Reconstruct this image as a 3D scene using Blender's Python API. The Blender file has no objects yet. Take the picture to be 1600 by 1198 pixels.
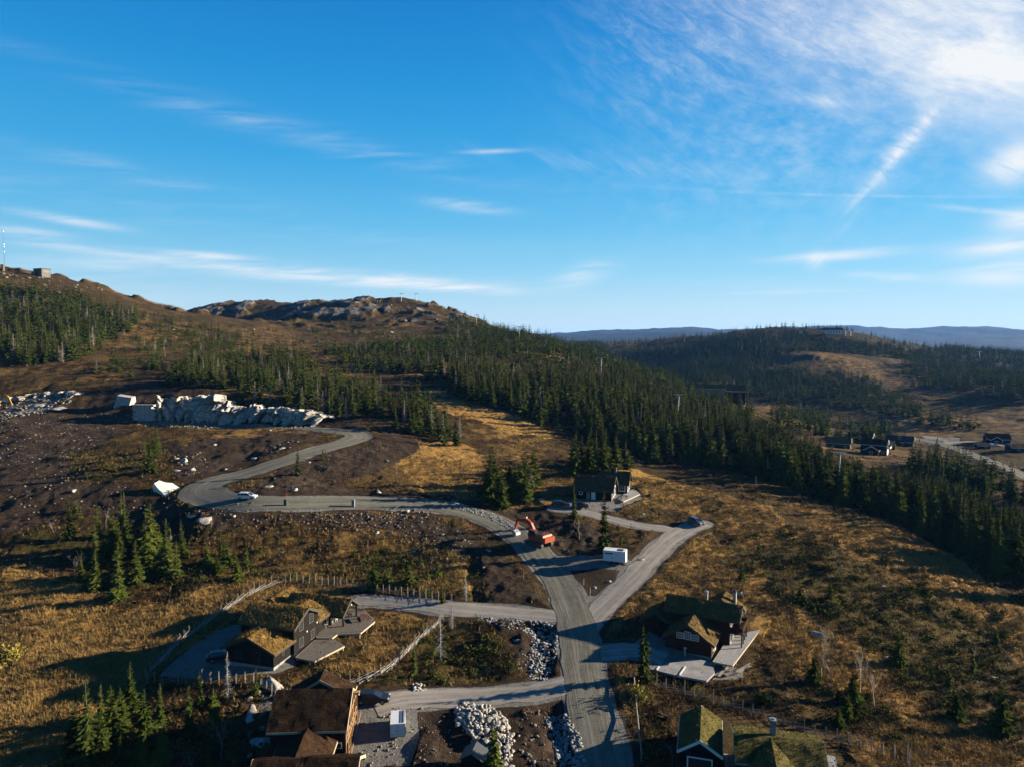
import bpy, math, random
import numpy as np
from mathutils import Vector, Matrix
R = math.radians
random.seed(7)
SC = bpy.context.scene
COL = SC.collection
# ---------------------------------------------------------------- camera
CAMZ = 52.0; PITCH = R(3.6); FPX = 1100.0
cam_d = bpy.data.cameras.new('camera'); cam = bpy.data.objects.new('camera', cam_d); COL.objects.link(cam)
cam.location = (0, 0, CAMZ); cam.rotation_euler = (R(90) - PITCH, 0, 0)
cam_d.sensor_width = 36; cam_d.lens = 36 * FPX / 1600
cam_d.clip_start = 0.5; cam_d.clip_end = 60000
SC.camera = cam
SC.render.resolution_x = 1024; SC.render.resolution_y = 766
SC.render.engine = 'CYCLES'; SC.cycles.max_bounces = 4; SC.cycles.diffuse_bounces = 2; SC.cycles.glossy_bounces = 2; SC.cycles.transparent_max_bounces = 4; SC.cycles.use_denoising = True
SC.view_settings.view_transform = 'Standard'; SC.view_settings.look = 'None'
SC.view_settings.gamma = 1; SC.view_settings.exposure = 2.1
SUN_AZ = R(79); SUN_EL = R(14.5)          # azimuth clockwise from the view direction
# ---------------------------------------------------------------- sun
sd = bpy.data.lights.new('sun', 'SUN'); sd.energy = 5.0; sd.angle = R(0.5); sd.color = (1.0, 0.84, 0.63)
sun = bpy.data.objects.new('sun', sd); COL.objects.link(sun)
sdir = Vector((math.sin(SUN_AZ) * math.cos(SUN_EL), math.cos(SUN_AZ) * math.cos(SUN_EL), math.sin(SUN_EL)))
sun.rotation_euler = sdir.to_track_quat('Z', 'Y').to_euler(); sun.location = (200, 0, 200)
# ---------------------------------------------------------------- world: sky + cirrus
def pix_dir(px, py):
    dx = (px - 800) / FPX; dz = (599 - py) / FPX
    return Vector((dx, math.cos(PITCH) + dz * math.sin(PITCH), -math.sin(PITCH) + dz * math.cos(PITCH)))
W = bpy.data.worlds.new('World'); SC.world = W; W.use_nodes = True
W.cycles.sampling_method = 'MANUAL'; W.cycles.sample_map_resolution = 256
nt = W.node_tree; N = nt.nodes; L = nt.links
for n in list(N): N.remove(n)
out = N.new('ShaderNodeOutputWorld'); bg = N.new('ShaderNodeBackground'); bg.inputs['Strength'].default_value = 0.06
L.new(bg.outputs[0], out.inputs[0])
sky = N.new('ShaderNodeTexSky'); sky.sky_type = 'NISHITA'; sky.sun_disc = False
sky.sun_elevation = SUN_EL; sky.sun_rotation = SUN_AZ; sky.altitude = 900; sky.air_density = 1.0; sky.dust_density = 0.35; sky.ozone_density = 2.5
def wm(op, a, b=None, c=None):
    n = N.new('ShaderNodeMath'); n.operation = op
    for i, v in enumerate((a, b, c)):
        if v is None: continue
        if isinstance(v, (int, float)): n.inputs[i].default_value = v
        else: L.new(v, n.inputs[i])
    return n.outputs[0]
tc = N.new('ShaderNodeTexCoord'); sep = N.new('ShaderNodeSeparateXYZ'); L.new(tc.outputs['Generated'], sep.inputs[0])
X, Y, Z = sep.outputs
AZ = wm('MULTIPLY', wm('ARCTAN2', X, Y), 57.2958)          # degrees right of the view direction
EL = wm('MULTIPLY', wm('ARCSINE', Z), 57.2958)
def azel(px, py):
    d = pix_dir(px, py).normalized(); return math.degrees(math.atan2(d.x, d.y)), math.degrees(math.asin(d.z))
cmb = N.new('ShaderNodeCombineXYZ'); L.new(AZ, cmb.inputs[0]); L.new(EL, cmb.inputs[1])
def wnoise(scale, detail, rot, sx, sy, off=0.0, rough=.6, dist=0.0):
    mp = N.new('ShaderNodeMapping'); mp.vector_type = 'TEXTURE'; L.new(cmb.outputs[0], mp.inputs[0])
    mp.inputs['Rotation'].default_value = (0, 0, R(rot)); mp.inputs['Scale'].default_value = (sx, sy, 1); mp.inputs['Location'].default_value = (off, off * .7, 0)
    n = N.new('ShaderNodeTexNoise'); n.inputs['Scale'].default_value = scale; n.inputs['Detail'].default_value = detail
    n.inputs['Roughness'].default_value = rough; n.inputs['Distortion'].default_value = dist
    L.new(mp.outputs[0], n.inputs['Vector']); return n.outputs['Fac']
nA = wnoise(1, 7, -24, 9, 2.2, 3.0, .62, .6)       # big cirrus: drawn out along its streaks
nB = wnoise(1, 6, 4, 9, 0.9, 11.0, .6, .4)         # flat bands near the horizon
nC = wnoise(1, 6, -33, 7, 1.2, 27.0, .65, .8)
nD = wnoise(1, 5, 50, 4, 0.6, 40.0, .6, .3)
nF = wnoise(1, 7, -30, 3.2, 1.1, 83.0, .7, .5)
nG = wnoise(1, 8, -20, 5, 1.6, 123.0, .72, .4)
nE = wnoise(.5, 3, 0, 1, .6, 61.0)
def blob(px, py, wpx, hpx, rot, noise, lo, hi, amp, pw=2.0):
    """one patch of cirrus at a sky direction: a soft ellipse times a thresholded noise"""
    a, e = azel(px, py); k = 57.3 / FPX * .9
    da = wm('SUBTRACT', AZ, a); de = wm('SUBTRACT', EL, e); c, s = math.cos(R(rot)), math.sin(R(rot))
    u = wm('DIVIDE', wm('ADD', wm('MULTIPLY', da, c), wm('MULTIPLY', de, s)), wpx * k)
    v = wm('DIVIDE', wm('SUBTRACT', wm('MULTIPLY', de, c), wm('MULTIPLY', da, s)), hpx * k)
    r2 = wm('ADD', wm('POWER', wm('ABSOLUTE', u), pw), wm('POWER', wm('ABSOLUTE', v), pw))
    g = wm('EXPONENT', wm('MULTIPLY', r2, -1.0))
    mr = N.new('ShaderNodeMapRange'); mr.interpolation_type = 'SMOOTHSTEP'
    L.new(noise, mr.inputs[0]); mr.inputs[1].default_value = lo; mr.inputs[2].default_value = hi
    return wm('MULTIPLY', wm('MULTIPLY', g, mr.outputs[0]), amp)
blobs = [
 blob(1530, 10, 300, 95, -18, nA, -.1, .95, .60, 2.4), blob(1500, 60, 300, 90, -20, nG, .3, .75, .35, 3), blob(1330, 50, 300, 75, -24, nF, .30, .85, .35), blob(1580, 110, 130, 80, -22, nA, -.1, .75, .6),
 blob(1180, 150, 260, 110, -28, nF, .25, .95, .2), blob(1060, 60, 140, 150, -62, nF, .4, .8, .2), blob(1300, 220, 300, 120, 8, nE, .3, .8, .22),
 blob(1410, 230, 66, 14, 50, nF, .2, .8, .75), blob(1420, 222, 80, 6, 51, nF, .25, .75, .30), blob(1375, 275, 50, 5, 53, nD, .2, .7, .16), blob(1340, 315, 60, 16, 52, nD, .3, .8, .3), blob(1280, 158, 45, 8, -15, nC, .3, .6, .45),
 blob(1340, 306, 230, 2.2, -6, nE, .2, .6, .16), blob(1540, 330, 60, 4, -12, nE, .2, .5, .3), blob(1000, 262, 260, 16, -6, nC, .35, .75, .16),
 blob(1590, 255, 40, 26, 15, nC, .2, .6, .9), blob(1600, 345, 36, 15, 0, nB, .15, .6, .8), blob(1570, 385, 60, 12, 2, nB, .2, .6, .85), blob(1590, 415, 60, 12, 0, nB, .2, .6, .6),
 blob(1560, 435, 60, 12, -4, nB, .2, .6, .6), blob(1310, 400, 80, 7, 2, nB, .2, .6, .75), blob(1275, 408, 14, 14, 60, nD, .2, .6, .4), blob(1380, 432, 45, 6, -5, nB, .2, .6, .55),
 blob(915, 428, 48, 14, 16, nB, .25, .6, .75), blob(1230, 457, 110, 3, 0, nE, .2, .5, .22), blob(1090, 455, 300, 25, 0, nB, .4, .8, .14),
 blob(540, 434, 220, 13, -3, nB, .26, .66, .72, 3), blob(200, 412, 170, 14, 2, nB, .30, .70, .45), blob(90, 382, 140, 8, -5, nB, .28, .66, .42), blob(320, 399, 60, 5, -2, nB, .2, .55, .6),
 blob(110, 345, 60, 6, -6, nB, .25, .6, .55), blob(30, 360, 60, 5, -3, nB, .25, .6, .5), blob(730, 322, 65, 9, -6, nB, .28, .62, .45), blob(770, 237, 45, 3.5, 2, nE, .2, .5, .4),
 blob(700, 448, 110, 8, -4, nB, .25, .6, .6), blob(320, 172, 230, 14, -9, nB, .34, .8, .22), blob(560, 235, 300, 20, -10, nB, .34, .8, .16), blob(170, 262, 150, 12, -8, nB, .36, .75, .2),
 blob(300, 330, 500, 30, -4, nB, .4, .8, .13), blob(90, 455, 200, 22, 0, nB, .3, .7, .25)]
tot = blobs[0]
for b in blobs[1:]: tot = wm('ADD', tot, b)
tot = wm('MINIMUM', tot, 1.0)
# colour of the clear sky: Nishita deepened towards the zenith as the photograph's is
KS = 1 / (0.06 * 2 ** SC.view_settings.exposure)
def lin(c): return tuple(((v / 255 + .055) / 1.055) ** 2.4 if v > 10 else v / 255 / 12.92 for v in c)
cr_ = N.new('ShaderNodeValToRGB'); L.new(wm('DIVIDE', EL, 60.0), cr_.inputs[0]); el_ = cr_.color_ramp.elements
stops = [(0.0, (206, 227, 238)), (.035, (188, 222, 240)), (.085, (146, 209, 240)), (.15, (98, 189, 236)), (.23, (54, 167, 229)), (.33, (22, 146, 218)), (.44, (5, 122, 202)), (1.0, (3, 66, 134))]
for i, (p_, c_) in enumerate(stops):
    e_ = el_[i] if i < 2 else el_.new(p_); e_.position = p_; e_.color = (*lin(c_), 1)
vs = N.new('ShaderNodeVectorMath'); vs.operation = 'SCALE'; L.new(cr_.outputs[0], vs.inputs[0])
L.new(wm('MULTIPLY', KS, wm('ADD', 1.0, wm('MULTIPLY', wm('SINE', wm('MULTIPLY', AZ, 1 / 57.3)), .10))), vs.inputs['Scale'])
m0 = N.new('ShaderNodeMix'); m0.data_type = 'RGBA'; m0.inputs[0].default_value = .95; L.new(sky.outputs[0], m0.inputs[6]); L.new(vs.outputs[0], m0.inputs[7])
mx = N.new('ShaderNodeMix'); mx.data_type = 'RGBA'; L.new(tot, mx.inputs[0]); L.new(m0.outputs[2], mx.inputs[6])
mx.inputs[7].default_value = (.90 * KS, .93 * KS, .96 * KS, 1)
L.new(mx.outputs[2], bg.inputs['Color'])
# ---------------------------------------------------------------- helpers
def noise2(x, y, seed=0):
    xi = np.floor(x); yi = np.floor(y); fx = x - xi; fy = y - yi
    xi = xi.astype(np.int64); yi = yi.astype(np.int64)
    def h(a, b):
        n = (a * 374761393 + b * 668265263 + seed * 974634777) & 0xffffffff
        n = ((n ^ (n >> 13)) * 1274126177) & 0xffffffff
        n = n ^ (n >> 16); return (n & 0xffff) / 65535.0 * 2 - 1
    u = fx * fx * (3 - 2 * fx); v = fy * fy * (3 - 2 * fy)
    return (h(xi, yi) * (1 - u) + h(xi + 1, yi) * u) * (1 - v) + (h(xi, yi + 1) * (1 - u) + h(xi + 1, yi + 1) * u) * v
def fbm(x, y, scale, octv=4, seed=0, gain=.5):
    r = 0; a = 1; s = 1.0 / scale; t = 0
    for i in range(octv):
        c, d = math.cos(i * 1.3), math.sin(i * 1.3)
        r = r + a * noise2((x * c - y * d) * s + 17.3 * i, (x * d + y * c) * s - 9.1 * i, seed + i * 31); t += a; a *= gain; s *= 2.03
    return r / t
def sst(a, b, x): t = np.clip((x - a) / (b - a), 0, 1); return t * t * (3 - 2 * t)
def ptan(py):
    dz = (599 - py) / FPX
    return (-math.sin(PITCH) + dz * math.cos(PITCH)) / (math.cos(PITCH) + dz * math.sin(PITCH))
def px2xyz(px, py, Yd):
    d = pix_dir(px, py); s = Yd / d.y; return d.x * s, Yd, CAMZ + d.z * s
# terrain survey: pixel, pixel, forward distance in metres
CP = [(-200,1198,86),(0,1198,86),(200,1198,85),(400,1198,84),(600,1198,84),(940,1198,84),(1100,1198,83.5),(1300,1198,84),(1600,1198,88),(1800,1198,90),
(0,1090,99),(250,1090,98),(582,1090,96),(920,1090,97),(1150,1090,99),(1350,1090,101),(1600,1090,106),
(0,1000,117),(250,1000,116),(460,1026,107),(400,1040,104),(560,985,117),(700,1000,115),(905,1000,113),(1100,1010,112),(1300,1000,117),(1600,1000,128),
(700,945,126),(890,950,125),(1100,930,130),(1250,930,131),(1600,930,146),(0,900,140),(200,900,140),(400,880,146),(600,880,146),(750,900,139),(870,880,145),(960,880,143),
(1150,870,148),(1350,870,150),(1550,880,158),(835,858,150),(0,850,155),(200,860,152),(1085,820,165),(300,820,158),(0,790,172),(500,830,156),(700,795,170),(800,835,158),(930,790,176),
(1250,800,178),(1400,830,172),(1600,850,178),(400,785,165),(300,765,176),(370,745,185),(150,760,180),(0,720,205),(460,715,200),(560,680,228),(500,668,240),(420,668,245),(300,668,250),
(100,680,235),(0,660,250),(150,650,262),(0,645,265),(300,618,275),(450,638,264),(380,626,270),(220,612,280),(300,658,262),(380,660,258),(450,662,255),
(60,590,300),(150,600,290),(0,570,320),(250,560,350),(400,600,310),(500,620,290),(620,650,260),(700,690,235),(700,640,280),(600,600,330),(450,560,400),(350,530,480),(450,520,560),(560,540,480),
(220,520,450),(0,520,400),(100,500,450),(0,460,500),(120,470,520),(0,419,570),(65,429,560),(120,441,575),(180,459,590),(230,479,600),(300,489,620),(-100,408,580),(-300,420,600),(-400,600,300),(-400,800,180),(-400,1000,120),
(330,482,880),(400,469,920),(450,476,880),(500,475,850),(560,475,840),(600,471,830),(640,471,820),(680,477,800),(710,489,770),(760,510,720),(850,532,600),(930,562,520),(1000,590,470),(1060,612,440),(1150,637,430),(1200,658,400),
(450,500,680),(560,505,660),(620,520,580),(700,525,560),(800,560,440),(800,610,330),(900,640,300),(900,690,255),(1000,720,240),(1100,735,230),(1100,690,280),(1200,760,210),(1200,700,290),(1300,795,190),(1300,740,250),
(1500,870,165),(1500,780,230),(1600,760,260),(1400,760,240),(1365,707,330),(1310,700,350),(1335,670,500),(1550,690,390),(1430,690,400),(1600,745,300),(1250,650,560),(1150,627,500),(1400,650,520),(1500,640,540),(1600,650,480),
(1450,600,700),(1560,620,560),(1600,600,650),(1280,555,850),(1200,578,820),(1380,575,800),(1230,511,1150),(1150,519,1200),(1050,532,1200),(1300,517,1080),(1340,525,1050),(1420,560,950),(1500,578,950),(1600,583,900),
(1600,562,1500),(1450,545,1300),(950,535,4000),(1000,529,4500),(1060,526,5000),(1130,520,5200),(1180,522,5000),(1330,513,8500),(1390,518,8600),(1440,522,8700),(1480,521,8600),(1550,528,8700),(1600,529,8800),(1700,532,8800)]
CZ = [(0,800,70),(150,800,55),(300,760,45),(-200,900,60),(400,1300,60),(600,1100,50),(700,1000,30),(850,900,5),(1000,700,0),(1100,720,3),(1190,640,-6),(1000,1000,0),(1000,2500,0),(1100,1900,10),(1400,3000,-40),(1500,2200,-30),(1300,1800,0),
      (1500,5000,-40),(1100,3200,10),(700,3000,0),(300,3000,10),(0,3000,10),(1000,14000,0),(1400,14000,0),(300,14000,0),(0,14000,0),(600,14000,0),(1800,14000,0),(1800,300,-8),(1900,120,-3),(1900,700,-5)]
P = [px2xyz(*c) for c in CP] + [((c[0] - 800) / FPX * c[1], c[1], c[2]) for c in CZ]
for a in range(50, 331, 35):                                  # all round the viewpoint
    if 45 < a < 315:
        for rr, zz in ((60, 0), (200, 2), (800, 10), (4000, 20), (14000, 10)): P.append((rr * math.sin(R(a)), rr * math.cos(R(a)), zz))
for a in range(0, 360, 60): P.append((20 * math.sin(R(a)), 20 * math.cos(R(a)), -3))
P.append((0, 55, -2)); P = np.array(P)
def warp(x, y):
    r = np.maximum(np.hypot(x, y), 3.0); return np.arctan2(x, y), np.log(r)
CPU_, CPV_ = warp(P[:, 0], P[:, 1]); CC = 0.035
def kern(du, dv):
    du = 2 * np.sin(du * .5); return np.sqrt(du * du + dv * dv + CC * CC)
_A = kern(CPU_[:, None] - CPU_[None], CPV_[:, None] - CPV_[None]); _n = len(CPU_)
_M = np.zeros((_n + 1, _n + 1)); _M[:_n, :_n] = _A - np.eye(_n) * 2e-4; _M[:_n, _n] = 1; _M[_n, :_n] = 1
_w = np.linalg.solve(_M, np.append(P[:, 2], 0))
def H0(x, y):
    x = np.asarray(x, float); y = np.asarray(y, float); sh = x.shape; x = x.ravel(); y = y.ravel(); o = np.empty(len(x))
    for i in range(0, len(x), 20000):
        u, v = warp(x[i:i + 20000], y[i:i + 20000])
        o[i:i + 20000] = kern(u[:, None] - CPU_[None], v[:, None] - CPV_[None]) @ _w[:_n] + _w[_n]
    return o.reshape(sh)
def march(px, py, hf, y0=40, y1=11000):
    d = pix_dir(px, py); s = np.exp(np.linspace(math.log(y0), math.log(y1), 700)) / d.y
    gap = CAMZ + d.z * s - hf(d.x * s, d.y * s); below = gap < 0
    if not below.any():                                      # grazes a skyline: take the crest it passes closest to
        far = np.where(s * d.y < 1600, gap / s, 9); k = int(np.argmin(far)); return d.x * s[k], d.y * s[k]
    k = int(np.argmax(below)); a, b = (s[k - 1] if k else s[0]), s[k]
    for _ in range(3):
        q = np.linspace(a, b, 9); bl = hf(d.x * q, d.y * q) > CAMZ + d.z * q
        j = int(np.argmax(bl)) if bl.any() else 8
        a, b = q[max(j - 1, 0)], q[j]
    m = (a + b) / 2
    return d.x * m, d.y * m
def at0(px, py):
    r = march(px, py, H0)
    if r is None: raise ValueError('no ground at %s %s' % (px, py))
    return r
def poly(*pts): return np.array([at0(*p) for p in pts])
def resample(P_, step):
    P_ = np.asarray(P_, float); out_ = []
    n = len(P_)
    for i in range(n - 1):                                   # Catmull-Rom through the surveyed points
        p0 = P_[max(i - 1, 0)]; p1 = P_[i]; p2 = P_[i + 1]; p3 = P_[min(i + 2, n - 1)]
        k = max(2, int(np.hypot(*(p2 - p1)[:2]) / step))
        for t in np.linspace(0, 1, k, endpoint=False):
            out_.append(.5 * ((2 * p1) + (-p0 + p2) * t + (2 * p0 - 5 * p1 + 4 * p2 - p3) * t * t + (-p0 + 3 * p1 - 3 * p2 + p3) * t ** 3))
    out_.append(P_[-1]); return np.array(out_)
ROADS = {
 'road': (poly((952,1270),(943,1198),(926,1120),(912,1050),(903,985),(889,940),(868,900),(840,865),(805,834),(765,811),(710,795),(640,787),(560,784),(480,785),(400,785),(355,782),(322,773),(315,763),(338,751),(375,742),(412,730),(455,716),(500,702),(540,691),(560,683),(556,677),(535,674),(500,671),(450,668),(400,667),(330,664),(270,662)), 6.0),
 'side_road': (poly((905,990),(930,960),(960,930),(987,903),(1010,878),(1040,848),(1070,828),(1098,816)), 4.6),
 'cabin_track': (poly((1062,832),(1040,826),(1000,821),(960,812),(925,803),(893,797),(860,793)), 3.2),
 'driveway': (poly((885,966),(840,960),(770,955),(700,949),(640,943),(590,939),(552,937)), 4.3),
 'lower_driveway': (poly((905,1066),(870,1074),(830,1082),(760,1088),(690,1090),(630,1094),(585,1104)), 4.0),
 'yard_track': (poly((915,1024),(960,1018),(1000,1017),(1040,1028)), 4.2),
 'valley_road': (poly((1425,684),(1460,691),(1500,703),(1550,722),(1600,743),(1680,780)), 7.0),
 'valley_track': (poly((1470,693),(1500,690),(1530,690),(1570,696),(1610,700)), 4.5)}
ROADL = {k: (resample(v[0], 1.5), v[1]) for k, v in ROADS.items()}
def dist_line(x, y, ln, pad):
    """distance to a polyline (inf beyond pad of its bounds)"""
    o = np.full(x.shape, 1e9); m = (x > ln[:, 0].min() - pad) & (x < ln[:, 0].max() + pad) & (y > ln[:, 1].min() - pad) & (y < ln[:, 1].max() + pad)
    if not m.any(): return o
    X_ = x[m]; Y_ = y[m]; d = np.full(X_.shape, 1e9)
    for a, b in zip(ln[:-1], ln[1:]):
        v = b - a; q = np.clip(((X_ - a[0]) * v[0] + (Y_ - a[1]) * v[1]) / max(v @ v, 1e-9), 0, 1)
        d = np.minimum(d, np.hypot(X_ - a[0] - q * v[0], Y_ - a[1] - q * v[1]))
    o[m] = d; return o
def inside(x, y, pg):
    o = np.zeros(x.shape, bool); m = (x > pg[:, 0].min()) & (x < pg[:, 0].max()) & (y > pg[:, 1].min()) & (y < pg[:, 1].max())
    X_ = x[m]; Y_ = y[m]; c = np.zeros(X_.shape, bool); n = len(pg)
    for i in range(n):
        a = pg[i]; b = pg[i - 1]
        if a[1] == b[1]: continue
        t = ((a[1] > Y_) != (b[1] > Y_)) & (X_ < (b[0] - a[0]) * (Y_ - a[1]) / (b[1] - a[1]) + a[0]); c ^= t
    o[m] = c; return o
# flat building plots and yards
PADS = {'yard_a': poly((380,972),(338,984),(292,1015),(246,1056),(330,1064),(432,1056),(470,1045),(500,1010),(590,960),(560,930),(480,930)),
 'pad_gen': poly((850,866),(945,866),(992,882),(972,905),(938,938),(905,950),(880,900)),
 'yard_d': poly((990,1005),(1015,960),(1060,940),(1160,955),(1200,965),(1170,1035),(1165,1062),(1100,1062),(1000,1040)),
 'yard_e': poly((845,782),(900,768),(990,765),(1005,778),(960,800),(880,800)),
 'yard_b': poly((548,1100),(585,1088),(650,1090),(655,1150),(640,1197),(540,1197)),
 'yard_c': poly((1045,1198),(1062,1120),(1130,1110),(1300,1150),(1330,1198))}
SM = {k: (v, ) for k, v in PADS.items()}
def rough_mask(x, y):
    m = np.ones(x.shape)
    for k, (ln, w) in ROADL.items():
        d = dist_line(x, y, ln[::2], 12); m = np.minimum(m, sst(w * .5 + .2, w * .5 + 3.0, d))
    for k, pg in PADS.items():
        c = pg.mean(0); big = c + (pg - c) * 1.06
        m = np.where(inside(x, y, big), np.minimum(m, .08), m)
    return m
DITCH = [(poly((838,962),(850,985),(848,1010),(838,1050)), 3.4, .9), (poly((872,1112),(885,1140),(893,1170),(905,1210)), 3.2, .9), (poly((708,775),(730,790),(765,803),(800,822)), 2.2, .5),
         (poly((735,870),(740,900),(745,935)), 2.0, .7), (poly((740,962),(790,968),(838,985)), 2.4, .5)]
def crags(x, y, h0, r):
    """bare rock knolls of the hilltops"""
    w = sst(52, 78, h0) * sst(330, 500, r) * sst(1250, 950, r)
    return sst(.04, .22, fbm(x, y, 42, 4, 91, .6)) * w
def HG(x, y, mask=None):
    """full ground height"""
    x = np.asarray(x, float); y = np.asarray(y, float); r = np.hypot(x, y); h = H0(x, y)
    m = rough_mask(x, y) if mask is None else mask
    nr = fbm(x, y, 24, 3, 5) * 1.3 + fbm(x, y, 5.5, 3, 9) * .62 + fbm(x, y, 1.5, 2, 21) * .2 * sst(400, 150, r)
    far = (fbm(x, y, 60, 5, 77, .55) * 5.5) * sst(420, 800, r) * sst(3000, 1500, r) + crags(x, y, h, r) * (4.2 + 1.8 * fbm(x, y, 9, 3, 93))
    vfar = (fbm(x, y, 1300, 5, 78, .5) * 110 * sst(6000, 8000, r) + fbm(x, y, 700, 4, 88, .5) * 26 - 12 * sst(.25, .1, np.arctan2(x, np.maximum(y, 1))) + fbm(x, y, 170, 3, 79, .5) * 14) * sst(2500, 5000, r)
    h = h + nr * m + far + vfar
    for ln, w, dep in DITCH:
        d = dist_line(x, y, ln, 8); h = h - dep * (1 + .5 * fbm(x, y, 3, 2, 55)) * sst(w * 1.1, w * .1, d + fbm(x, y, 2.5, 2, 56) * .9) * sst(-.1, .6, m)
    return h
def HG1(x, y): return float(HG(np.array([x]), np.array([y]))[0])
def at(px, py):
    x, y = at0(px, py)
    return Vector((x, y, HG1(x, y)))
def proj(x, y, z):
    c, s = math.cos(PITCH), math.sin(PITCH); zz = z - CAMZ
    d = y * c - zz * s; u = y * s + zz * c
    return 800 + FPX * x / d, 599 - FPX * u / d, d
def tag(o, label=None, cat=None, group=None, kind=None):
    if label: o['label'] = label
    if cat: o['category'] = cat
    if group: o['group'] = group
    if kind: o['kind'] = kind
    return o
def mesh_np(name, v, f, mat=None, smooth=False, attrs=None, fm=None):
    me = bpy.data.meshes.new(name); v = np.asarray(v, np.float32); f = np.asarray(f, np.int32); k = f.shape[1]
    me.vertices.add(len(v)); me.vertices.foreach_set('co', v.ravel())
    me.loops.add(f.size); me.loops.foreach_set('vertex_index', f.ravel())
    me.polygons.add(len(f)); me.polygons.foreach_set('loop_start', np.arange(0, f.size, k, dtype=np.int32)); me.polygons.foreach_set('loop_total', np.full(len(f), k, np.int32))
    if fm is not None: me.polygons.foreach_set('material_index', np.asarray(fm, np.int32))
    if attrs:
        for an, arr in attrs.items():
            a = me.attributes.new(an, 'FLOAT_COLOR', 'POINT'); c = np.ones((len(v), 4), np.float32); c[:, :arr.shape[1]] = arr; a.data.foreach_set('color', c.ravel())
    me.update(calc_edges=True)
    if smooth: me.polygons.foreach_set('use_smooth', np.ones(len(f), bool))
    if mat:
        for m in (mat if isinstance(mat, (list, tuple)) else [mat]): me.materials.append(m)
    return me
def link(name, me, parent=None, loc=None, rz=None):
    o = bpy.data.objects.new(name, me); COL.objects.link(o)
    if parent is not None: o.parent = parent
    if loc is not None: o.location = loc
    if rz is not None: o.rotation_euler = (0, 0, rz)
    return o
# ---------------------------------------------------------------- materials
class NB:
    """small node-graph builder"""
    def __init__(s, name):
        s.m = bpy.data.materials.new(name); s.m.use_nodes = True; s.t = s.m.node_tree; s.b = s.t.nodes['Principled BSDF']; s.b.inputs['Roughness'].default_value = .9
        s.b.inputs['Specular IOR Level'].default_value = .04
        s.g = s.t.nodes.new('ShaderNodeNewGeometry'); s.tc = s.t.nodes.new('ShaderNodeTexCoord')
    def set(s, sock, v):
        if isinstance(v, bpy.types.NodeSocket): s.t.links.new(v, sock)
        elif isinstance(v, (tuple, list)) and len(v) == 3 and sock.type == 'RGBA': sock.default_value = (*v, 1)
        else: sock.default_value = v
    def noise(s, scale, detail=4, rough=.55, vec='pos', dist=0, sc=None):
        n = s.t.nodes.new('ShaderNodeTexNoise'); n.inputs['Scale'].default_value = scale; n.inputs['Detail'].default_value = detail; n.inputs['Roughness'].default_value = rough; n.inputs['Distortion'].default_value = dist
        v = s.g.outputs['Position'] if vec == 'pos' else s.tc.outputs['Object'] if vec == 'obj' else vec
        if sc:
            mp = s.t.nodes.new('ShaderNodeMapping'); mp.inputs['Scale'].default_value = sc; s.t.links.new(v, mp.inputs[0]); v = mp.outputs[0]
        s.t.links.new(v, n.inputs['Vector']); return n.outputs['Fac']
    def ramp(s, fac, lo, hi, a=0.0, b=1.0):
        n = s.t.nodes.new('ShaderNodeMapRange'); n.interpolation_type = 'SMOOTHSTEP'; s.set(n.inputs[0], fac)
        for i, v in enumerate((lo, hi, a, b)): n.inputs[i + 1].default_value = v
        return n.outputs[0]
    def mix(s, fac, a, b, mode='MIX'):
        n = s.t.nodes.new('ShaderNodeMix'); n.data_type = 'RGBA'; n.blend_type = mode; s.set(n.inputs[0], fac); s.set(n.inputs[6], a); s.set(n.inputs[7], b); return n.outputs[2]
    def math(s, op, a, b=0.0):
        n = s.t.nodes.new('ShaderNodeMath'); n.operation = op; s.set(n.inputs[0], a); s.set(n.inputs[1], b); return n.outputs[0]
    def attr(s, name):
        n = s.t.nodes.new('ShaderNodeAttribute'); n.attribute_name = name; q = s.t.nodes.new('ShaderNodeSeparateColor'); s.t.links.new(n.outputs['Color'], q.inputs[0]); return q.outputs
    def bump(s, h, strength=.5, dist=.1):
        n = s.t.nodes.new('ShaderNodeBump'); n.inputs['Strength'].default_value = strength; n.inputs['Distance'].default_value = dist; s.set(n.inputs['Height'], h); s.t.links.new(n.outputs[0], s.b.inputs['Normal'])
    def col(s, c): s.set(s.b.inputs['Base Color'], s.mix(1.0, c, (.70, .70, .70), 'MULTIPLY'))
    def rough(s, v): s.set(s.b.inputs['Roughness'], v)
def simple(name, c, rough=.8, var=.25, scale=3.0, metal=0, bump=0, vec='obj', spec=.3):
    b = NB(name); n = b.noise(scale, 5, .6, vec)
    b.col(b.mix(b.ramp(n, .3, .7), tuple(x * (1 - var) for x in c), tuple(min(1, x * (1 + var)) for x in c))); b.rough(rough)
    b.b.inputs['Metallic'].default_value = metal; b.b.inputs['Specular IOR Level'].default_value = spec
    if bump: b.bump(n, bump, .05)
    return b.m
# ground: cover masks are stored on the mesh (R grass, G bare soil, B stone / gravel) and (R moss, G heath, B dark ground with painted forest and hill shade)
g = NB('ground'); cr, cg_, cb = g.attr('cover')[:3]; er, eg, eb = g.attr('cover2')[:3]
n1 = g.noise(.9, 6, .65); n2 = g.noise(.16, 5, .6); n3 = g.noise(4.5, 5, .65); n4 = g.noise(.035, 4, .55); n5 = g.noise(1.9, 4, .6); n6 = g.noise(14, 3, .6)
heath = g.mix(g.ramp(n1, .38, .62), (.026, .016, .008), (.062, .037, .016))
heath = g.mix(g.ramp(n2, .42, .62), heath, g.mix(g.ramp(n3, .35, .65), (.026, .025, .008), (.070, .055, .018)))
heath = g.mix(g.ramp(n4, .48, .62), heath, g.mix(g.ramp(n3, .35, .7), (.040, .026, .010), (.13, .083, .032)))
gold = g.mix(g.ramp(n3, .3, .7), (.15, .085, .022), (.42, .25, .078))
gold = g.mix(g.ramp(n1, .50, .70), gold, (.11, .062, .022))
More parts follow.
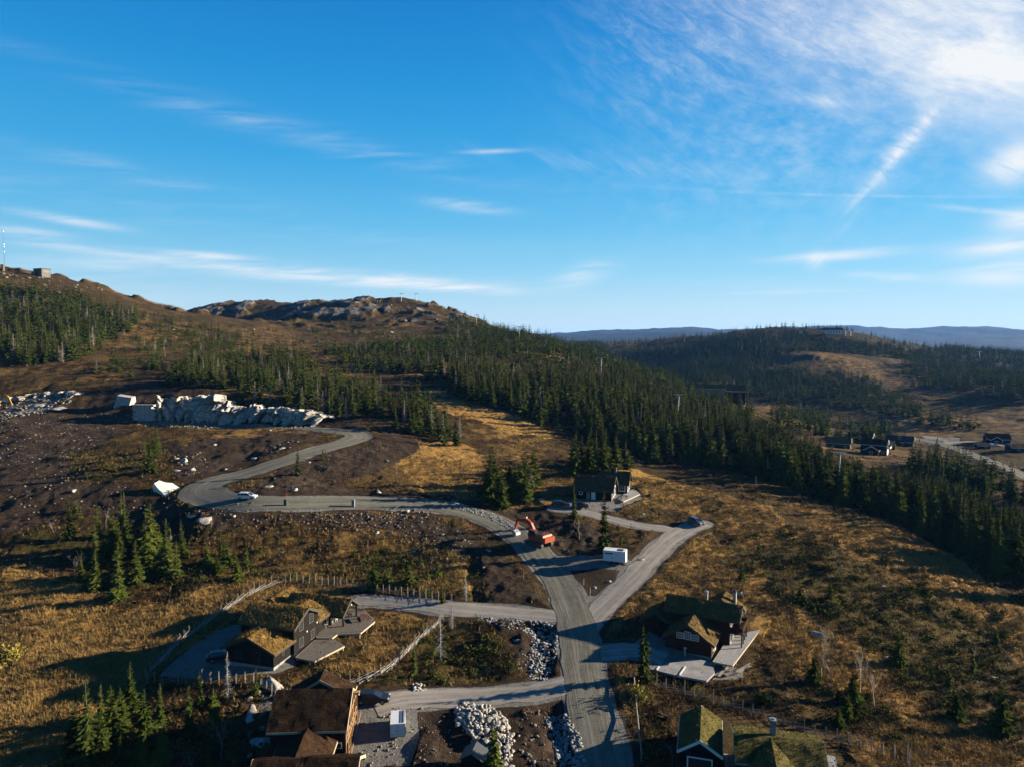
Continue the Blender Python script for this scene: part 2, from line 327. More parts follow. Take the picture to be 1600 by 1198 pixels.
gold = g.mix(g.ramp(n2, .56, .70), gold, (.050, .040, .012))
moss = g.mix(g.ramp(n5, .35, .65), (.018, .022, .006), (.070, .060, .014))
moss = g.mix(g.ramp(n1, .50, .62), moss, (.085, .050, .018))
soil = g.mix(g.ramp(n3, .3, .72), (.013, .0085, .005), (.052, .034, .021))
soil = g.mix(g.ramp(n2, .5, .7), soil, g.mix(n3, (.034, .023, .014), (.105, .073, .046)))
soil = g.mix(g.math('MULTIPLY', g.ramp(n6, .60, .66), .55), soil, (.22, .20, .18))
stone = g.mix(g.ramp(n1, .35, .65), (.085, .085, .085), (.25, .245, .235))
stone = g.mix(g.ramp(n5, .50, .60), stone, (.045, .030, .018))
gravel = g.mix(n3, (.125, .123, .118), (.25, .245, .23)); gravel = g.mix(g.math('MULTIPLY', g.ramp(n1, .45, .65), .5), gravel, (.095, .085, .072))
c = heath
def br(mask, nz, lo=.32, hi=.62): return g.ramp(g.math('ADD', mask, g.math('MULTIPLY', g.math('SUBTRACT', nz, .5), .9)), lo, hi)
c = g.mix(br(cr, n2), c, gold)
c = g.mix(br(er, n1), c, moss)
c = g.mix(br(cg_, n1, .38, .58), c, soil)
c = g.mix(br(cb, n5, .40, .56), c, stone)
c = g.mix(g.ramp(g.math('ADD', eg, g.math('MULTIPLY', g.math('SUBTRACT', n3, .5), .5)), .35, .6), c, gravel)
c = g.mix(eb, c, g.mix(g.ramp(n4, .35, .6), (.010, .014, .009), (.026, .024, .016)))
g.col(c)
g.bump(g.math('ADD', g.math('MULTIPLY', n3, .5), g.math('ADD', g.math('MULTIPLY', n1, .9), g.math('MULTIPLY', n6, .2))), 1.0, .6)
M_GROUND = g.m
# ---------------------------------------------------------------- cover polygons
POLY = {
 'soil': [poly((0,655),(60,640),(130,630),(195,640),(190,680),(130,705),(100,725),(110,752),(200,760),(262,768),(300,790),(335,812),(290,832),(200,802),(120,800),(60,832),(-60,845),(-60,655)),
          poly((418,750),(450,726),(560,700),(612,676),(655,682),(648,712),(575,742),(500,752),(620,768),(700,773),(720,786),(600,780),(400,776),(350,770)),
          poly((300,792),(420,796),(560,795),(700,803),(762,830),(800,862),(862,945),(770,938),(745,880),(690,856),(600,828),(500,808),(400,812),(340,836)),
          poly((730,958),(838,968),(880,985),(884,1060),(838,1058),(805,1030),(790,1000)),
          poly((555,1108),(680,1100),(800,1103),(880,1108),(910,1200),(915,1240),(500,1240),(540,1150)),
          poly((700,776),(790,786),(870,800),(960,830),(975,850),(940,866),(860,868),(800,824)),
          poly((190,600),(260,590),(350,622),(500,640),(600,655),(600,672),(500,664),(240,660),(180,640),(100,632)),
          poly((600,655),(680,668),(640,690),(590,690)), poly((260,700),(330,690),(480,676),(505,684),(430,716),(350,742),(285,752),(262,730))],
 'gravel': [PADS['pad_gen'], poly((990,1005),(1015,985),(1040,1000),(1110,1030),(1140,1040),(1160,1045),(1160,1060),(1100,1062),(1000,1040)), PADS['yard_b'], poly((380,972),(338,984),(292,1015),(250,1054),(330,1060),(432,1052),(462,1040),(455,1010)),
            poly((870,786),(1000,768),(1003,780),(965,798),(880,800)), poly((0,640),(60,615),(100,620),(75,640),(0,652)), poly((205,650),(320,655),(310,668),(220,664)),
            poly((552,930),(600,932),(610,948),(560,950)), poly((1440,680),(1500,684),(1500,694),(1450,694))],
 'grass': [poly((930,985),(985,915),(1060,850),(1105,815),(1130,850),(1190,885),(1260,960),(1340,1000),(1440,1050),(1450,1110),(1330,1100),(1250,1060),(1190,1000),(1190,965),(1100,925),(1010,940),(960,980)),
           poly((940,735),(1000,735),(1120,770),(1200,790),(1260,830),(1230,860),(1130,830),(1090,800),(1000,790),(1000,765)),
           poly((-60,880),(80,900),(200,950),(420,900),(480,915),(380,960),(300,1010),(230,1060),(200,1110),(60,1200),(-60,1230)),
           poly((560,962),(650,950),(685,965),(660,1000),(580,1050),(450,1090),(440,1062),(560,1020),(590,980)), poly((430,925),(480,918),(560,928),(540,940),(470,940),(400,962),(350,985)),
           poly((1230,780),(1330,815),(1450,850),(1600,960),(1700,1030),(1600,1040),(1500,960),(1380,890),(1280,830)),
           poly((1400,1110),(1500,1120),(1640,1150),(1640,1230),(1380,1230),(1330,1180)), poly((0,575),(90,565),(160,570),(210,575),(200,600),(120,600),(0,620)),
           poly((180,508),(240,508),(330,530),(300,545),(210,545),(150,560)), poly((380,510),(440,505),(520,560),(560,590),(480,600),(400,560),(330,550)), poly((660,600),(780,640),(860,670),(880,690),(800,680),(680,640)),
           poly((1390,590),(1500,620),(1640,645),(1640,690),(1520,680),(1450,650)), poly((640,690),(720,690),(760,720),(740,780),(660,770),(620,720)), poly((790,1190),(830,1185),(840,1198),(800,1198)),
           poly((700,480),(760,500),(860,535),(960,580),(950,590),(850,545),(700,500)), poly((380,690),(470,682),(430,700),(300,716),(270,704)), poly((1350,690),(1430,700),(1400,720),(1340,720)),
           poly((1180,560),(1250,548),(1400,575),(1480,600),(1400,600),(1280,568)), poly((600,905),(700,880),(760,900),(700,925),(600,915)), poly((940,1060),(985,1062),(990,1198),(965,1198))],
 'moss': [poly((1120,860),(1240,830),(1400,900),(1560,980),(1640,1100),(1500,1110),(1400,1040),(1330,990),(1250,950),(1180,880)), poly((620,960),(760,970),(800,1010),(780,1060),(640,1075),(560,1075),(640,1020)),
          poly((60,870),(200,880),(400,860),(420,890),(260,930),(120,910)), poly((0,820),(100,810),(200,820),(200,860),(0,880)), poly((480,880),(620,860),(740,900),(700,935),(500,915)),
          poly((130,720),(200,700),(240,740),(200,752),(120,745)), poly((1380,1000),(1500,1010),(1560,1090),(1420,1090)), poly((270,690),(330,688),(350,700),(290,716))],
 'stone': [poly((0,424),(60,434),(130,450),(180,466),(120,470),(60,456),(0,452)), poly((520,478),(600,474),(680,480),(720,500),(700,510),(600,500),(540,500),(430,510)), poly((340,482),(400,474),(440,480),(400,490)),
           poly((850,565),(880,575),(860,585),(840,572)), poly((730,505),(790,515),(770,530),(740,520)), poly((820,528),(850,540),(835,545)), poly((1190,556),(1300,560),(1340,575),(1240,580)), poly((1320,540),(1400,548),(1380,560)),
           poly((410,1060),(440,1070),(450,1110),(400,1160),(380,1120))]}
# ---------------------------------------------------------------- the ground: one sheet, finer near the viewpoint
def axis_angles():
    a = np.concatenate([np.linspace(-41, 41, 1350), np.linspace(41, 319, 150)[1:-1]]); return np.radians(a)
def axis_radii():
    segs = [(4, 62, 14), (62, 330, 700), (330, 1500, 330), (1500, 22000, 170)]
    o = []
    for a, b, n in segs: o.append(np.exp(np.linspace(math.log(a), math.log(b), n, endpoint=False)))
    return np.concatenate(o + [[22000.0]])
TH = axis_angles(); RA = axis_radii(); nT, nR = len(TH), len(RA)
TT, RR = np.meshgrid(TH, RA); GX = (RR * np.sin(TT)).ravel(); GY = (RR * np.cos(TT)).ravel()
RM = rough_mask(GX, GY); GZ = HG(GX, GY, RM)
wx = GX + fbm(GX, GY, 7, 3, 3) * 3.2 * sst(0, 300, RR.ravel() + 90); wy = GY + fbm(GX, GY, 7, 3, 4) * 3.2
cov = np.zeros((len(GX), 3)); cov2 = np.zeros((len(GX), 3)); rr = RR.ravel()
AV = [(GX + fbm(GX, GY, sc_, 3, 3 + q) * am * (1 + RR.ravel() / 250), GY + fbm(GX, GY, sc_ * 1.3, 3, 40 + q) * am * (1.2 + RR.ravel() / 90)) for q, (sc_, am) in enumerate(((9, 2.0), (4, 1.4), (16, 4.5), (7, 3.2)))]
def soft(pg): return sum(inside(p, q, pg) * .25 for p, q in AV)
for pg in POLY['grass']: cov[:, 0] = np.maximum(cov[:, 0], soft(pg) * np.where(rr > 330, .38, .95))
for pg in POLY['soil']: cov[:, 1] = np.maximum(cov[:, 1], soft(pg) * .95)
for pg in POLY['gravel']: cov2[:, 1] = np.maximum(cov2[:, 1], inside(GX + (wx - GX) * .15, GY + (wy - GY) * .15, pg) * .9)
_tr = poly((884,892),(930,888),(978,892),(986,904),(940,932),(916,930),(898,912)); _m = inside(GX, GY, _tr); cov2[:, 1] = np.where(_m, 0, cov2[:, 1]); cov[:, 1] = np.where(_m, .9, cov[:, 1])
for pg in POLY['stone']: cov[:, 2] = np.maximum(cov[:, 2], soft(pg) * np.where(rr > 300, .36, .55))
for pg in POLY['moss']: cov2[:, 0] = np.maximum(cov2[:, 0], soft(pg) * .55)
for k, (ln, w) in ROADL.items():
    d = dist_line(GX, GY, ln[::2], 12)
    cov[:, 1] = np.maximum(cov[:, 1], sst(w * .5 + 2.6, w * .5 + .8, d + (wx - GX) * .5) * .9)
    cov2[:, 1] = np.maximum(cov2[:, 1], sst(w * .5 + 1.2, w * .5 + .3, d + (wx - GX) * .3) * .7)
cov[:, 0] = np.maximum(cov[:, 0], .27 + .30 * fbm(GX, GY, 45, 3, 61)); cov[:, 0] *= 1 - .75 * sst(60, 80, H0(GX, GY)) * sst(400, 520, rr)
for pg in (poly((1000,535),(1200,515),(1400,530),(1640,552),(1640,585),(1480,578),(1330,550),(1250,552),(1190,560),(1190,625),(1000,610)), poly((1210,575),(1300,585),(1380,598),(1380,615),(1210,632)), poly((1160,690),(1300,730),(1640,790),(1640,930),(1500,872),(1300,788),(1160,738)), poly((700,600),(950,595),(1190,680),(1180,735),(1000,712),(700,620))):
    w_ = soft(pg); cov[:, 0] *= 1 - .85 * w_; cov2[:, 2] = np.maximum(cov2[:, 2], w_ * .8)  # shade of forest floor and averted hillside painted into the ground colour
# crags on the far crests
crag = crags(GX, GY, H0(GX, GY), rr) * (.62 + .45 * fbm(GX, GY, 7, 3, 94))
cov[:, 2] = np.maximum(cov[:, 2], crag)
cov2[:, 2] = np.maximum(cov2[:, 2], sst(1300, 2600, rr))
idx = np.arange(nT * nR).reshape(nR, nT); a = idx[:-1, :]; b = idx[1:, :]
F = np.stack([a, np.roll(a, -1, 1), np.roll(b, -1, 1), b], -1).reshape(-1, 4)
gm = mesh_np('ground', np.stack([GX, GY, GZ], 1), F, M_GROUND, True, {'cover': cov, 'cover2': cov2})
tag(link('ground', gm), 'brown autumn hillside of dry grass, heather and bare soil', kind='structure')
# bilinear lookup of the built ground, fast enough for scattering
ZG = GZ.reshape(nR, nT); LR = np.log(RA)
def HB(x, y):
    th = np.arctan2(x, y); th = np.where(th < TH[0], th + 2 * math.pi, th); r = np.log(np.hypot(x, y))
    i = np.clip(np.searchsorted(LR, r) - 1, 0, nR - 2); j = np.clip(np.searchsorted(TH, th) - 1, 0, nT - 2)
    v = (r - LR[i]) / (LR[i + 1] - LR[i]); u = np.clip((th - TH[j]) / (TH[j + 1] - TH[j]), 0, 1)
    return (ZG[i, j] * (1 - u) + ZG[i, j + 1] * u) * (1 - v) + (ZG[i + 1, j] * (1 - u) + ZG[i + 1, j + 1] * u) * v
COVR = cov.reshape(nR, nT, 3)
def cover_at(x, y):
    th = np.arctan2(x, y); r = np.log(np.hypot(x, y)); i = np.clip(np.searchsorted(LR, r), 0, nR - 1); j = np.clip(np.searchsorted(TH, th), 0, nT - 1); return COVR[i, j]
def at(px, py):
    r = march(px, py, HB)
    if r is None: raise ValueError('no ground at %s %s' % (px, py))
    return Vector((r[0], r[1], float(HB(np.array([r[0]]), np.array([r[1]]))[0])))
# ---------------------------------------------------------------- roads: sheets over the ground
def road_mat(name, c1, c2, c3):
    b = NB(name); lat = b.t.nodes.new('ShaderNodeAttribute'); lat.attribute_name = 'lateral'; q = b.t.nodes.new('ShaderNodeSeparateColor'); b.t.links.new(lat.outputs['Color'], q.inputs[0])
    n = b.noise(.5, 5, .6); n2_ = b.noise(5, 5, .7); n3_ = b.noise(.12, 3, .5)
    cx = b.t.nodes.new('ShaderNodeCombineXYZ'); b.t.links.new(q.outputs[0], cx.inputs[0]); b.t.links.new(q.outputs[1], cx.inputs[1])
    wv = b.math('ADD', q.outputs[0], b.math('MULTIPLY', b.math('SUBTRACT', n3_, .5), .22))
    tr1 = b.noise(1.0, 4, .7, cx.outputs[0], 0, (9, 3, 1)); tr2 = b.noise(1.0, 4, .7, cx.outputs[0], .3, (26, 7, 1))
    rut = b.math('SINE', b.math('MULTIPLY', wv, 12.5))
    c = b.mix(b.ramp(n, .35, .65), c1, c2); c = b.mix(b.math('MULTIPLY', b.ramp(tr1, .42, .62), .7), c, c3); c = b.mix(b.math('MULTIPLY', b.ramp(rut, .2, 1.0), .45), c, tuple(v * 1.15 for v in c3))
    rut2 = b.ramp(tr2, .4, .62); c = b.mix(b.math('MULTIPLY', rut2, .45), c, tuple(v * .66 for v in c1)); c = b.mix(b.math('MULTIPLY', b.ramp(n2_, .5, .7), .5), c, tuple(v * 1.35 for v in c2)); b.col(c)
    b.bump(b.math('ADD', n2_, b.math('MULTIPLY', rut2, .25)), .6, .08); return b.m
M_ROAD = road_mat('compacted_gravel', (.108, .106, .086), (.150, .147, .120), (.205, .198, .165))
M_SIDE = road_mat('pale_gravel', (.19, .178, .16), (.27, .25, .228), (.34, .32, .29))
def ribbon(name, ln, w, mat, lift, ragged=.35, wide=None):
    n = len(ln); t = np.gradient(ln, axis=0); t /= np.linalg.norm(t, axis=1)[:, None]; nm = np.stack([-t[:, 1], t[:, 0]], 1); K = 13
    s = np.arange(n) * 1.5; V = []; A = []
    for k in range(K):
        q = k / (K - 1) * 2 - 1; wr = w * .5 * (wide(ln) if wide else 1.0)
        e = (noise2(s / 2.2, np.full(n, 3.0 + (q > 0) * 9), 5) + noise2(s / .9, np.full(n, 13.0 + (q > 0) * 9), 6) * .5) * ragged * abs(q) ** 4
        p = ln + nm * (q * (wr + e))[:, None]; V.append(p); A.append(np.full(n, q * .5 + .5))
    V = np.stack(V, 1).reshape(-1, 2); A = np.stack(A, 1).ravel()
    z = np.maximum(HG(V[:, 0], V[:, 1], np.zeros(len(V))), HB(V[:, 0], V[:, 1])) + lift
    i = np.arange(n * K).reshape(n, K); F_ = np.stack([i[:-1, :-1], i[1:, :-1], i[1:, 1:], i[:-1, 1:]], -1).reshape(-1, 4)
    me = mesh_np(name, np.column_stack([V, z]), F_, mat, True, {'lateral': np.stack([A, np.repeat(s / 60.0, K), A], 1)})
    return link(name, me)
def bendy(ln):
    """the hairpins are built wider"""
    o = np.ones(len(ln))
    for q, k in ((at0(318, 768), .75), (at0(558, 680), .5), (at0(903, 985), .15)): o += k * np.exp(-((ln[:, 0] - q[0]) ** 2 + (ln[:, 1] - q[1]) ** 2) / 130.0)
    return o
LIFT = {'road': .05, 'side_road': .042, 'cabin_track': .034, 'driveway': .042, 'lower_driveway': .042, 'yard_track': .042, 'valley_road': .12, 'valley_track': .1}
for k, (ln, w) in ROADL.items():
    tag(ribbon(k, ln, w, M_ROAD if k in ('road', 'valley_road') else M_SIDE, LIFT[k], .22 if k == 'road' else .4, bendy if k == 'road' else None), kind='structure')
# ---------------------------------------------------------------- trees
def spruce_np(seed, levels, per, lush=1.0, width=.17, bare=0.05, spray=3, dead=False):
    """unit-height spruce: tapered trunk, whorls of drooping boughs each made of needle sprays. returns trunk (v,f), crown (v,f)"""
    rn = np.random.RandomState(seed); tv = []; tf = []
    K = 6; hs_ = [0, .1, .3, .6, .85, 1.0]
    lean = rn.randn(2) * .008
    for h in hs_:
        r = .013 * (1 - h) + .0012 + (.006 if h == 0 else 0)
        for k in range(K): a = 2 * math.pi * k / K; tv.append((r * math.cos(a) + lean[0] * h, r * math.sin(a) + lean[1] * h, h - (.03 if h == 0 else 0)))
    for i in range(len(hs_) - 1):
        for k in range(K):
            a = i * K + k; b = i * K + (k + 1) % K; tf += [(a, b, b + K), (a, b + K, a + K)]
    cv = []; cf = []
    def tri(a, b, c): n = len(cv); cv.extend([a, b, c]); cf.append((n, n + 1, n + 2))
    side = rn.uniform(0, 6.28); prof = 1 + .16 * np.sin(np.linspace(0, 9, levels + 1) + rn.uniform(0, 6))
    for l in range(levels):
        t = bare + (1 - bare) * ((l + rn.rand() * .6) / levels); rad = width * (1 - t) ** .78 * prof[l] + .008
        if t < .16: rad *= .55 + 2.8 * t
        n = max(3, int(per * (1 - t * .45)))
        for j in range(n):
            if rn.rand() > lush * .92: continue
            a = 2 * math.pi * (j + rn.rand()) / n + l; L_ = rad * rn.uniform(.55, 1.2) * (1 + .18 * math.cos(a - side))
            dz0 = -.32 * L_ if t < .7 else .25 * L_; ca, sa = math.cos(a), math.sin(a); w = L_ * rn.uniform(.30, .5)
            base = np.array([0, 0, t]) ; tip = np.array([ca * L_, sa * L_, t + dz0 * rn.uniform(.4, 1.5) + (.02 * L_)]); per_ = np.array([-sa, ca, 0])
            if dead:
                q = .0045; tri(tuple(base + (0, 0, q)), tuple(base - (0, 0, q)), tuple(tip)); m = base + (tip - base) * .55
                for s_ in (-1, 1): e_ = m + per_ * s_ * L_ * .3 + (tip - base) * .25 + np.array([0, 0, -.02]); tri(tuple(m), tuple(m + (0, 0, .006)), tuple(e_)); e2 = m + per_ * s_ * L_ * .18 + np.array([0, 0, -.045]); tri(tuple(base + (tip - base) * .25), tuple(base + (tip - base) * .3), tuple(e2))
                continue
            for s_ in range(spray):                            # overlapping kites of needles that hang along the bough
                f0 = s_ / spray * .8; f1 = min(1.0, f0 + 1.35 / spray)
                p0 = base + (tip - base) * f0; p1 = base + (tip - base) * f1; mid = (p0 + p1) * .5; ww = w * (1.1 - f0) * rn.uniform(.6, 1.2); dr = -ww * rn.uniform(.25, .9)
                tri(tuple(p0), tuple(mid + per_ * ww + (0, 0, dr)), tuple(p1)); tri(tuple(p0), tuple(p1), tuple(mid - per_ * ww + (0, 0, dr * rn.uniform(.5, 1.3))))
                if spray > 1: tri(tuple(p0 + (p1 - p0) * .2), tuple(mid + (0, 0, -ww * rn.uniform(.5, 1.1))), tuple(p1))
    for k in range(5): a = k * 1.257; tri((0, 0, 1.03), (.011 * math.cos(a), .011 * math.sin(a), .93), (.011 * math.cos(a + 1), .011 * math.sin(a + 1), .95))
    return (np.array(tv), np.array(tf)), (np.array(cv), np.array(cf))
def birch_np(seed, dense=1.0, depth=4):
    """bare mountain birch: forked trunk and fine twigs, unit height"""
    rn = random.Random(seed); v = []; f = []
    def limb(p, d, L_, r, lv):
        q = p + d * L_; u = d.orthogonal().normalized(); w_ = d.cross(u); n = len(v)
        for c, rr_ in ((p, r), (q, r * .6)):
            for k in range(3): a = k * 2.0944; v.append(tuple(c + (u * math.cos(a) + w_ * math.sin(a)) * rr_))
        for k in range(3): a = n + k; b = n + (k + 1) % 3; f.append((a, b, b + 3)); f.append((a, b + 3, a + 3))
        if lv >= depth: return
        for i in range(3 if lv < 2 else rn.choice((2, 3, 3))):
            nd = (d + Vector((rn.uniform(-1, 1), rn.uniform(-1, 1), rn.uniform(-.1, .8))) * (.62 if lv else .5)).normalized()
            limb(p + d * L_ * rn.uniform(.55, 1.0), nd, L_ * rn.uniform(.55, .8), max(r * .55, .0016), lv + 1)
    limb(Vector((0, 0, -.03)), Vector((rn.uniform(-.15, .15), rn.uniform(-.15, .15), 1)).normalized(), .42, .013, 0)
    v = np.array(v); v[:, 2] *= 1.0 / v[:, 2].max(); return v, np.array(f)
def bush_np(seed, n=900):
    rn = np.random.RandomState(seed); v = []; f = []
    c = rn.randn(6, 3) * (.28, .28, .10) + (0, 0, .30)
    for i in range(n):
        o = c[rn.randint(6)] + rn.randn(3) * (.17, .17, .16); o[2] = abs(o[2]); s_ = (.10 if n < 100 else .05) * rn.uniform(.5, 1.3)
        d = rn.randn(3, 3) * s_; k = len(v); v.extend([o + d[0], o + d[1] + (0, 0, s_), o + d[2]]); f.append((k, k + 1, k + 2))
    return np.array(v), np.array(f)
def foliage(name, c1, c2, c3, world=True):
    b = NB(name); oi = b.t.nodes.new('ShaderNodeObjectInfo'); n = b.noise(.09, 2, .5); n2_ = b.noise(1.3, 4, .6)
    rnd = b.math('ADD', b.math('MULTIPLY', oi.outputs['Random'], .55), b.math('MULTIPLY', n, .45))
    c = b.mix(b.ramp(rnd, .2, .75), c1, c2); c = b.mix(b.math('MULTIPLY', b.ramp(n2_, .45, .75), .6), c, c3); b.col(c); b.rough(.75)
    b.b.inputs['Specular IOR Level'].default_value = .0
    return b.m
M_SPR = foliage('spruce_needles', (.018, .030, .006), (.054, .070, .013), (.095, .100, .022))
M_SPR2 = foliage('far_spruce_needles', (.014, .026, .005), (.040, .056, .010), (.068, .076, .015))
M_BARK = simple('bark', (.10, .075, .055), .9, .35, 9); M_GREY = simple('grey_dead_wood', (.26, .25, .235), .85, .3, 7); M_BIRCH = simple('birch_twigs', (.19, .165, .145), .85, .35, 6)
M_BUSH = foliage('juniper_leaves', (.028, .040, .012), (.060, .068, .018), (.10, .095, .03)); M_YEL = foliage('yellow_leaves', (.16, .14, .03), (.26, .20, .045), (.3, .26, .08))
LOD = {}
def lod(key):
    if key not in LOD:
        kind, lv, i = key
        if kind == 'spruce':
            p = {0: dict(levels=34, per=9, spray=3), 1: dict(levels=22, per=7, spray=2), 2: dict(levels=12, per=6, spray=1)}[lv]
            sh = ((.20, 1.1, .03), (.175, 1.0, .06), (.225, 1.1, .02), (.155, .9, .10), (.26, 1.05, .01), (.18, .78, .09))[i % 6]
            (tv, tf), (cv, cf) = spruce_np(100 + i * 7 + lv, width=sh[0] * (1.12 if lv == 2 else 1), lush=sh[1], bare=sh[2], **p)
            LOD[key] = (tv, tf, cv, cf)
        elif kind == 'dead':
            (tv, tf), (cv, cf) = spruce_np(300 + i, 26, 7, .85, .16, .1, 1, True); LOD[key] = (tv, tf, cv, cf)
    return LOD[key]
MESHES = {}
def shared(name, v, f, mat, smooth=False):
    if name not in MESHES: MESHES[name] = mesh_np(name, v, f, mat, smooth)
    return MESHES[name]
def spruce(p, h, i=0, lv=0, label=None, group=None, rz=None, wd=1.0, mat=None):
    tv, tf, cv, cf = lod(('spruce', lv, i % 6))
    e = bpy.data.objects.new('spruce_tree', None); COL.objects.link(e); e.location = (p[0], p[1], p[2] - .1); e.rotation_euler = (0, 0, random.uniform(0, 6.28) if rz is None else rz); e.scale = (h * wd, h * wd, h)
    e.empty_display_size = .1
    tag(e, label, 'tree', group)
    link('trunk', shared('trunk_%d_%d' % (lv, i % 6), tv, tf, M_BARK), e); link('crown', shared('crown_%d_%d' % (lv, i % 6), cv, cf, mat or M_SPR), e)
    return e
def dead_spruce(p, h, i, label, group=None):
    tv, tf, cv, cf = lod(('dead', 0, i)); e = bpy.data.objects.new('dead_spruce', None); COL.objects.link(e); e.location = (p[0], p[1], p[2] - .1); e.scale = (h, h, h); tag(e, label, 'tree', group)
    link('trunk', shared('dtrunk_%d' % i, tv, tf, M_GREY), e); link('crown', shared('dcrown_%d' % i, cv, cf, M_GREY), e); return e
def birch(p, h, i, label, group=None):
    v, f = birch_np(i); o = link('bare_birch', shared('birch_%d' % i, v, f, M_BIRCH), None, (p[0], p[1], p[2]), random.uniform(0, 6.28)); o.scale = (h, h, h); return tag(o, label, 'tree', group)
# --- forest stands: polygon of tree feet, spacing in metres, height range, label, group
rs = np.random.RandomState(11)
BLOCK = []          # discs kept clear of trees (x, y, r)
def clear(px, py, r): x, y = at0(px, py); BLOCK.append((x, y, r))
for q in ((365,705,14),(1335,668,10),(1405,700,10),(1555,690,12),(1310,700,8),(1110,618,10),(1150,627,12)): clear(q[0] if q[0] > 500 else q[0] + 1000, q[1], q[2])
EDGE = [l[0] for l in ROADL.values()]
def stand(pts, step_, h0, h1, label, patch=(30, -1.0), kind='spruce', jit=.45):
    step = step_ * .9; pg = poly(*pts); x0, y0 = pg.min(0); x1, y1 = pg.max(0)
    gx, gy = np.meshgrid(np.arange(x0, x1, step), np.arange(y0, y1, step)); gx = gx.ravel() + rs.uniform(-jit, jit, gx.size) * step; gy = gy.ravel() + rs.uniform(-jit, jit, gy.size) * step
    m = inside(gx + fbm(gx, gy, 14, 2, 211) * 9, gy + fbm(gx, gy, 14, 2, 212) * 12, pg) & (fbm(gx, gy, 11, 2, 207) > -.34) & (fbm(gx, gy, patch[0], 2, 200) > patch[1])
    gx, gy = gx[m], gy[m]
    for ln in EDGE: 
        d = dist_line(gx, gy, ln[::3], 10); k = d > 5.5; gx, gy = gx[k], gy[k]
    for bx, by, br_ in BLOCK: k = np.hypot(gx - bx, gy - by) > br_; gx, gy = gx[k], gy[k]
    hh = (1.12 if h1 > 7 else 1.0) * (h0 + (h1 - h0) * rs.beta(1.6, 1.5, gx.size)) * np.where(rs.rand(gx.size) < .22, rs.uniform(.45, .8, gx.size), 1.0)
    return [(x, y, h, label, kind) for x, y, h in zip(gx, gy, hh)]
T = []
T += stand(((-90,452),(60,450),(150,470),(228,500),(238,512),(190,520),(172,540),(150,556),(100,566),(55,572),(0,568),(-90,575)), 5.2, 7, 12.5, 'spruce on the left edge hillside')
T += stand(((150,474),(230,492),(300,500),(260,512),(236,514),(200,500)), 7, 3, 6, 'small spruce near the top of the left hill')
T += stand(((250,505),(330,510),(400,540),(380,556),(300,560),(250,545)), 6, 3.5, 7, 'small spruce among rocks on the slope between the two hills', (20, -.6))
T += stand(((150,575),(210,570),(250,575),(260,600),(220,600),(150,590)), 6, 4, 8, 'spruce at the dark hollow behind the quarry', (12, -.1))
T += stand(((205,545),(240,545),(262,580),(232,585)), 5, 5, 8, 'spruce in the small group above the hollow left of the pasture')
T += stand(((240,575),(330,572),(420,590),(440,625),(400,636),(330,622),(280,612),(250,606)), 4.6, 6, 10, 'spruce above the pale rock cut')
T += stand(((400,555),(480,560),(500,600),(560,600),(640,640),(640,664),(560,658),(480,650),(440,620)), 4.8, 6.5, 11, 'spruce above the upper road bend', (16, -.35))
T += stand(((615,640),(660,640),(712,680),(712,700),(676,690),(640,676)), 4.2, 7, 11, 'spruce right of the upper road bend')
T += stand(((500,555),(560,545),(640,538),(720,530),(800,528),(860,548),(940,578),(880,600),(780,605),(700,600),(640,585),(560,580)), 5.8, 6, 10.5, 'spruce below the rocky hilltop', (30, -.45))
T += stand(((690,590),(780,600),(880,598),(950,590),(1010,610),(1080,640),(1160,672),(1200,700),(1180,735),(1090,728),(1000,712),(960,690),(860,668),(780,644),(700,616)), 4.3, 8, 13.0, 'tall dark spruce in the dense forest band across the middle slope', (25, -.75))
T += stand(((1150,680),(1230,690),(1300,730),(1400,760),(1500,770),(1640,790),(1640,935),(1560,905),(1500,878),(1440,850),(1400,822),(1300,790),(1200,757),(1150,735)), 4.3, 9, 13.8, 'tall green spruce in the forest along the right side ski slope', (22, -.8))
T += stand(((760,520),(860,528),(960,562),(1070,608),(1180,645),(1230,665),(1200,676),(1100,640),(1010,604),(940,580),(860,545)), 6.5, 7, 11, 'spruce along the ridge line that falls to the right', (40, -.75))
T += stand(((690,488),(760,508),(830,530),(800,534),(700,512)), 12, 3, 6, 'low spruce near the rocky hilltop', (30, -.1))
T += stand(((778,745),(830,742),(860,760),(850,782),(800,790),(765,785)), 4.4, 8, 11, 'spruce in the clump left of the middle cabin', (12, -.6))
T += stand(((850,735),(900,728),(960,725),(985,735),(960,745),(890,752)), 4.5, 8, 12, 'spruce right behind the middle cabin roof', (12, -.4))
T += stand(((165,815),(250,810),(290,850),(280,905),(200,925),(165,900),(150,840)), 4.6, 6.5, 12.5, 'spruce in the clump left of the lower road bend', (9, -.25))
T += stand(((185,715),(250,700),(258,735),(240,752),(200,745)), 3.9, 5.5, 8.5, 'spruce on the heath islet inside bare ground', (9, -.6))
T += stand(((330,850),(390,850),(400,895),(345,900)), 4.0, 3.5, 6, 'bushy small spruce below the lower road', (9, -.6))
T += stand(((560,890),(600,885),(690,900),(700,925),(580,925)), 5.0, 2, 4.2, 'low spruce behind the pole fence', (9, -.3))
T += stand(((1180,780),(1260,830),(1330,900),(1420,960),(1560,1030),(1600,1100),(1500,1060),(1380,1010),(1290,960),(1200,880),(1140,830)), 9, 1.2, 3.4, 'young spruce on the open slope at right', (14, .0))
T += stand(((1040,690),(1060,700),(1180,745),(1250,770),(1240,780),(1100,745)), 12, 3, 7, 'spruce at the lower edge of the middle forest', (14, -.1))
T += stand(((1130,850),(1250,820),(1400,900),(1600,1010),(1640,1130),(1450,1120),(1380,1010),(1270,960)), 5.5, .7, 1.9, 'knee-high young spruce on the open right slope', (16, -.1))
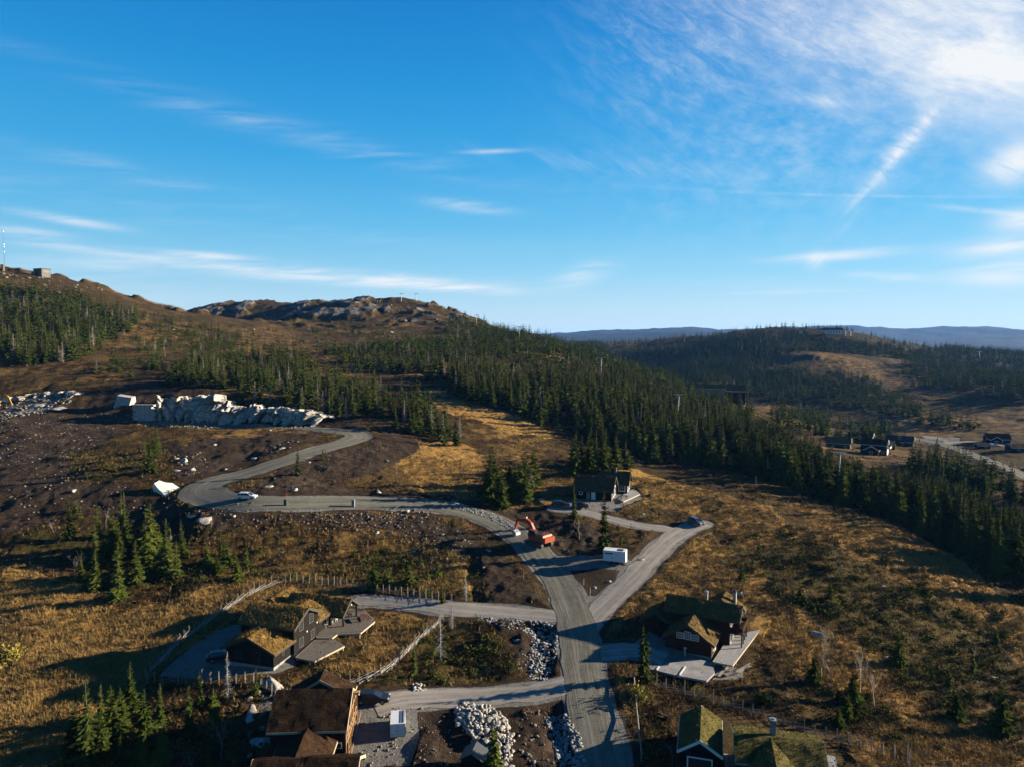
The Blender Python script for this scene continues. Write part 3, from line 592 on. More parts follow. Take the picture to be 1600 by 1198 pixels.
T += stand(((1180,890),(1240,880),(1330,960),(1500,1080),(1560,1180),(1400,1150),(1300,1040)), 7, .8, 2.6, 'low shrubby spruce on the open right slope', (12, .0))
T += stand(((40,790),(130,780),(330,800),(400,850),(420,890),(300,900),(120,900),(60,860)), 6.5, 3, 8, 'loose spruce on the heath below the lower road', (12, -.15))
T += stand(((420,860),(560,850),(740,880),(730,930),(560,900),(440,890)), 7, 1, 3.2, 'shrubby spruce on the heath behind the pole fence', (12, .0))
T += stand(((705,500),(760,509),(860,531),(960,561),(940,576),(800,548),(700,525)), 6, 5, 9, 'spruce on the shoulder below the skyline pylon', (30, -.5))
T += stand(((150,490),(250,500),(330,515),(400,525),(440,560),(380,580),(260,575),(170,560)), 11, 3, 7.5, 'scattered spruce on the saddle slope', (14, -.1))
T += stand(((400,510),(520,515),(620,525),(640,560),(560,600),(450,590)), 13, 3, 8, 'scattered spruce on the open mid slope', (18, -.1))
T += stand(((430,495),(560,500),(700,505),(760,520),(700,535),(560,530),(450,515)), 12, 2.5, 6, 'scattered spruce below the rocky hilltop', (20, -.05))
T += stand(((240,1090),(420,1095),(400,1200),(250,1200)), 6.0, 2, 4.5, 'small dark spruce in the shaded hollow', (9, -.3))  # spruces added to cast more shade over this hollow
T += stand(((90,700),(150,700),(190,720),(180,760),(110,750)), 6, 2, 5, 'small spruce at the left rim of the bare ground', (9, -.2))
T += stand(((260,560),(420,575),(560,600),(600,640),(560,655),(440,628),(330,600)), 6, 5, 10, 'spruce of the mid slope above the rock cut', (30, -.4))
# treetops stay below the sight line that leaves the valley cabins and their road in view
_b = np.array([(t[0], t[1]) for t in T]); _z = HB(_b[:, 0], _b[:, 1]); _T = []
for t, z_ in zip(T, _z):
    a_, b_, d_ = proj(t[0], t[1], z_); top_ = proj(t[0], t[1], z_ + t[2])[1]; lim = np.interp(a_, [1180, 1290, 1350, 1420, 1500, 1560, 1600], [640, 692, 718, 726, 750, 778, 792])
    if a_ > 1180 and top_ < lim and b_ > lim:
        h_ = t[2] * (b_ - lim) / (b_ - top_)
        if h_ > 3: _T.append((t[0], t[1], h_ * rs.uniform(.8, 1.05), t[3], t[4]))
    elif a_ > 1180 and b_ <= lim: continue
    else: _T.append(t)
T = _T
NEAR_N = len(T)
FAR = []
FAR += stand(((960,552),(1050,545),(1150,530),(1250,522),(1280,530),(1400,545),(1480,560),(1420,566),(1330,552),(1240,552),(1190,565),(1190,600),(1100,600),(1030,590)), 7, 8, 12, '', (90, -.7))
FAR += stand(((1040,572),(1130,565),(1210,575),(1250,578),(1300,585),(1360,592),(1380,610),(1300,622),(1200,628),(1120,612)), 6.0, 8, 12, '', (60, -.65))
FAR += stand(((1340,545),(1440,548),(1640,556),(1640,580),(1500,575),(1420,566)), 8, 8, 12, '', (90, -.7))
FAR += stand(((1400,572),(1500,576),(1640,590),(1640,632),(1560,625),(1470,610),(1430,600)), 6.5, 8, 12, '', (50, -.6))
FAR += stand(((1290,610),(1400,612),(1440,640),(1540,672),(1480,672),(1370,645),(1270,632)), 6.5, 7, 11, '', (40, -.55))
FAR += stand(((1230,635),(1300,650),(1420,690),(1380,700),(1290,690),(1200,665)), 7, 7, 11, '', (20, -.2))
FAR += stand(((1430,722),(1500,736),(1560,756),(1640,785),(1640,800),(1560,790),(1450,755),(1400,735)), 6, 8, 12, '', (20, -.3))
FAR += stand(((940,540),(1100,528),(1180,523),(1180,532),(1020,552)), 16, 8, 12, '', (200, -.8))
a_ = rs.uniform(-.05, .60, 2600); r_ = rs.uniform(1150, 2600, 2600)
FAR += [(r * math.sin(a), r * math.cos(a), rs.uniform(8, 12), '', 'spruce') for a, r in zip(a_, r_)]
def ok_cover(t): return True
ALL = T + FAR; xy = np.array([(t[0], t[1]) for t in ALL]); zz = HB(xy[:, 0], xy[:, 1]); px_, py_, dp = proj(xy[:, 0], xy[:, 1], zz)
# what the viewpoint can see of each tree: screen height, and whether a crest hides it
vis = (px_ > -30) & (px_ < 1630)
size = np.array([t[2] for t in ALL]) / dp * FPX
def hidden(x, y, z, h):
    s = np.linspace(.15, .97, 60); X_ = x[:, None] * s; Y_ = y[:, None] * s; top = z + h; ZZ = CAMZ + (top[:, None] - CAMZ) * s
    return (H0(X_, Y_) > ZZ + 1.0).any(1)
hid = hidden(xy[:, 0], xy[:, 1], zz, np.array([t[2] for t in ALL]) * .7)
print('trees', len(T), len(FAR), 'visible', int((vis & ~hid).sum()))
rank = np.where(vis & ~hid & (np.arange(len(ALL)) < len(T)), size * (1 + .1 * rs.rand(len(ALL))), 0)
order = np.argsort(-rank)
N_IND = 262
ind = [int(i) for i in order[:N_IND] if rank[i] > 0]; isin = set(ind)
print('smallest individual px', rank[ind[-1]])
FORM = ('full', 'slender', 'broad', 'narrow', 'wide low-branched', 'ragged')
PLACE = [((1290, 1335, 700, 790), 'beside the lift pylon in the right forest'), ((1480, 1640, 868, 1000), 'at the lower tip of the right forest'), ((1480, 1640, 830, 868), 'low at the right photo edge'),
 ((1540, 1640, 700, 830), 'deep in forest at the right photo edge'), ((1480, 1540, 700, 830), 'in forest below the valley road bend'), ((1400, 1480, 800, 880), 'where the right ski slope narrows'),
 ((1400, 1480, 700, 800), 'in forest below the far white car'), ((1335, 1400, 700, 780), 'right below the white-gabled far cabin'), ((1335, 1400, 780, 850), 'on the edge below the white-gabled cabin'),
 ((1230, 1290, 700, 800), 'left of the lowest lift pylon'), ((1150, 1230, 700, 800), 'on the edge far left of the lowest pylon'), ((1060, 1150, 600, 800), 'beside the second lowest lift pylon'),
 ((1000, 1060, 600, 740), 'left of the second lowest pylon'), ((880, 1000, 600, 722), 'above the middle cabin meadow'), ((600, 880, 500, 722), 'above the upper road bend')]
def where(i):
    x, y, h, lab, kd = ALL[i]; k = int(np.clip((h - 5) / 3, 0, 2)); form = FORM[VAR[i]]; tall = ('short', 'mid-height', 'tall')[k]; a, b = px_[i], py_[i]
    base = lab.split('spruce', 1)[1].strip()
    if 'right side ski slope' in lab or 'dense forest band' in lab:
        for (x0, x1, y0, y1), w_ in PLACE:
            if x0 <= a < x1 and y0 <= b < y1: base = w_; break
    return '%s %s spruce %s' % (tall, form, base)
VAR = rs.randint(0, 6, len(ALL)); LAB = {i: where(i) for i in ind}; from collections import Counter
for q in range(2):                                             # tell the remaining look-alikes apart by where they stand in their own cluster
    cnt = Counter(LAB.values())
    for lb, n_ in cnt.items():
        if n_ < 2: continue
        mem = sorted([i for i in ind if LAB[i] == lb], key=(lambda i: px_[i]) if q == 0 else (lambda i: -size[i])); m_ = len(mem)
        if q == 0 and m_ in (2, 3):
            for i, w_ in zip(mem, ('leftmost', 'rightmost') if m_ == 2 else ('leftmost', 'middle', 'rightmost')): LAB[i] = lb + ', ' + w_ + ' such'
cnt = Counter(LAB.values())
for k, i in enumerate(ind):
    x, y, h, lab, kd = ALL[i]; lb = LAB[i]
    spruce((x, y, zz[i]), h, int(VAR[i]), 0 if size[i] > 46 else 1, lb, ('alike: ' + lb) if cnt[lb] > 1 else 'spruce trees of the forest and clumps', rs.uniform(0, 6.28), rs.uniform(1.0, 1.35))
rest = [i for i in range(len(ALL)) if i not in isin and not (hid[i] and size[i] < 60) and px_[i] > -250 and px_[i] < 1850]
V = []; Fc = []; FM = []; off = 0
for i in rest:
    x, y, h, lab, kd = ALL[i]; tv, tf, cv, cf = lod(('spruce', 1 if size[i] > 30 else 2, rs.randint(6)))
    a = rs.uniform(0, 6.28); w_ = h * rs.uniform(1.05, 1.5); c_, s_ = math.cos(a), math.sin(a)
    gr = rs.rand() < .07
    if gr: tv, tf, cv, cf = lod(('dead', 0, rs.randint(4))); h *= .75
    parts_ = ((tv, tf, 2), (cv, cf, 2)) if gr else ((tv, tf, 1), (cv, cf, 0)) if size[i] > 30 else ((cv, cf, 0),)
    for vv, ff, mi in parts_:
        q = np.column_stack([(vv[:, 0] * c_ - vv[:, 1] * s_) * w_ + x, (vv[:, 0] * s_ + vv[:, 1] * c_) * w_ + y, vv[:, 2] * h + zz[i] - .1]); V.append(q); Fc.append(ff + off); FM.append(np.full(len(ff), mi)); off += len(vv)
fo = link('spruce_forest', mesh_np('spruce_forest', np.concatenate(V), np.concatenate(Fc), [M_SPR2, M_BARK, M_BIRCH], False, None, np.concatenate(FM)))
tag(fo, 'spruce forest of the far slopes and hills with scattered young spruces', 'forest', kind='stuff'); print('forest tris', off // 3)
# ---------------------------------------------------------------- solid modelling helpers
class MB:
    def __init__(s): s.v = []; s.f = []
    def add(s, vs, fs, M=None):
        n = len(s.v); s.v += [tuple(M @ Vector(p)) if M is not None else tuple(p) for p in vs]; s.f += [tuple(n + i for i in f) for f in fs]; return s
    def box(s, x0, x1, y0, y1, z0, z1, M=None):
        return s.add([(x0,y0,z0),(x1,y0,z0),(x1,y1,z0),(x0,y1,z0),(x0,y0,z1),(x1,y0,z1),(x1,y1,z1),(x0,y1,z1)], [(0,3,2,1),(4,5,6,7),(0,1,5,4),(1,2,6,5),(2,3,7,6),(3,0,4,7)], M)
    def bar(s, a, b, w, h=None, roll=0):
        """square bar between two points"""
        a = Vector(a); b = Vector(b); d = b - a; L_ = d.length; h = h or w
        q = d.to_track_quat('X', 'Z').to_matrix().to_4x4(); return s.box(0, L_, -w / 2, w / 2, -h / 2, h / 2, Matrix.Translation(a) @ q @ Matrix.Rotation(roll, 4, 'X'))
    def cyl(s, a, b, r, r2=None, n=10):
        a = Vector(a); b = Vector(b); d = (b - a).normalized(); u = d.orthogonal().normalized(); w = d.cross(u); r2 = r if r2 is None else r2
        vs = [a + (u * math.cos(6.2832 * k / n) + w * math.sin(6.2832 * k / n)) * r for k in range(n)] + [b + (u * math.cos(6.2832 * k / n) + w * math.sin(6.2832 * k / n)) * r2 for k in range(n)]
        return s.add(vs, [(k, (k + 1) % n, n + (k + 1) % n, n + k) for k in range(n)] + [tuple(range(n - 1, -1, -1)), tuple(range(n, 2 * n))])
    def prism(s, pts, z0, z1, M=None):
        n = len(pts); return s.add([(*p, z0) for p in pts] + [(*p, z1) for p in pts], [tuple(range(n - 1, -1, -1)), tuple(range(n, 2 * n))] + [(k, (k + 1) % n, n + (k + 1) % n, n + k) for k in range(n)], M)
    def build(s, name, mat, parent=None, smooth=False):
        me = bpy.data.meshes.new(name); me.from_pydata(s.v, [], s.f); me.materials.append(mat)
        if smooth: me.polygons.foreach_set('use_smooth', [True] * len(me.polygons))
        me.update(); return link(name, me, parent)
def empty(name, loc, rz=0, label=None, cat=None, group=None):
    e = bpy.data.objects.new(name, None); COL.objects.link(e); e.location = loc; e.rotation_euler = (0, 0, rz); e.empty_display_size = .2; return tag(e, label, cat, group)
def copy_tree(o, parent=None):
    c = o.copy(); COL.objects.link(c)
    if parent is not None: c.parent = parent
    for ch in [k for k in bpy.data.objects if k.parent == o]: copy_tree(ch, c)
    return c
def boards(name, c, step=.16, rough=.8, vert=True, var=.35):
    b = NB(name); tcs = b.t.nodes.new('ShaderNodeSeparateXYZ'); b.t.links.new(b.tc.outputs['Object'], tcs.inputs[0])
    q = b.math('ADD', tcs.outputs[0], tcs.outputs[1]) if vert else tcs.outputs[2]
    w = b.math('SINE', b.math('MULTIPLY', q, 6.2832 / step)); n = b.noise(2.2, 5, .6, 'obj'); n2_ = b.noise(1.0, 4, .6, 'obj', 0, (5, 5, .6) if vert else (.8, .8, 6))
    b.col(b.mix(b.ramp(n2_, .3, .7), tuple(v * (1 - var) for v in c), tuple(v * (1 + var) for v in c))); b.rough(rough); b.b.inputs['Specular IOR Level'].default_value = .06
    b.bump(b.math('ADD', b.ramp(w, -.2, .3), b.math('MULTIPLY', n, .3)), .7, .03); return b.m
M_BLACKW = boards('black_stained_boards', (.013, .0115, .010)); M_BROWNW = boards('dark_brown_boards', (.030, .014, .008)); M_GREYW = boards('weathered_grey_boards', (.075, .072, .068)); M_NEWW = boards('fresh_pine_boards', (.34, .21, .11), .2)
M_DECK = boards('grey_deck_boards', (.125, .112, .098), .14, .7); M_PALEDECK = boards('pale_deck_boards', (.27, .275, .28), .14, .7); M_FASCIA = simple('pale_timber_fascia', (.36, .31, .22), .7, .2, 4); M_WHITE = simple('white_paint', (.66, .67, .66), .5, .08, 3)
M_DKTRIM = simple('dark_trim', (.034, .030, .027), .7, .2, 4); M_CONC = simple('concrete', (.24, .235, .22), .9, .25, 1.5, 0, .3); M_STEEL = simple('galvanised_steel', (.42, .43, .43), .45, .12, 3, .6); M_LOG = simple('weathered_poles', (.19, .172, .15), .85, .3, 5)
M_BLACKP = simple('black_plastic', (.02, .02, .022), .5, .1, 4); M_STONEW = simple('slate_stone', (.17, .17, .175), .85, .35, 2.5, 0, .4)
gl = NB('window_glass'); gl.col((.015, .02, .026)); gl.rough(.2); gl.b.inputs['Specular IOR Level'].default_value = .35; M_GLASS = gl.m
def turf(name, c1, c2, c3, c4):
    b = NB(name); n = b.noise(.8, 5, .6, 'obj'); n2_ = b.noise(5, 5, .65, 'obj'); n3_ = b.noise(2.2, 4, .6, 'obj')
    b.col(b.mix(b.ramp(n, .38, .62), b.mix(b.ramp(n2_, .3, .7), c1, c2), b.mix(b.ramp(n3_, .3, .7), c3, c4))); b.bump(n2_, .8, .15); return b.m
M_TURF_GOLD = turf('dry_grass_turf', (.085, .055, .017), (.20, .125, .038), (.045, .036, .011), (.30, .18, .055))
M_TURF_BROWN = turf('brown_turf', (.010, .006, .004), (.036, .020, .010), (.018, .010, .006), (.062, .036, .018))
M_TURF_DARK = turf('shade_darkened_turf', (.007, .0045, .003), (.024, .014, .008), (.012, .007, .004), (.040, .024, .012))  # brown turf darkened, putting the shade of unlit slopes into its colour
M_TURF_TAN = turf('tan_turf', (.040, .028, .014), (.095, .065, .030), (.055, .038, .018), (.13, .090, .042))
M_TURF_GREEN = turf('green_turf', (.042, .042, .011), (.090, .084, .020), (.070, .054, .018), (.13, .105, .034))
M_TURF_OLIVE = turf('olive_turf', (.052, .035, .013), (.12, .082, .027), (.080, .050, .018), (.18, .12, .042))
TR = random.Random(5)
def roof_mesh(x0, x1, y0, y1, ev, rd, axis, over, eo, th, tufts, lump=.09, blade=.38, step=.4):
    """turf roof: two thick lumpy slopes with grass blades. returns (turf MB, fascia MB)"""
    t = MB(); f = MB(); 
    def P_(a, b, z): return (a, b, z) if axis == 'x' else (b, a, z)          # a runs along the ridge, b across
    if axis == 'x': a0, a1, b0, b1 = x0 - over, x1 + over, y0, y1
    else: a0, a1, b0, b1 = y0 - over, y1 + over, x0, x1
    bc = (b0 + b1) / 2; hw = (b1 - b0) / 2; sl = (rd - ev) / hw; bw = hw + eo; na = max(3, int((a1 - a0) / step)); nb_ = max(3, int(bw / step)); sd_ = TR.uniform(0, 999)
    def top(a, q): # q signed distance from ridge
        z = rd - sl * abs(q) + th - .10 * math.exp(-(q / .45) ** 2)
        e = 1.0 if (a0 + .02 < a < a1 - .02 and abs(q) < bw - .02) else .25
        return z + lump * 1.6 * e * float(fbm(np.array([a + sd_]), np.array([q * 1.7]), 1.6, 3, 8)[0])
    qs = [-bw + i * bw / nb_ for i in range(nb_)] + [i * bw / nb_ for i in range(nb_ + 1)]; As = [a0 + (a1 - a0) * i / na for i in range(na + 1)]; n = len(t.v)
    for a in As:
        for q in qs: t.v.append(P_(a, bc + q, top(a, q)))
    m = len(qs)
    for i in range(na):
        for j in range(m - 1):
            k = i * m + j; F_ = (k, k + m, k + m + 1, k + 1); t.f.append(F_ if axis == 'x' else F_[::-1])
    # thickness: skirt down to the boarded underside
    for i, a in ((0, a0), (na, a1)):
        base = len(t.v)
        for j, q in enumerate(qs): t.v.append(P_(a, bc + q, rd - sl * abs(q) + .02))
        for j in range(m - 1): k = i * m + j; t.f.append((k, k + 1, base + j + 1, base + j))
    for s_ in (-1, 1):
        base = len(t.v); j = 0 if s_ < 0 else m - 1
        for a in As: t.v.append(P_(a, bc + s_ * bw, rd - sl * bw + .02))
        for i in range(na): k = i * m + j; t.f.append((k, k + m, base + i + 1, base + i))
    n = int(tufts * (a1 - a0) * 2 * bw)
    for i in range(n):
        a = TR.uniform(a0, a1); q = TR.uniform(-bw, bw); z = top(a, q) - .05; w = TR.uniform(.03, .07); h_ = blade * TR.uniform(.4, 1.2); an = TR.uniform(0, 3.14); l1, l2 = TR.uniform(-.25, .25), TR.uniform(-.25, .25); k = len(t.v)
        t.v += [P_(a - w * math.cos(an), bc + q - w * math.sin(an), z), P_(a + w * math.cos(an), bc + q + w * math.sin(an), z), P_(a + l1, bc + q + l2, z + h_)]; t.f.append((k, k + 1, k + 2))
    # boarded underside and verge / eave boards
    for s_ in (-1, 1):
        e = P_(0, 0, 0)
        c = [P_(a0 + .01, bc, rd + .015), P_(a1 - .01, bc, rd + .015), P_(a1 - .01, bc + s_ * (bw - .01), rd - sl * (bw - .01) + .015), P_(a0 + .01, bc + s_ * (bw - .01), rd - sl * (bw - .01) + .015)]
        d = [(p[0], p[1], p[2] - .09) for p in c]; f.add(c + d, [(0,1,2,3),(7,6,5,4),(0,4,5,1),(1,5,6,2),(2,6,7,3),(3,7,4,0)])
        for a in (a0, a1):
            g_ = .03 if a == a1 else -.03; lo, hi = sorted((a + g_ * .2, a + g_ * 1.4)); z_ = th + .03
            q0 = [P_(lo, bc, rd - .16), P_(hi, bc, rd - .16), P_(hi, bc + s_ * bw, rd - sl * bw - .16), P_(lo, bc + s_ * bw, rd - sl * bw - .16)]
            q1 = [(p[0], p[1], p[2] + .16 + z_ * .75) for p in q0]; f.add(q0 + q1, [(0,1,2,3),(7,6,5,4),(0,4,5,1),(1,5,6,2),(2,6,7,3),(3,7,4,0)])
        q = bc + s_ * (bw + .03); zz_ = rd - sl * bw; p0 = P_(a0, q, zz_ - .1); p1 = P_(a1, q, zz_ - .1); f.bar((p0[0], p0[1], zz_ + th * .3), (p1[0], p1[1], zz_ + th * .3), .05, .12 + th * .55)
    return t, f
def wall_mesh(x0, x1, y0, y1, z0, ev, rd, axis):
    w = MB()
    if axis == 'x': g_ = [(x0, y0), (x0, (y0 + y1) / 2), (x0, y1), (x1, y0), (x1, (y0 + y1) / 2), (x1, y1)]
    else: g_ = [(x0, y0), ((x0 + x1) / 2, y0), (x1, y0), (x0, y1), ((x0 + x1) / 2, y1), (x1, y1)]
    e = ev - .06; r = rd - .06
    vs = [(g_[0][0], g_[0][1], z0), (g_[0][0], g_[0][1], e), (g_[1][0], g_[1][1], r), (g_[2][0], g_[2][1], e), (g_[2][0], g_[2][1], z0),
          (g_[3][0], g_[3][1], z0), (g_[3][0], g_[3][1], e), (g_[4][0], g_[4][1], r), (g_[5][0], g_[5][1], e), (g_[5][0], g_[5][1], z0)]
    return w.add(vs, [(0, 1, 2, 3, 4), (9, 8, 7, 6, 5), (0, 5, 6, 1), (4, 3, 8, 9), (1, 6, 7, 2), (2, 7, 8, 3), (0, 4, 9, 5)])
def block(root, x0, x1, y0, y1, z0, ev, rd, axis, wm_, rm, fm=None, over=.55, eo=.55, th=.28, tufts=10, lump=.09, blade=.38, plinth=0, wname='wall', rname='roof'):
    wall_mesh(x0, x1, y0, y1, z0 + plinth, ev, rd, axis).build(wname, wm_, root)
    if plinth: MB().box(x0 - .04, x1 + .04, y0 - .04, y1 + .04, z0 - 1.2, z0 + plinth).build('foundation', M_CONC, root)
    t, f = roof_mesh(x0, x1, y0, y1, ev, rd, axis, over, eo, th, tufts, lump, blade)
    r = t.build(rname, rm, root); f.build('fascia', fm or M_DKTRIM, r); return r
def window(root, p, face, w, h, fm=None, cols=2, rows=2, name='window', fr=.09, glass=None):
    """window centred at p on a wall whose outward normal is face ('x','-x','y','-y')"""
    ang = {'y': math.pi, '-y': 0, 'x': math.pi / 2, '-x': -math.pi / 2}[face]; M = Matrix.Translation(Vector(p)) @ Matrix.Rotation(ang, 4, 'Z')
    f = MB(); d = .07
    f.box(-w/2 - fr, w/2 + fr, -d, .03, h/2, h/2 + fr, M); f.box(-w/2 - fr, w/2 + fr, -d, .03, -h/2 - fr, -h/2, M); f.box(-w/2 - fr, -w/2, -d, .03, -h/2, h/2, M); f.box(w/2, w/2 + fr, -d, .03, -h/2, h/2, M)
    for i in range(1, cols): x = -w/2 + w * i / cols; f.box(x - .022, x + .022, -d * .8, .02, -h/2, h/2, M)
    for i in range(1, rows): z = -h/2 + h * i / rows; f.box(-w/2, w/2, -d * .78, .018, z - .02, z + .02, M)
    fo_ = f.build(name, fm or M_WHITE, root); MB().box(-w/2, w/2, -.03, .012, -h/2, h/2, M).build('pane', glass or M_GLASS, fo_); return fo_
def door(root, p, face, w=.95, h=2.05, mat=None, fm=None):
    ang = {'y': math.pi, '-y': 0, 'x': math.pi / 2, '-x': -math.pi / 2}[face]; M = Matrix.Translation(Vector(p)) @ Matrix.Rotation(ang, 4, 'Z')
    f = MB(); f.box(-w/2 - .1, -w/2, -.07, .03, 0, h + .1, M); f.box(w/2, w/2 + .1, -.07, .03, 0, h + .1, M); f.box(-w/2, w/2, -.07, .03, h, h + .1, M)
    dd = MB().box(-w/2, w/2, -.045, .02, 0, h, M).build('door', mat or M_BROWNW, root); f.build('frame', fm or M_WHITE, dd); MB().box(w/2 - .16, w/2 - .1, -.1, -.045, .98, 1.06, M).build('handle', M_STEEL, dd)
def posts(root, pts, z0, z1, w=.2, mat=None, name='post'):
    for x, y in pts: MB().box(x - w/2, x + w/2, y - w/2, y + w/2, z0, z1).build(name, mat or M_BROWNW, root)
def chimney(root, x, y, z0, z1, w=.6, d=.6, mat=None, capm=None, name='chimney'):
    c = MB().box(x - w/2, x + w/2, y - d/2, y + d/2, z0, z1).build(name, mat or M_STONEW, root); MB().box(x - w/2 - .08, x + w/2 + .08, y - d/2 - .08, y + d/2 + .08, z1 + .002, z1 + .14).box(x - w/4, x + w/4, y - d/4, y + d/4, z1 + .142, z1 + .32).build('chimney_cap', capm or M_STEEL, c)
def pz(px, py, z):
    d = pix_dir(px, py); s = (z - CAMZ) / d.z; return (d.x * s, d.y * s)
def deck(root, pts, z, mat, th=.12, leg_to=-1.2, fascia=None, name='deck'):
    """pts: world xy outline; built in root's own frame"""
    Mi = (Matrix.Translation(root.location) @ Matrix.Rotation(root.rotation_euler[2], 4, 'Z')).inverted(); q = [(Mi @ Vector((x, y, z))) for x, y in pts]; zl = q[0].z; p2 = [(v.x, v.y) for v in q]
    ar = sum(p2[i - 1][0] * p2[i][1] - p2[i][0] * p2[i - 1][1] for i in range(len(p2)))
    if ar < 0: p2 = p2[::-1]
    dk = MB().prism(p2, zl - th, zl).build(name, mat, root)
    f = MB()
    for i in range(len(p2)):
        a, b = Vector((*p2[i - 1], zl - .12)), Vector((*p2[i], zl - .12)); n = Vector(((b - a).y, -(b - a).x, 0)).normalized() * .035; f.bar(a + n, b + n, .05, .26)
        for t in np.arange(.1, (b - a).length, 2.4): c = a + (b - a).normalized() * t - n * 5; f.box(c.x - .06, c.x + .06, c.y - .06, c.y + .06, zl - 1.9, zl - th - .002)
    f.build('deck_edge', fascia or M_FASCIA, dk); return dk
R2 = lambda d: R(d)
# ---------------------------------------------------------------- cabin with the two-storey dark gable (lower left)
zA = float(H0(-34., 107.)) + .1
A = empty('cabin', (-34, 107, zA), R(-16), 'black two-storey cabin with golden turf roofs and grey deck inside the pole fence', 'cabin', 'turf-roofed cabins')
block(A, -9.6, 0, 0, 7.0, 0, 4.5, 6.3, 'x', M_BLACKW, M_TURF_GOLD, over=.5, tufts=14, blade=.5, plinth=.25)
block(A, -8.9, -.5, -4.6, .02, 0, 2.45, 4.35, 'y', M_BLACKW, M_TURF_GOLD, over=.5, tufts=16, blade=.6, lump=.16, plinth=.25, wname='garage_wall', rname='garage_roof')
block(A, -8, -.3, 7.03, 10.9, 0, 2.9, 4.6, 'y', M_BLACKW, M_TURF_GOLD, over=.2, tufts=16, blade=.6, lump=.16, wname='link_wall', rname='link_roof')
block(A, -6.5, 0, 10.93, 15.9, 0, 2.7, 4.5, 'x', M_BLACKW, M_TURF_GOLD, over=2.7, tufts=14, blade=.5, lump=.12, wname='porch_wing_wall', rname='porch_wing_roof')
block(A, -14.5, -9.2, 11.5, 17, -.3, 2.2, 3.9, 'y', M_BLACKW, M_TURF_GOLD, over=.6, tufts=16, blade=.6, lump=.2, wname='annex_wall', rname='annex_roof')
for y_, z_ in ((2.0, 1.35), (5.3, 1.35), (2.0, 4.0), (4.9, 4.15)): window(A, (.0, y_, z_ + .1), 'x', 1.0, 1.3, M_GREYW, 2, 3, fr=.12)
window(A, (-.5, -2.2, 1.5), 'x', .5, .7, M_DKTRIM, 1, 2); window(A, (0, 12.2, 1.35), 'x', 1.0, 1.6, M_DKTRIM, 2, 2); window(A, (0, 14.6, 1.35), 'x', 1.0, 1.6, M_DKTRIM, 2, 2); window(A, (-3, 10.93, 1.5), '-y', 1.2, 1.2, M_DKTRIM, 2, 2)
window(A, (-6.6, -4.6, 1.5), '-y', 1.0, 1.0, M_DKTRIM, 2, 2); door(A, (-3.4, -4.6, .26), '-y', 1.0, 2.0, M_BROWNW, M_DKTRIM)
posts(A, ((2.3, 11.1), (2.3, 15.7)), -.2, 2.66, .24, M_BLACKW)
for p in ((.10, 3.5, 2.6), (.10, 6.5, 2.9), (2.62, 13.4, 3.6)): MB().cyl((p[0] - .1, p[1], p[2]), (p[0] + .06, p[1], p[2]), .13).build('wall_lamp', M_WHITE, A)
MB().bar((-.3, .4, 2.52), (-.3, 6.6, 2.52), .1).build('floor_band', M_DKTRIM, A)
zd = zA + .42
deck(A, [pz(461.8, 1026, zd), pz(492, 1032, zd), pz(538, 1008.5, zd), pz(519, 997, zd), pz(494.5, 997.5, zd)], zd, M_DECK, name='lower_deck')
zd2 = zA + .62
deck(A, [pz(494.8, 996, zd2), pz(519, 996, zd2), pz(527, 990, zd2), pz(563, 988.5, zd2), pz(585.5, 970, zd2), pz(571, 954, zd2), pz(548, 952, zd2), pz(520, 957, zd2), pz(500, 966, zd2)], zd2, M_DECK, name='upper_deck')
# ---------------------------------------------------------------- cabin under construction (bottom left)
zB = -.3
B = empty('cabin', (-20.6, 83.8, zB), R(3), 'unfinished cabin with dark bare-turf roof and fresh pine gable beside the gravel yard', 'cabin', 'turf-roofed cabins')
block(B, -9.0, 0, 0, 8.2, -.8, 4.7, 7.4, 'x', M_BROWNW, M_TURF_DARK, M_FASCIA, over=.35, tufts=4, lump=.12, blade=.15)
block(B, -7.6, -1.2, -9.5, .02, -.8, 3.0, 4.8, 'y', M_BROWNW, M_TURF_BROWN, M_FASCIA, over=.1, eo=.3, tufts=4, lump=.14, blade=.15, wname='front_wing_wall', rname='front_wing_roof')
block(B, -8.6, -.9, 8.22, 10.9, -.8, 4.5, 6.6, 'y', M_BROWNW, M_TURF_BROWN, M_FASCIA, over=.2, tufts=4, lump=.1, blade=.15, wname='rear_wing_wall', rname='rear_wing_roof')
w = MB(); 
for y_ in (.12, 1.7, 3.2, 4.1, 5.2, 6.6, 8.05): w.box(.02, .16, y_ - .08, y_ + .08, -.8, 4.85 + (1 - abs(y_ - 4.1) / 4.1) * 1.95)
for z_ in (.1, 2.3, 3.0, 4.75): w.box(.022, .158, .1, 8.1, z_, z_ + .14)
w.bar((.3, -.1, -.5), (.55, 8.8, 1.9), .12); w.build('pine_framing', M_NEWW, B)
for y_, z_ in ((2.4, 1.3), (5.9, 1.3), (2.6, 3.85), (5.4, 3.85)): window(B, (.02, y_, z_), 'x', 1.0, 1.2, M_NEWW, 2, 1)
window(B, (-.7, 0, 2.4), '-y', .5, .6, M_WHITE, 1, 1)
MB().box(.38, 1.2, 3.75, 4.45, 6.92, 7.1).build('ridge_beam', M_NEWW, B)
S = empty('cabin', (-17.4, 76.2, -.9), R(3), 'pine-trimmed turf-roofed building cut by the bottom edge beside the unfinished cabin', 'cabin', 'turf-roofed cabins')
block(S, -11.0, 0, -3.6, 3.0, -.5, 4.4, 6.2, 'x', M_BROWNW, M_TURF_DARK, M_FASCIA, over=.4, tufts=5, lump=.14, blade=.2); window(S, (0, -.3, 2.2), 'x', 1.1, 1.2, M_NEWW, 2, 1); window(S, (0, -.3, 4.6), 'x', .8, .7, M_NEWW, 2, 1)
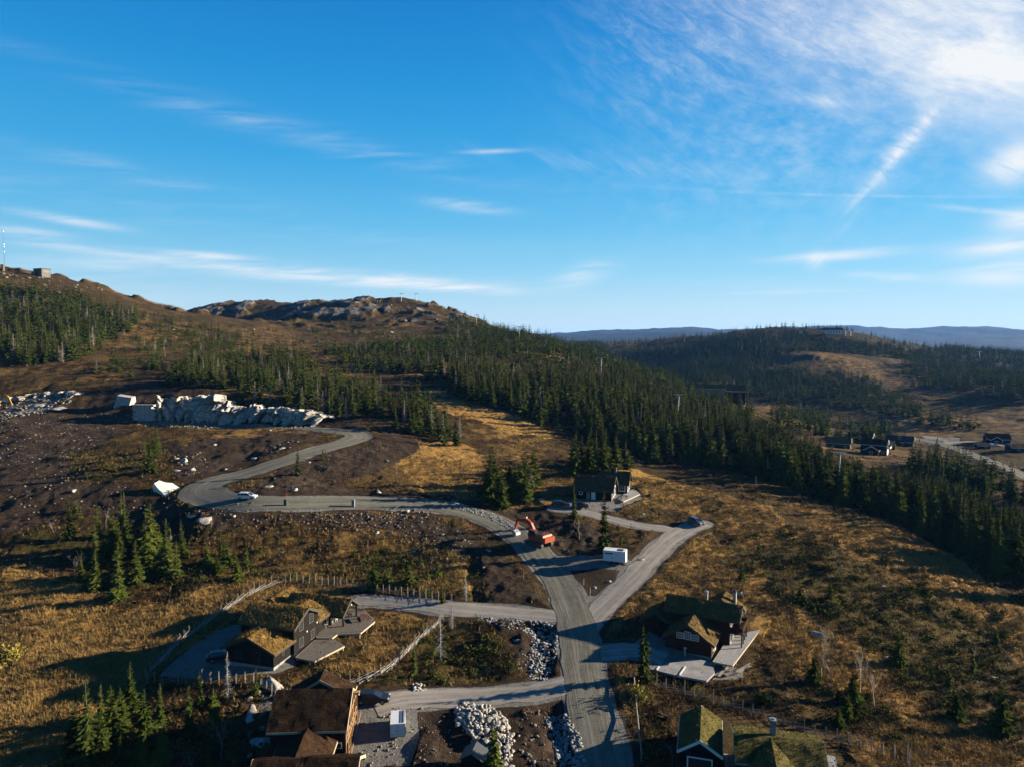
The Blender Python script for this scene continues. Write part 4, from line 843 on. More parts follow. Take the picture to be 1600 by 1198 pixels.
# ---------------------------------------------------------------- garage and cabin at the bottom right
G_ = empty('garage', (22.5, 81.4, -.8), R(-16), 'small dark garage with bright green turf roof and white-framed door', 'garage')
block(G_, -2.25, 2.25, .5, 8, 0, 3.3, 4.7, 'y', M_BLACKW, M_TURF_GREEN, M_WHITE, over=.45, eo=.4, tufts=16, blade=.25, lump=.1)
gd = MB().box(-1.35, 1.35, .44, .54, .0, 2.35).build('garage_door', M_BLACKP, G_); MB().box(-1.5, -1.35, .41, .5, 0, 2.5).box(1.35, 1.5, .41, .5, 0, 2.5).box(-1.35, 1.35, .41, .5, 2.35, 2.5).build('frame', M_WHITE, gd)
C_ = empty('cabin', (26.9, 82.7, -.9), R(-14.5), 'dark cabin with green-brown turf cross roof and slate chimney at the bottom edge', 'cabin', 'turf-roofed cabins')
block(C_, .3, 9.9, -3.6, 3.6, 0, 4.0, 5.2, 'x', M_BLACKW, M_TURF_GREEN, M_STEEL, over=.3, tufts=14, blade=.25)
block(C_, 1.4, 7.2, -10, -.2, 0, 3.6, 5.15, 'y', M_BLACKW, M_TURF_GREEN, M_STEEL, over=.1, tufts=16, blade=.3, lump=.12, wname='cross_wing_wall', rname='cross_wing_roof')
chimney(C_, 4.6, 1.0, 3.5, 6.9, .62, .62); window(C_, (10.0 - .1, -1.5, 2), 'x', 1, 1.2, M_WHITE)
deck(C_, [pz(1287, 1178, .2), pz(1304, 1181, .2), pz(1316, 1230, .2), pz(1290, 1240, .2)], .2, M_PALEDECK, name='terrace', fascia=M_STEEL)
st = MB()
for i in range(7):
    for j in range(3): st.box(j * .62, j * .62 + .56, i * .75, i * .75 + .68, 0, .1)
so = st.build('stone_path', M_CONC); so.location = (25.6, 81.2, float(H0(26., 82.)) + .12); so.rotation_euler = (0, 0, R(-14)); tag(so, 'paved stone slab path between the green-roofed garage and the bottom cabin', 'path')
# ---------------------------------------------------------------- cabin with balcony (right)
zD = float(H0(31.5, 108.6)) + .15
D = empty('cabin', (31.5, 108.4, zD), R(-27), 'large brown cabin with olive turf roofs, balcony and pale wraparound deck', 'cabin', 'turf-roofed cabins')
block(D, -7.3, 0, 0, 5.4, 0, 2.4, 4.8, 'y', M_BROWNW, M_TURF_OLIVE, over=.5, tufts=16, blade=.32, lump=.15, plinth=.2, wname='front_wing_wall', rname='front_wing_roof')
block(D, -7.4, 1.8, 5.42, 10.4, 0, 4.75, 6.25, 'x', M_BROWNW, M_TURF_OLIVE, over=1.7, tufts=14, blade=.32, lump=.13, plinth=.2)
block(D, -3.4, 2.6, 10.42, 14.2, 0, 3.9, 6.0, 'y', M_BROWNW, M_TURF_OLIVE, over=.4, tufts=14, blade=.3, plinth=.2, wname='rear_wing_wall', rname='rear_wing_roof')
block(D, -12.4, -8.0, 4.6, 9.6, 0, 2.6, 4.0, 'y', M_BROWNW, M_TURF_OLIVE, over=.5, tufts=14, blade=.35, lump=.15, wname='side_shed_wall', rname='side_shed_roof')
for k, (w_, h_) in enumerate(((1.05, .82), (.85, 1.15), (1.05, .82))): window(D, (-4.95 + k * 1.2, 0, 3.02 - (.16 if k != 1 else 0)), '-y', w_, h_, M_WHITE, 4 if k != 1 else 3, 3 if k != 1 else 4, fr=.07)
window(D, (0, 1.3, 1.35), 'x', .5, 1.0, M_WHITE, 1, 2); door(D, (0, 2.7, .22), 'x', .9, 2.0, M_WHITE); window(D, (0, 4.3, 1.4), 'x', .6, 1.2, M_WHITE, 1, 2)
for y_ in (6.7, 8.9): window(D, (1.8, y_, 1.45), 'x', 1.25, 1.9, M_WHITE, 2, 1)
for y_ in (6.8, 8.8): window(D, (1.8, y_, 3.75), 'x', 1.1, 1.5, M_WHITE, 2, 1)
window(D, (-7.4, 6.2, 3.3), '-x', .7, .9, M_WHITE); window(D, (-6.2, 0, 1.5), '-y', .6, .6, M_DKTRIM, 1, 1)
bal = MB().box(1.82, 3.9, 5.3, 10.5, 2.45, 2.6).build('balcony', M_BROWNW, D); rl = MB().box(1.83, 3.92, 5.26, 5.32, 2.9, 3.55).box(3.86, 3.94, 5.3, 10.5, 2.85, 3.55).box(1.83, 3.92, 10.46, 10.52, 2.9, 3.55)
rl.build('railing', M_BROWNW, bal); posts(D, ((3.75, 5.45), (3.75, 7.1), (3.75, 8.8), (3.75, 10.35)), .3, 2.45, .17, M_BROWNW); posts(D, ((3.35, 5.6), (3.35, 10.2)), 2.6, 4.72, .17, M_BROWNW, 'balcony_post')
chimney(D, 1.4, 12.6, 4, 7.0, .5, .7, M_CONC, M_BLACKP); chimney(D, -3.0, 10.6, 5, 6.8, .45, .45, M_STEEL, M_STEEL, 'roof_vent')
MB().box(-9.0, -7.5, 2.2, 4.6, .05, .25).box(-8.95, -8.8, 2.2, 2.35, .25, 2.5).box(-9.2, -7.42, 2.0, 4.6, 2.5, 2.66).build('porch', M_BROWNW, D)
zq = zD + .38
pt = [pz(x, y, zD - .02) for x, y in ((1022, 1003), (1042, 1018), (1112, 1034), (1117, 1050), (1104, 1063), (1060, 1055), (1006, 1042))]; M_PAV = simple('pale_paving_slabs', (.24, .24, .24), .85, .25, .5, 0, .2)
m = MB().prism([(a - pt[0][0], b - pt[0][1]) for a, b in pt][::-1], -.3, 0); o = m.build('paved_yard', M_PAV); o.location = (pt[0][0], pt[0][1], zD - .02); tag(o, 'pale paved yard in shade before the brown cabin', kind='structure')
for k, ((a0, b0), (a1, b1), lb) in enumerate((((1062, 1054), (1071, 1041), 'white plank lying across the paved yard, longest one'), ((1026, 1046), (1030, 1041), 'short white plank at the left edge of the paved yard'))):
    q0 = pz(a0, b0, zD); q1 = pz(a1, b1, zD); o = MB().bar((0, 0, .06), (q1[0] - q0[0], q1[1] - q0[1], .06), .22, .08).build('plank', M_WHITE); o.location = (q0[0], q0[1], zD); tag(o, lb, 'plank')
deck(D, [pz(1114, 1033, zq), pz(1144.5, 1039, zq), pz(1198, 968.5, zq), pz(1168, 963, zq), pz(1150, 975, zq), pz(1128, 1012, zq)], zq, M_PALEDECK)
# ---------------------------------------------------------------- middle cabin above the generator
zE = float(H0(25.7, 180.)) + .1
E = empty('cabin', (25.7, 180.0, zE), R(-17), 'middle cabin with brown turf roof and white windows beyond the excavator', 'cabin', 'turf-roofed cabins')
block(E, -9.6, 0, 0, 8, 0, 2.7, 5.7, 'x', M_BLACKW, M_TURF_TAN, M_DKTRIM, over=.6, tufts=8, blade=.35, plinth=.2)
block(E, -4.5, 2.8, 9.2, 15.4, 0, 3.0, 5.6, 'x', M_BLACKW, M_TURF_TAN, M_DKTRIM, over=.6, tufts=8, blade=.35, plinth=.2, wname='rear_wing_wall', rname='rear_wing_roof')
MB().box(-4.2, -.3, 7.9, 9.3, .1, 2.6).build('link_wall', M_BLACKW, E)
for y_ in (1.6, 3.9, 6.2): window(E, (0, y_, 1.7), 'x', 1.35, 2.2, M_WHITE, 1, 2, fr=.2)
window(E, (0, 4, 3.9), 'x', 1.8, 1.1, M_WHITE, 2, 1, fr=.25); window(E, (1.4, 9.2, 1.8), '-y', 1.5, 1.6, M_WHITE, 3, 1, fr=.2)
for y_ in (10.8, 13.6): window(E, (2.8, y_, 1.8), 'x', 1.5, 1.9, M_WHITE, 2, 1, fr=.25)
window(E, (2.8, 12.3, 4.0), 'x', 1.4, .9, M_WHITE, 2, 1, fr=.22); window(E, (-8.0, 0, 1.75), '-y', .7, .6, M_WHITE, 1, 1, fr=.14); window(E, (-6.1, 0, 1.4), '-y', .45, 1.6, M_WHITE, 1, 2, fr=.1)
door(E, (-4.7, 0, .22), '-y', .9, 1.95, M_WHITE); chimney(E, -.7, 11.9, 4.6, 6.7, .55, .55, M_STONEW, M_BLACKP)
deck(E, [pz(966, 778, zE + .35), pz(974, 783, zE + .35), pz(1000, 771, zE + .35), pz(990, 762, zE + .35), pz(980, 768, zE + .35)], zE + .35, M_PALEDECK)
# ---------------------------------------------------------------- cabins in the valley, at the ridge and on the hilltops
def far_cabin(px, py, rot, L_, Wd, ev, rd, label, turfm=None, wallm=None, trim=None, wing=None, gable_w=True, dz=0, wins=3):
    p = at(px, py); e = empty('cabin', (p.x, p.y, p.z + dz), R(rot), label, 'cabin', 'turf-roofed cabins')
    if px > 1290: e.scale = (.84, .84, .84)
    wl = wallm or M_BLACKW; tm = turfm or M_TURF_BROWN; tr_ = trim or M_WHITE
    block(e, -L_ / 2, L_ / 2, -Wd / 2, Wd / 2, -1.5, ev, rd, 'x', wl, tm, tr_, over=.6, tufts=3, blade=.3, lump=.1)
    for i in range(wins): window(e, (-L_ / 2 + L_ * (i + .6) / wins, -Wd / 2, 1.5), '-y', 1.2, 1.2, M_WHITE, 2, 1, fr=.16)
    if gable_w:
        window(e, (L_ / 2, -Wd * .2, 1.5), 'x', 1.3, 1.7, M_WHITE, 2, 1, fr=.2); window(e, (L_ / 2, Wd * .2, 1.5), 'x', 1.3, 1.7, M_WHITE, 2, 1, fr=.2)
        if ev > 3.5: window(e, (L_ / 2, 0, ev), 'x', 1.8, 1.3, M_WHITE, 3, 1, fr=.2)
    if wing:
        x0, x1, y0, y1, e2, r2 = wing; block(e, x0, x1, y0, y1, -1.5, e2, r2, 'y', wl, tm, tr_, over=.5, tufts=3, blade=.3, wname='wing_wall', rname='wing_roof'); window(e, ((x0 + x1) / 2, y0, 1.5), '-y', 1.4, 1.4, M_WHITE, 3, 1, fr=.16)
    return e
f1 = far_cabin(1366, 708, -34, 12.5, 8.5, 5.4, 8.0, 'far cabin with bright white two-storey gable among the right forest tops', wing=(-4, 3, -9, -4.3, 3.0, 5.0))
MB().box(6.27, 6.5, -2.9, 2.9, -1.5, 3.4).box(6.6, 8.0, -2.9, 2.9, 3.5, 3.65).box(7.9, 8.0, -2.9, 2.9, 3.65, 4.5).build('gable_balcony', M_WHITE, f1)
far_cabin(1345, 692, -36, 14, 8, 4.4, 7, 'far black cabin with brown turf roof left behind the white gable', wing=(-4.5, 1.5, -7.5, -3.4, 3, 4.8))
far_cabin(1383, 700, -15, 9, 7, 2.8, 4.6, 'low far turf-roofed wing right of the white gable', gable_w=False, wins=2, turfm=M_TURF_GOLD)
far_cabin(1310, 700, -30, 13, 8, 3.6, 6.6, 'far cabin with white barge boards half hidden in the forest, left of the group', wins=2, turfm=M_TURF_GOLD)
far_cabin(1407, 695, -34, 15, 9, 3.0, 6.2, 'far dark cabin with wide black roof and a white-framed gable window', wins=1, turfm=M_BLACKP)
far_cabin(1334, 668, -10, 12, 7, 3.6, 5.6, 'small far black cabin with two white windows, highest of the valley group', wins=2, turfm=M_TURF_BROWN)
far_cabin(1557, 692, -18, 13, 9, 3.4, 6.4, 'far cabin with white-edged cross gable beside the parked white car', wing=(-5, 1, -7, -3.9, 3.0, 5.0), wins=1)
far_cabin(1592, 704, -5, 12, 8, 2.6, 4.6, 'far dark cabin with red-brown roof at the right edge by the valley road', wins=2)
far_cabin(1562, 764, -6, 9, 6.5, 2.6, 4.2, 'green-roofed cabin behind the treetops at the right edge', turfm=M_TURF_GREEN, wins=2)
far_cabin(1535, 700, -6, 7, 5, 2.2, 3.4, 'low far shed beside the valley track', wins=1, gable_w=False)
far_cabin(1104, 622, -14, 22, 9, 6.5, 9.5, 'pale-walled building on the ridge right of the middle forest', wallm=M_NEWW, turfm=M_TURF_GOLD, wins=4)
far_cabin(1134, 626, -18, 24, 10, 7.0, 11, 'dark ridge building with green turf roof and pale gable beyond the middle forest', turfm=M_TURF_OLIVE, wins=3)
far_cabin(943, 560, -25, 12, 8, 3, 6, 'tiny cabin roof peeking over the ridge trees', wins=1)
far_cabin(970, 566, -25, 13, 8, 3.5, 7, 'tiny red-brown roofed cabin between the ridge trees', wins=1)
# ---------------------------------------------------------------- vehicles
def paint(name, c, rough=.3, metal=.2):
    b = NB(name); n = b.noise(3, 3, .5, 'obj'); b.col(b.mix(b.ramp(n, .3, .7), tuple(v * .93 for v in c), c)); b.rough(rough); b.b.inputs['Metallic'].default_value = metal; b.b.inputs['Specular IOR Level'].default_value = .5
    b.b.inputs['Coat Weight'].default_value = .1; return b.m
M_CARW = paint('white_car_paint', (.70, .72, .74)); M_CARK = paint('black_car_paint', (.008, .009, .010), .35, 0); M_CARG = paint('grey_car_paint', (.16, .17, .18), .3, .5); M_CARB = paint('dark_blue_car_paint', (.012, .02, .035), .3)
M_TYRE = simple('tyre_rubber', (.018, .018, .018), .9, .2, 9); M_RIM = simple('alloy_rim', (.38, .38, .39), .35, .1, 5, .8); M_HEAD = simple('headlamp_lens', (.65, .68, .7), .15, .05, 4); M_TAIL = simple('tail_lamp', (.35, .012, .01), .3, .1, 4)
def car(loc, rz, paint_, label, L_=4.65, W_=1.86, H_=1.62, estate=False):
    e = empty('parked_car', loc, rz, label, 'car', 'parked cars'); s = L_ / 4.65; hh = H_ / 1.62
    # side outline (x forward, z up) and the width at each station
    lo = [(-2.28, .42), (-2.30, .72), (-2.24, .98), (-1.2, 1.02), (.75, 1.0), (1.35, .96), (2.05, .84), (2.28, .66), (2.30, .40), (1.9, .28), (-1.9, .28)]
    m = MB(); ring = []
    for sx, wd, zo in ((-1, .86, 0), (-.93, .97, 0), (0, 1.0, 0), (.93, .97, 0), (1, .86, 0)): pass
    n = len(lo); secs = [(-W_ / 2 + .10, .985, -.03), (-W_ / 2, 1.0, -.06), (-W_ / 2 + .02, 1.0, 0), (W_ / 2 - .02, 1.0, 0), (W_ / 2, 1.0, -.06), (W_ / 2 - .10, .985, -.03)]
    ys = [-W_ / 2 + .12, -W_ / 2 + .02, -W_ / 2 + .14, W_ / 2 - .14, W_ / 2 - .02, W_ / 2 - .12]
    vs = []
    for k, y in enumerate((-W_ / 2, -W_ / 2 + .13, W_ / 2 - .13, W_ / 2)):
        inner = k in (1, 2)
        for x, z in lo: vs.append((x * s * (1 if inner else .965), y, (z + (.035 if inner and z > .9 else 0)) * hh))
    fs = [tuple(range(n - 1, -1, -1)), tuple(range(3 * n, 4 * n))]
    for k in range(3):
        for j in range(n): a = k * n + j; b = k * n + (j + 1) % n; fs.append((a, b, b + n, a + n))
    m.add(vs, fs); body = m.build('body', paint_, e)
    rx0, rx1 = (-2.12, .62) if not estate else (-2.15, .45); roof = 1.60 * hh
    g = MB(); b0 = 1.0 * hh; top = [(rx0 + .38, roof - .05), (rx0 + .7, roof), (.05, roof), (-.02 + .1, roof - .01)]
    W2 = W_ / 2 - .08; W3 = W_ / 2 - .27
    pts = [(rx0 * s, -W2, b0), (1.32 * s, -W2, b0 - .02), (1.32 * s, W2, b0 - .02), (rx0 * s, W2, b0), ((rx0 + .40) * s, -W3, roof - .06), (.30 * s, -W3, roof - .06), (.30 * s, W3, roof - .06), ((rx0 + .40) * s, W3, roof - .06)]
    g.add(pts, [(0, 1, 5, 4), (1, 2, 6, 5), (2, 3, 7, 6), (3, 0, 4, 7)]); g.build('window_glass', M_GLASS, e)
    r = MB(); r.add([((rx0 + .36) * s, -W3 - .03, roof - .065), (.34 * s, -W3 - .03, roof - .065), (.34 * s, W3 + .03, roof - .065), ((rx0 + .36) * s, W3 + .03, roof - .065), ((rx0 + .55) * s, -W3 + .12, roof), (.1 * s, -W3 + .12, roof), (.1 * s, W3 - .12, roof), ((rx0 + .55) * s, W3 - .12, roof)],
                   [(0, 3, 2, 1), (4, 5, 6, 7), (0, 1, 5, 4), (1, 2, 6, 5), (2, 3, 7, 6), (3, 0, 4, 7)])
    for sy in (-1, 1):
        for xa, xb in (((1.30), .32), (rx0 + .02, rx0 + .38), (-.55, -.55), (-1.35, -1.30)): r.bar((xa * s, sy * W2, b0 - .01), (xb * s, sy * (W3 + .01), roof - .06), .07)
        r.bar(((rx0 + .6) * s, sy * W3, roof + .05), (.0, sy * W3, roof + .05), .04)
    r.build('roof', paint_, e)
    for sx in (-1.38, 1.42):
        for sy in (-1, 1):
            w = MB().cyl((sx * s, sy * (W_ / 2 - .2), .34), (sx * s, sy * (W_ / 2 + .015), .34), .35, n=16).build('wheel', M_TYRE, e); MB().cyl((sx * s, sy * (W_ / 2 + .0), .34), (sx * s, sy * (W_ / 2 + .03), .34), .21, .17, 12).build('rim', M_RIM, w)
    for sy in (-1, 1):
        MB().box(2.10 * s, 2.26 * s, sy * .62 - .2, sy * .62 + .2, .70 * hh, .84 * hh).build('headlight', M_HEAD, e); MB().box(-2.30 * s, -2.2 * s, sy * .68 - .16, sy * .68 + .16, .78 * hh, .98 * hh).build('tail_light', M_TAIL, e)
        MB().box(.86 * s, 1.02 * s, sy * (W_ / 2 + .02) - .09, sy * (W_ / 2 + .02) + .09, 1.02 * hh, 1.16 * hh).build('mirror', paint_, e)
    MB().box(2.285 * s, 2.31 * s, -.42, .42, .42, .66).build('grille', M_BLACKP, e); return e
def car_at(px, py, rz, *a, dz=.05, **k): p = at(px, py); return car((p.x, p.y, p.z + dz), R(rz), *a, **k)
car_at(386, 779, 0, M_CARW, 'white sports utility car driving the gravel hairpin', L_=4.7)
car_at(582, 1096, 2, M_CARK, 'long black estate car parked behind the unfinished cabin', L_=4.9, H_=1.45, estate=True)
car_at(1088, 819, -62, M_CARG, 'grey silver car parked where the side road forks by tall gold grass', L_=4.6, H_=1.68)
car_at(876, 791, -4, M_CARB, 'dark blue estate car in shade, farthest left of the middle cabin', L_=4.7, H_=1.45, dz=.1)
car_at(907, 793, -8, M_CARK, 'black car in shade in front of the middle cabin wall', L_=4.4, H_=1.5, dz=.1)
car_at(1552, 697, 10, M_CARW, 'tiny white car parked at the far valley cabin')
car_at(347, 1030, 20, M_CARB, 'dark car in deep shade beside the two-storey cabin garage', L_=4.6, H_=1.5)
# ---------------------------------------------------------------- excavators
M_ORG = simple('orange_machine_paint', (.30, .050, .012), .45, .15, 2.5); M_YELM = simple('yellow_machine_paint', (.55, .27, .02), .5, .15, 2.5); M_TRACK = simple('steel_track', (.05, .046, .042), .8, .35, 6)
def excavator(loc, rz, mat, label, swing=0, boom=((1.0, 2.0), (3.2, 4.9), (5.2, 4.5), (6.4, 2.2)), sc=1.0):
    e = empty('excavator', loc, rz, label, 'excavator'); e.scale = (sc, sc, sc)
    for sy in (-1, 1):
        t = MB(); out_ = []; n = 8
        for k in range(n + 1): a = math.pi / 2 + math.pi * k / n; out_.append((-1.7 + .45 * math.cos(a), .47 + .45 * math.sin(a)))
        for k in range(n + 1): a = -math.pi / 2 + math.pi * k / n; out_.append((1.7 + .45 * math.cos(a), .47 + .45 * math.sin(a)))
        m_ = len(out_); t.add([(x, sy * 1.3 - .3, z) for x, z in out_] + [(x, sy * 1.3 + .3, z) for x, z in out_], [tuple(range(m_)), tuple(range(2 * m_ - 1, m_ - 1, -1))] + [(k, (k + 1) % m_, m_ + (k + 1) % m_, m_ + k) for k in range(m_)])
        for x in np.arange(-2.0, 2.0, .3): t.box(x, x + .12, sy * 1.3 - .33, sy * 1.3 + .33, .90, .97)
        tr = t.build('track', M_TRACK, e)
        for x in (-1.7, -.85, 0, .85, 1.7): MB().cyl((x, sy * 1.3 + sy * .29, .47), (x, sy * 1.3 + sy * .36, .47), .22, n=10).build('roller', M_TRACK, tr)
    MB().box(-1.0, 1.0, -1.1, 1.1, .4, .95).cyl((0, 0, .95), (0, 0, 1.12), .7, n=16).build('undercarriage', M_TRACK, e)
    S_ = Matrix.Rotation(R(swing), 4, 'Z'); u = MB()
    u.add([(-2.2,-1.3,1.12),(1.5,-1.3,1.12),(1.5,1.3,1.12),(-2.2,1.3,1.12),(-2.3,-1.3,2.0),(1.5,-1.3,1.75),(1.5,1.3,1.75),(-2.3,1.3,2.0)], [(0,3,2,1),(4,5,6,7),(0,1,5,4),(1,2,6,5),(2,3,7,6),(3,0,4,7)], S_)
    u.add([(-2.2,-1.25,2.0),(-.3,-1.25,1.9),(-.3,1.25,1.9),(-2.2,1.25,2.0),(-2.1,-1.15,2.35),(-.4,-1.15,2.3),(-.4,1.15,2.3),(-2.1,1.15,2.35)], [(4,5,6,7),(0,1,5,4),(1,2,6,5),(2,3,7,6),(3,0,4,7)], S_)
    up = u.build('engine_housing', mat, e); MB().box(-2.75, -2.31, -1.3, 1.3, 1.15, 2.05, S_).build('counterweight', mat, e); MB().cyl(tuple(S_ @ Vector((-1.2, -.6, 2.35))), tuple(S_ @ Vector((-1.2, -.6, 2.85))), .08).build('exhaust', M_BLACKP, up)
    MB().box(-1.95, -.6, .1, 1.0, 2.36, 2.40, S_).build('cooling_grille', M_BLACKP, up)
    cb = MB(); cb.add([(-.2,.35,1.75),(1.6,.35,1.75),(1.6,1.3,1.75),(-.2,1.3,1.75),(-.15,.4,2.95),(1.25,.4,2.95),(1.25,1.25,2.95),(-.15,1.25,2.95)], [(4,5,6,7),(0,3,2,1)], S_)
    for a, b in (((-.2,.35),(-.15,.4)), ((1.6,.35),(1.25,.4)), ((1.6,1.3),(1.25,1.25)), ((-.2,1.3),(-.15,1.25))): cb.bar(S_ @ Vector((*a, 1.75)), S_ @ Vector((*b, 2.95)), .1)
    cab = cb.build('cab', mat, e); MB().add([(-.18,.36,1.78),(1.57,.36,1.78),(1.57,1.29,1.78),(-.18,1.29,1.78),(-.14,.41,2.93),(1.23,.41,2.93),(1.23,1.24,2.93),(-.14,1.24,2.93)], [(0,1,5,4),(1,2,6,5),(2,3,7,6),(3,0,4,7)], S_).build('cab_window', M_GLASS, cab)
    def seg(nm, pts, w, mt):
        m = MB()
        for (a, h0), (b, h1) in zip(pts[:-1], pts[1:]):
            A_ = Vector((a[0], -.1, a[1])); B_ = Vector((b[0], -.1, b[1])); d = (B_ - A_).normalized(); up_ = Vector((-d.z, 0, d.x))
            vs = [A_ - up_ * h0 + Vector((0, y, 0)) for y in (-w, w)] + [A_ + up_ * h0 + Vector((0, y, 0)) for y in (w, -w)] + [B_ - up_ * h1 + Vector((0, y, 0)) for y in (-w, w)] + [B_ + up_ * h1 + Vector((0, y, 0)) for y in (w, -w)]
            m.add(vs, [(3, 2, 1, 0), (4, 5, 6, 7), (0, 1, 5, 4), (1, 2, 6, 5), (2, 3, 7, 6), (3, 0, 4, 7)], S_)
        return m.build(nm, mt, e)
    b0, b1, b2, b3 = boom
    bm = seg('boom', [(b0, .22), (b1, .34) , (b2, .2)], .24, mat) if False else seg('boom', [(b0, .22), (((b0[0] * .45 + b1[0] * .55), (b0[1] * .35 + b1[1] * .65 + .25)), .36), (b1, .34), (b2, .2)], .24, mat)
    sk = seg('stick', [((b2[0] - .5, b2[1] + .25), .16), (b2, .26), (b3, .13)], .17, mat)
    for sy in (-.45, .25): MB().cyl(tuple(S_ @ Vector((1.5, sy, 1.5))), tuple(S_ @ Vector((b1[0] * .8, sy, b1[1] * .72))), .09).build('hydraulic_cylinder', M_BLACKP, e)
    MB().cyl(tuple(S_ @ Vector((b1[0], -.1, b1[1] + .5))), tuple(S_ @ Vector((b2[0] - .45, -.1, b2[1] + .4))), .09).build('hydraulic_cylinder', M_STEEL, e)
    x, z = b3; bk = MB(); pr = [(0, 0), (.15, .35), (-.3, .3), (-.95, -.1), (-1.0, -.6), (-.6, -.95), (0, -1.0)]; n = len(pr)
    bk.add([(x + a, -.1 - .6, z + b) for a, b in pr] + [(x + a, -.1 + .6, z + b) for a, b in pr], [tuple(range(n)), tuple(range(2 * n - 1, n - 1, -1))] + [(k, (k + 1), n + (k + 1), n + k) for k in range(n - 1)], S_)
    for k in range(5): bk.box(x - .05, x + .2, -.65 + k * .26, -.55 + k * .26, z - 1.06, z - .98, S_)
    bk.build('bucket', M_GREY if False else M_STEEL, e); return e
p = at(843, 853); excavator((p.x - .1, p.y + .8, p.z), R(134), M_ORG, 'orange excavator with arched boom standing at the edge of the gravel road', 0, ((1.0, 2.0), (3.2, 4.1), (5.6, 3.7), (6.5, 1.4)), 1.2)
p = at(-16, 646); excavator((p.x, p.y, p.z + 1), R(8), M_YELM, 'yellow excavator reaching into the frame over quarry rubble at the left edge', 0, ((1.0, 2.0), (3.8, 4.2), (6.6, 5.6), (8.0, 2.2)), 1.0)
p = at(252, 653); bk = MB(); bk.box(-1.2, 1.2, -.7, .7, .1, .9).box(-1.5, -.4, -.6, .6, .9, 1.7).bar((1.0, 0, .8), (2.6, 0, .4), .4); lo_ = empty('loader', p, R(10), 'small yellow machine half hidden before the rock cut', 'machine'); bk.build('body', M_YELM, lo_)
for x in (-.9, .9):
    for y in (-.8, .8): MB().cyl((x, y - .15, .42), (x, y + .15, .42), .42, n=12).build('wheel', M_TYRE, lo_)
# ---------------------------------------------------------------- white generator trailer on the gravel pad
p = at(962, 880); gt = empty('generator_trailer', (p.x, p.y + .8, p.z), R(-18), 'white box generator trailer parked on the gravel pad between the roads', 'trailer'); M_WPAN = simple('white_metal_panel', (.60, .63, .66), .4, .05, 1.2)
MB().box(-2.3, 2.3, -1.15, 1.15, .55, 2.75).build('body', M_WPAN, gt); MB().box(.5, 1.7, -.8, .6, 2.752, 2.79).build('roof_hatch', M_BLACKP, gt); MB().box(-2.0, -.3, -1.175, -1.152, 2.02, 2.28).build('vent_slot', M_BLACKP, gt)
for x in (.35, 1.15): MB().box(x - .03, x + .03, -1.17, -1.152, .7, 2.6).build('panel_seam', M_STEEL, gt)
for x, z in ((-.45, 1.3), (.55, 1.85), (1.5, 1.2)): MB().box(x, x + .16, -1.19, -1.152, z, z + .18).build('latch', M_BLACKP, gt)
MB().box(-2.35, 2.5, -1.0, 1.0, .42, .548).bar((2.4, 0, .45), (4.2, 0, .5), .12).bar((2.4, .8, .45), (3.6, 0, .48), .09).bar((2.4, -.8, .45), (3.6, 0, .48), .09).box(3.9, 4.0, -.05, .05, 0, .45).build('chassis', M_STEEL, gt)
for x in (-.5, .5):
    for y in (-1, 1): MB().cyl((x, y - .12, .34), (x, y + .12, .34), .34, n=14).build('wheel', M_TYRE, gt)
p = at(621, 1157); bt = empty('box_trailer', (p.x, p.y + .2, p.z), R(8), 'white enclosed box trailer with rear doors and a roof ladder on the gravel yard', 'trailer')
MB().box(-1.0, 1.0, 0, 3.6, .55, 2.3).build('body', M_WPAN, bt)
for x in (-.5, .5): d_ = MB().box(x - .46, x + .46, -.03, -.002, .62, 2.22).build('rear_door', M_WPAN, bt); MB().box(x - .05 if x > 0 else x + .3, x + .0 if x > 0 else x + .35, -.06, -.032, 1.2, 1.5).box(x - .46, x + .1, -.05, -.031, .8, .84).build('handle', M_BLACKP, d_)
for x in (-1.0, 0, 1.0): MB().box(x - .03, x + .03, -.05, -.001, .55, 2.3).build('edge_trim', M_STEEL, bt)
ld = MB().box(.52, .58, .2, 3.4, 2.34, 2.40).box(.86, .92, .2, 3.4, 2.34, 2.40)
for k in range(10): ld.box(.58, .86, .3 + k * .33, .36 + k * .33, 2.35, 2.39)
lo = ld.build('ladder', M_BLACKP, None); lo.location = bt.location; lo.rotation_euler = bt.rotation_euler; bt.scale = lo.scale = (.95, .95, .95); tag(lo, 'dark ladder lying on the white box trailer roof', 'ladder')
MB().box(-1.0, 1.0, .0, 3.6, .42, .548).bar((0, 3.6, .45), (0, 4.9, .45), .1).build('chassis', M_STEEL, bt)
for y in (1.4, 2.1):
    for x in (-1.02, 1.02): MB().cyl((x - .1, y, .32), (x + .1, y, .32), .32, n=14).build('wheel', M_TYRE, bt)
# small dark shed by the rock pile
p = at(741, 1197); sh = empty('shed', (p.x, p.y - .6, p.z - .1), R(-12), 'small dark metal-roofed shed below the white rock pile', 'shed'); wall_mesh(-1.3, 1.3, -1.2, 1.2, 0, 2.1, 2.9, 'y').build('wall', M_BLACKW, sh)
rf = MB()
for s_ in (-1, 1): rf.add([(0, -1.4, 2.94), (0, 1.4, 2.94), (s_ * 1.5, 1.4, 2.04), (s_ * 1.5, -1.4, 2.04), (0, -1.4, 2.86), (0, 1.4, 2.86), (s_ * 1.5, 1.4, 1.96), (s_ * 1.5, -1.4, 1.96)], [(0,1,2,3),(7,6,5,4),(0,3,7,4),(1,5,6,2),(2,6,7,3)])
rf.build('roof', simple('grey_roof_sheet', (.06, .065, .07), .5, .1, 3, .3), sh)
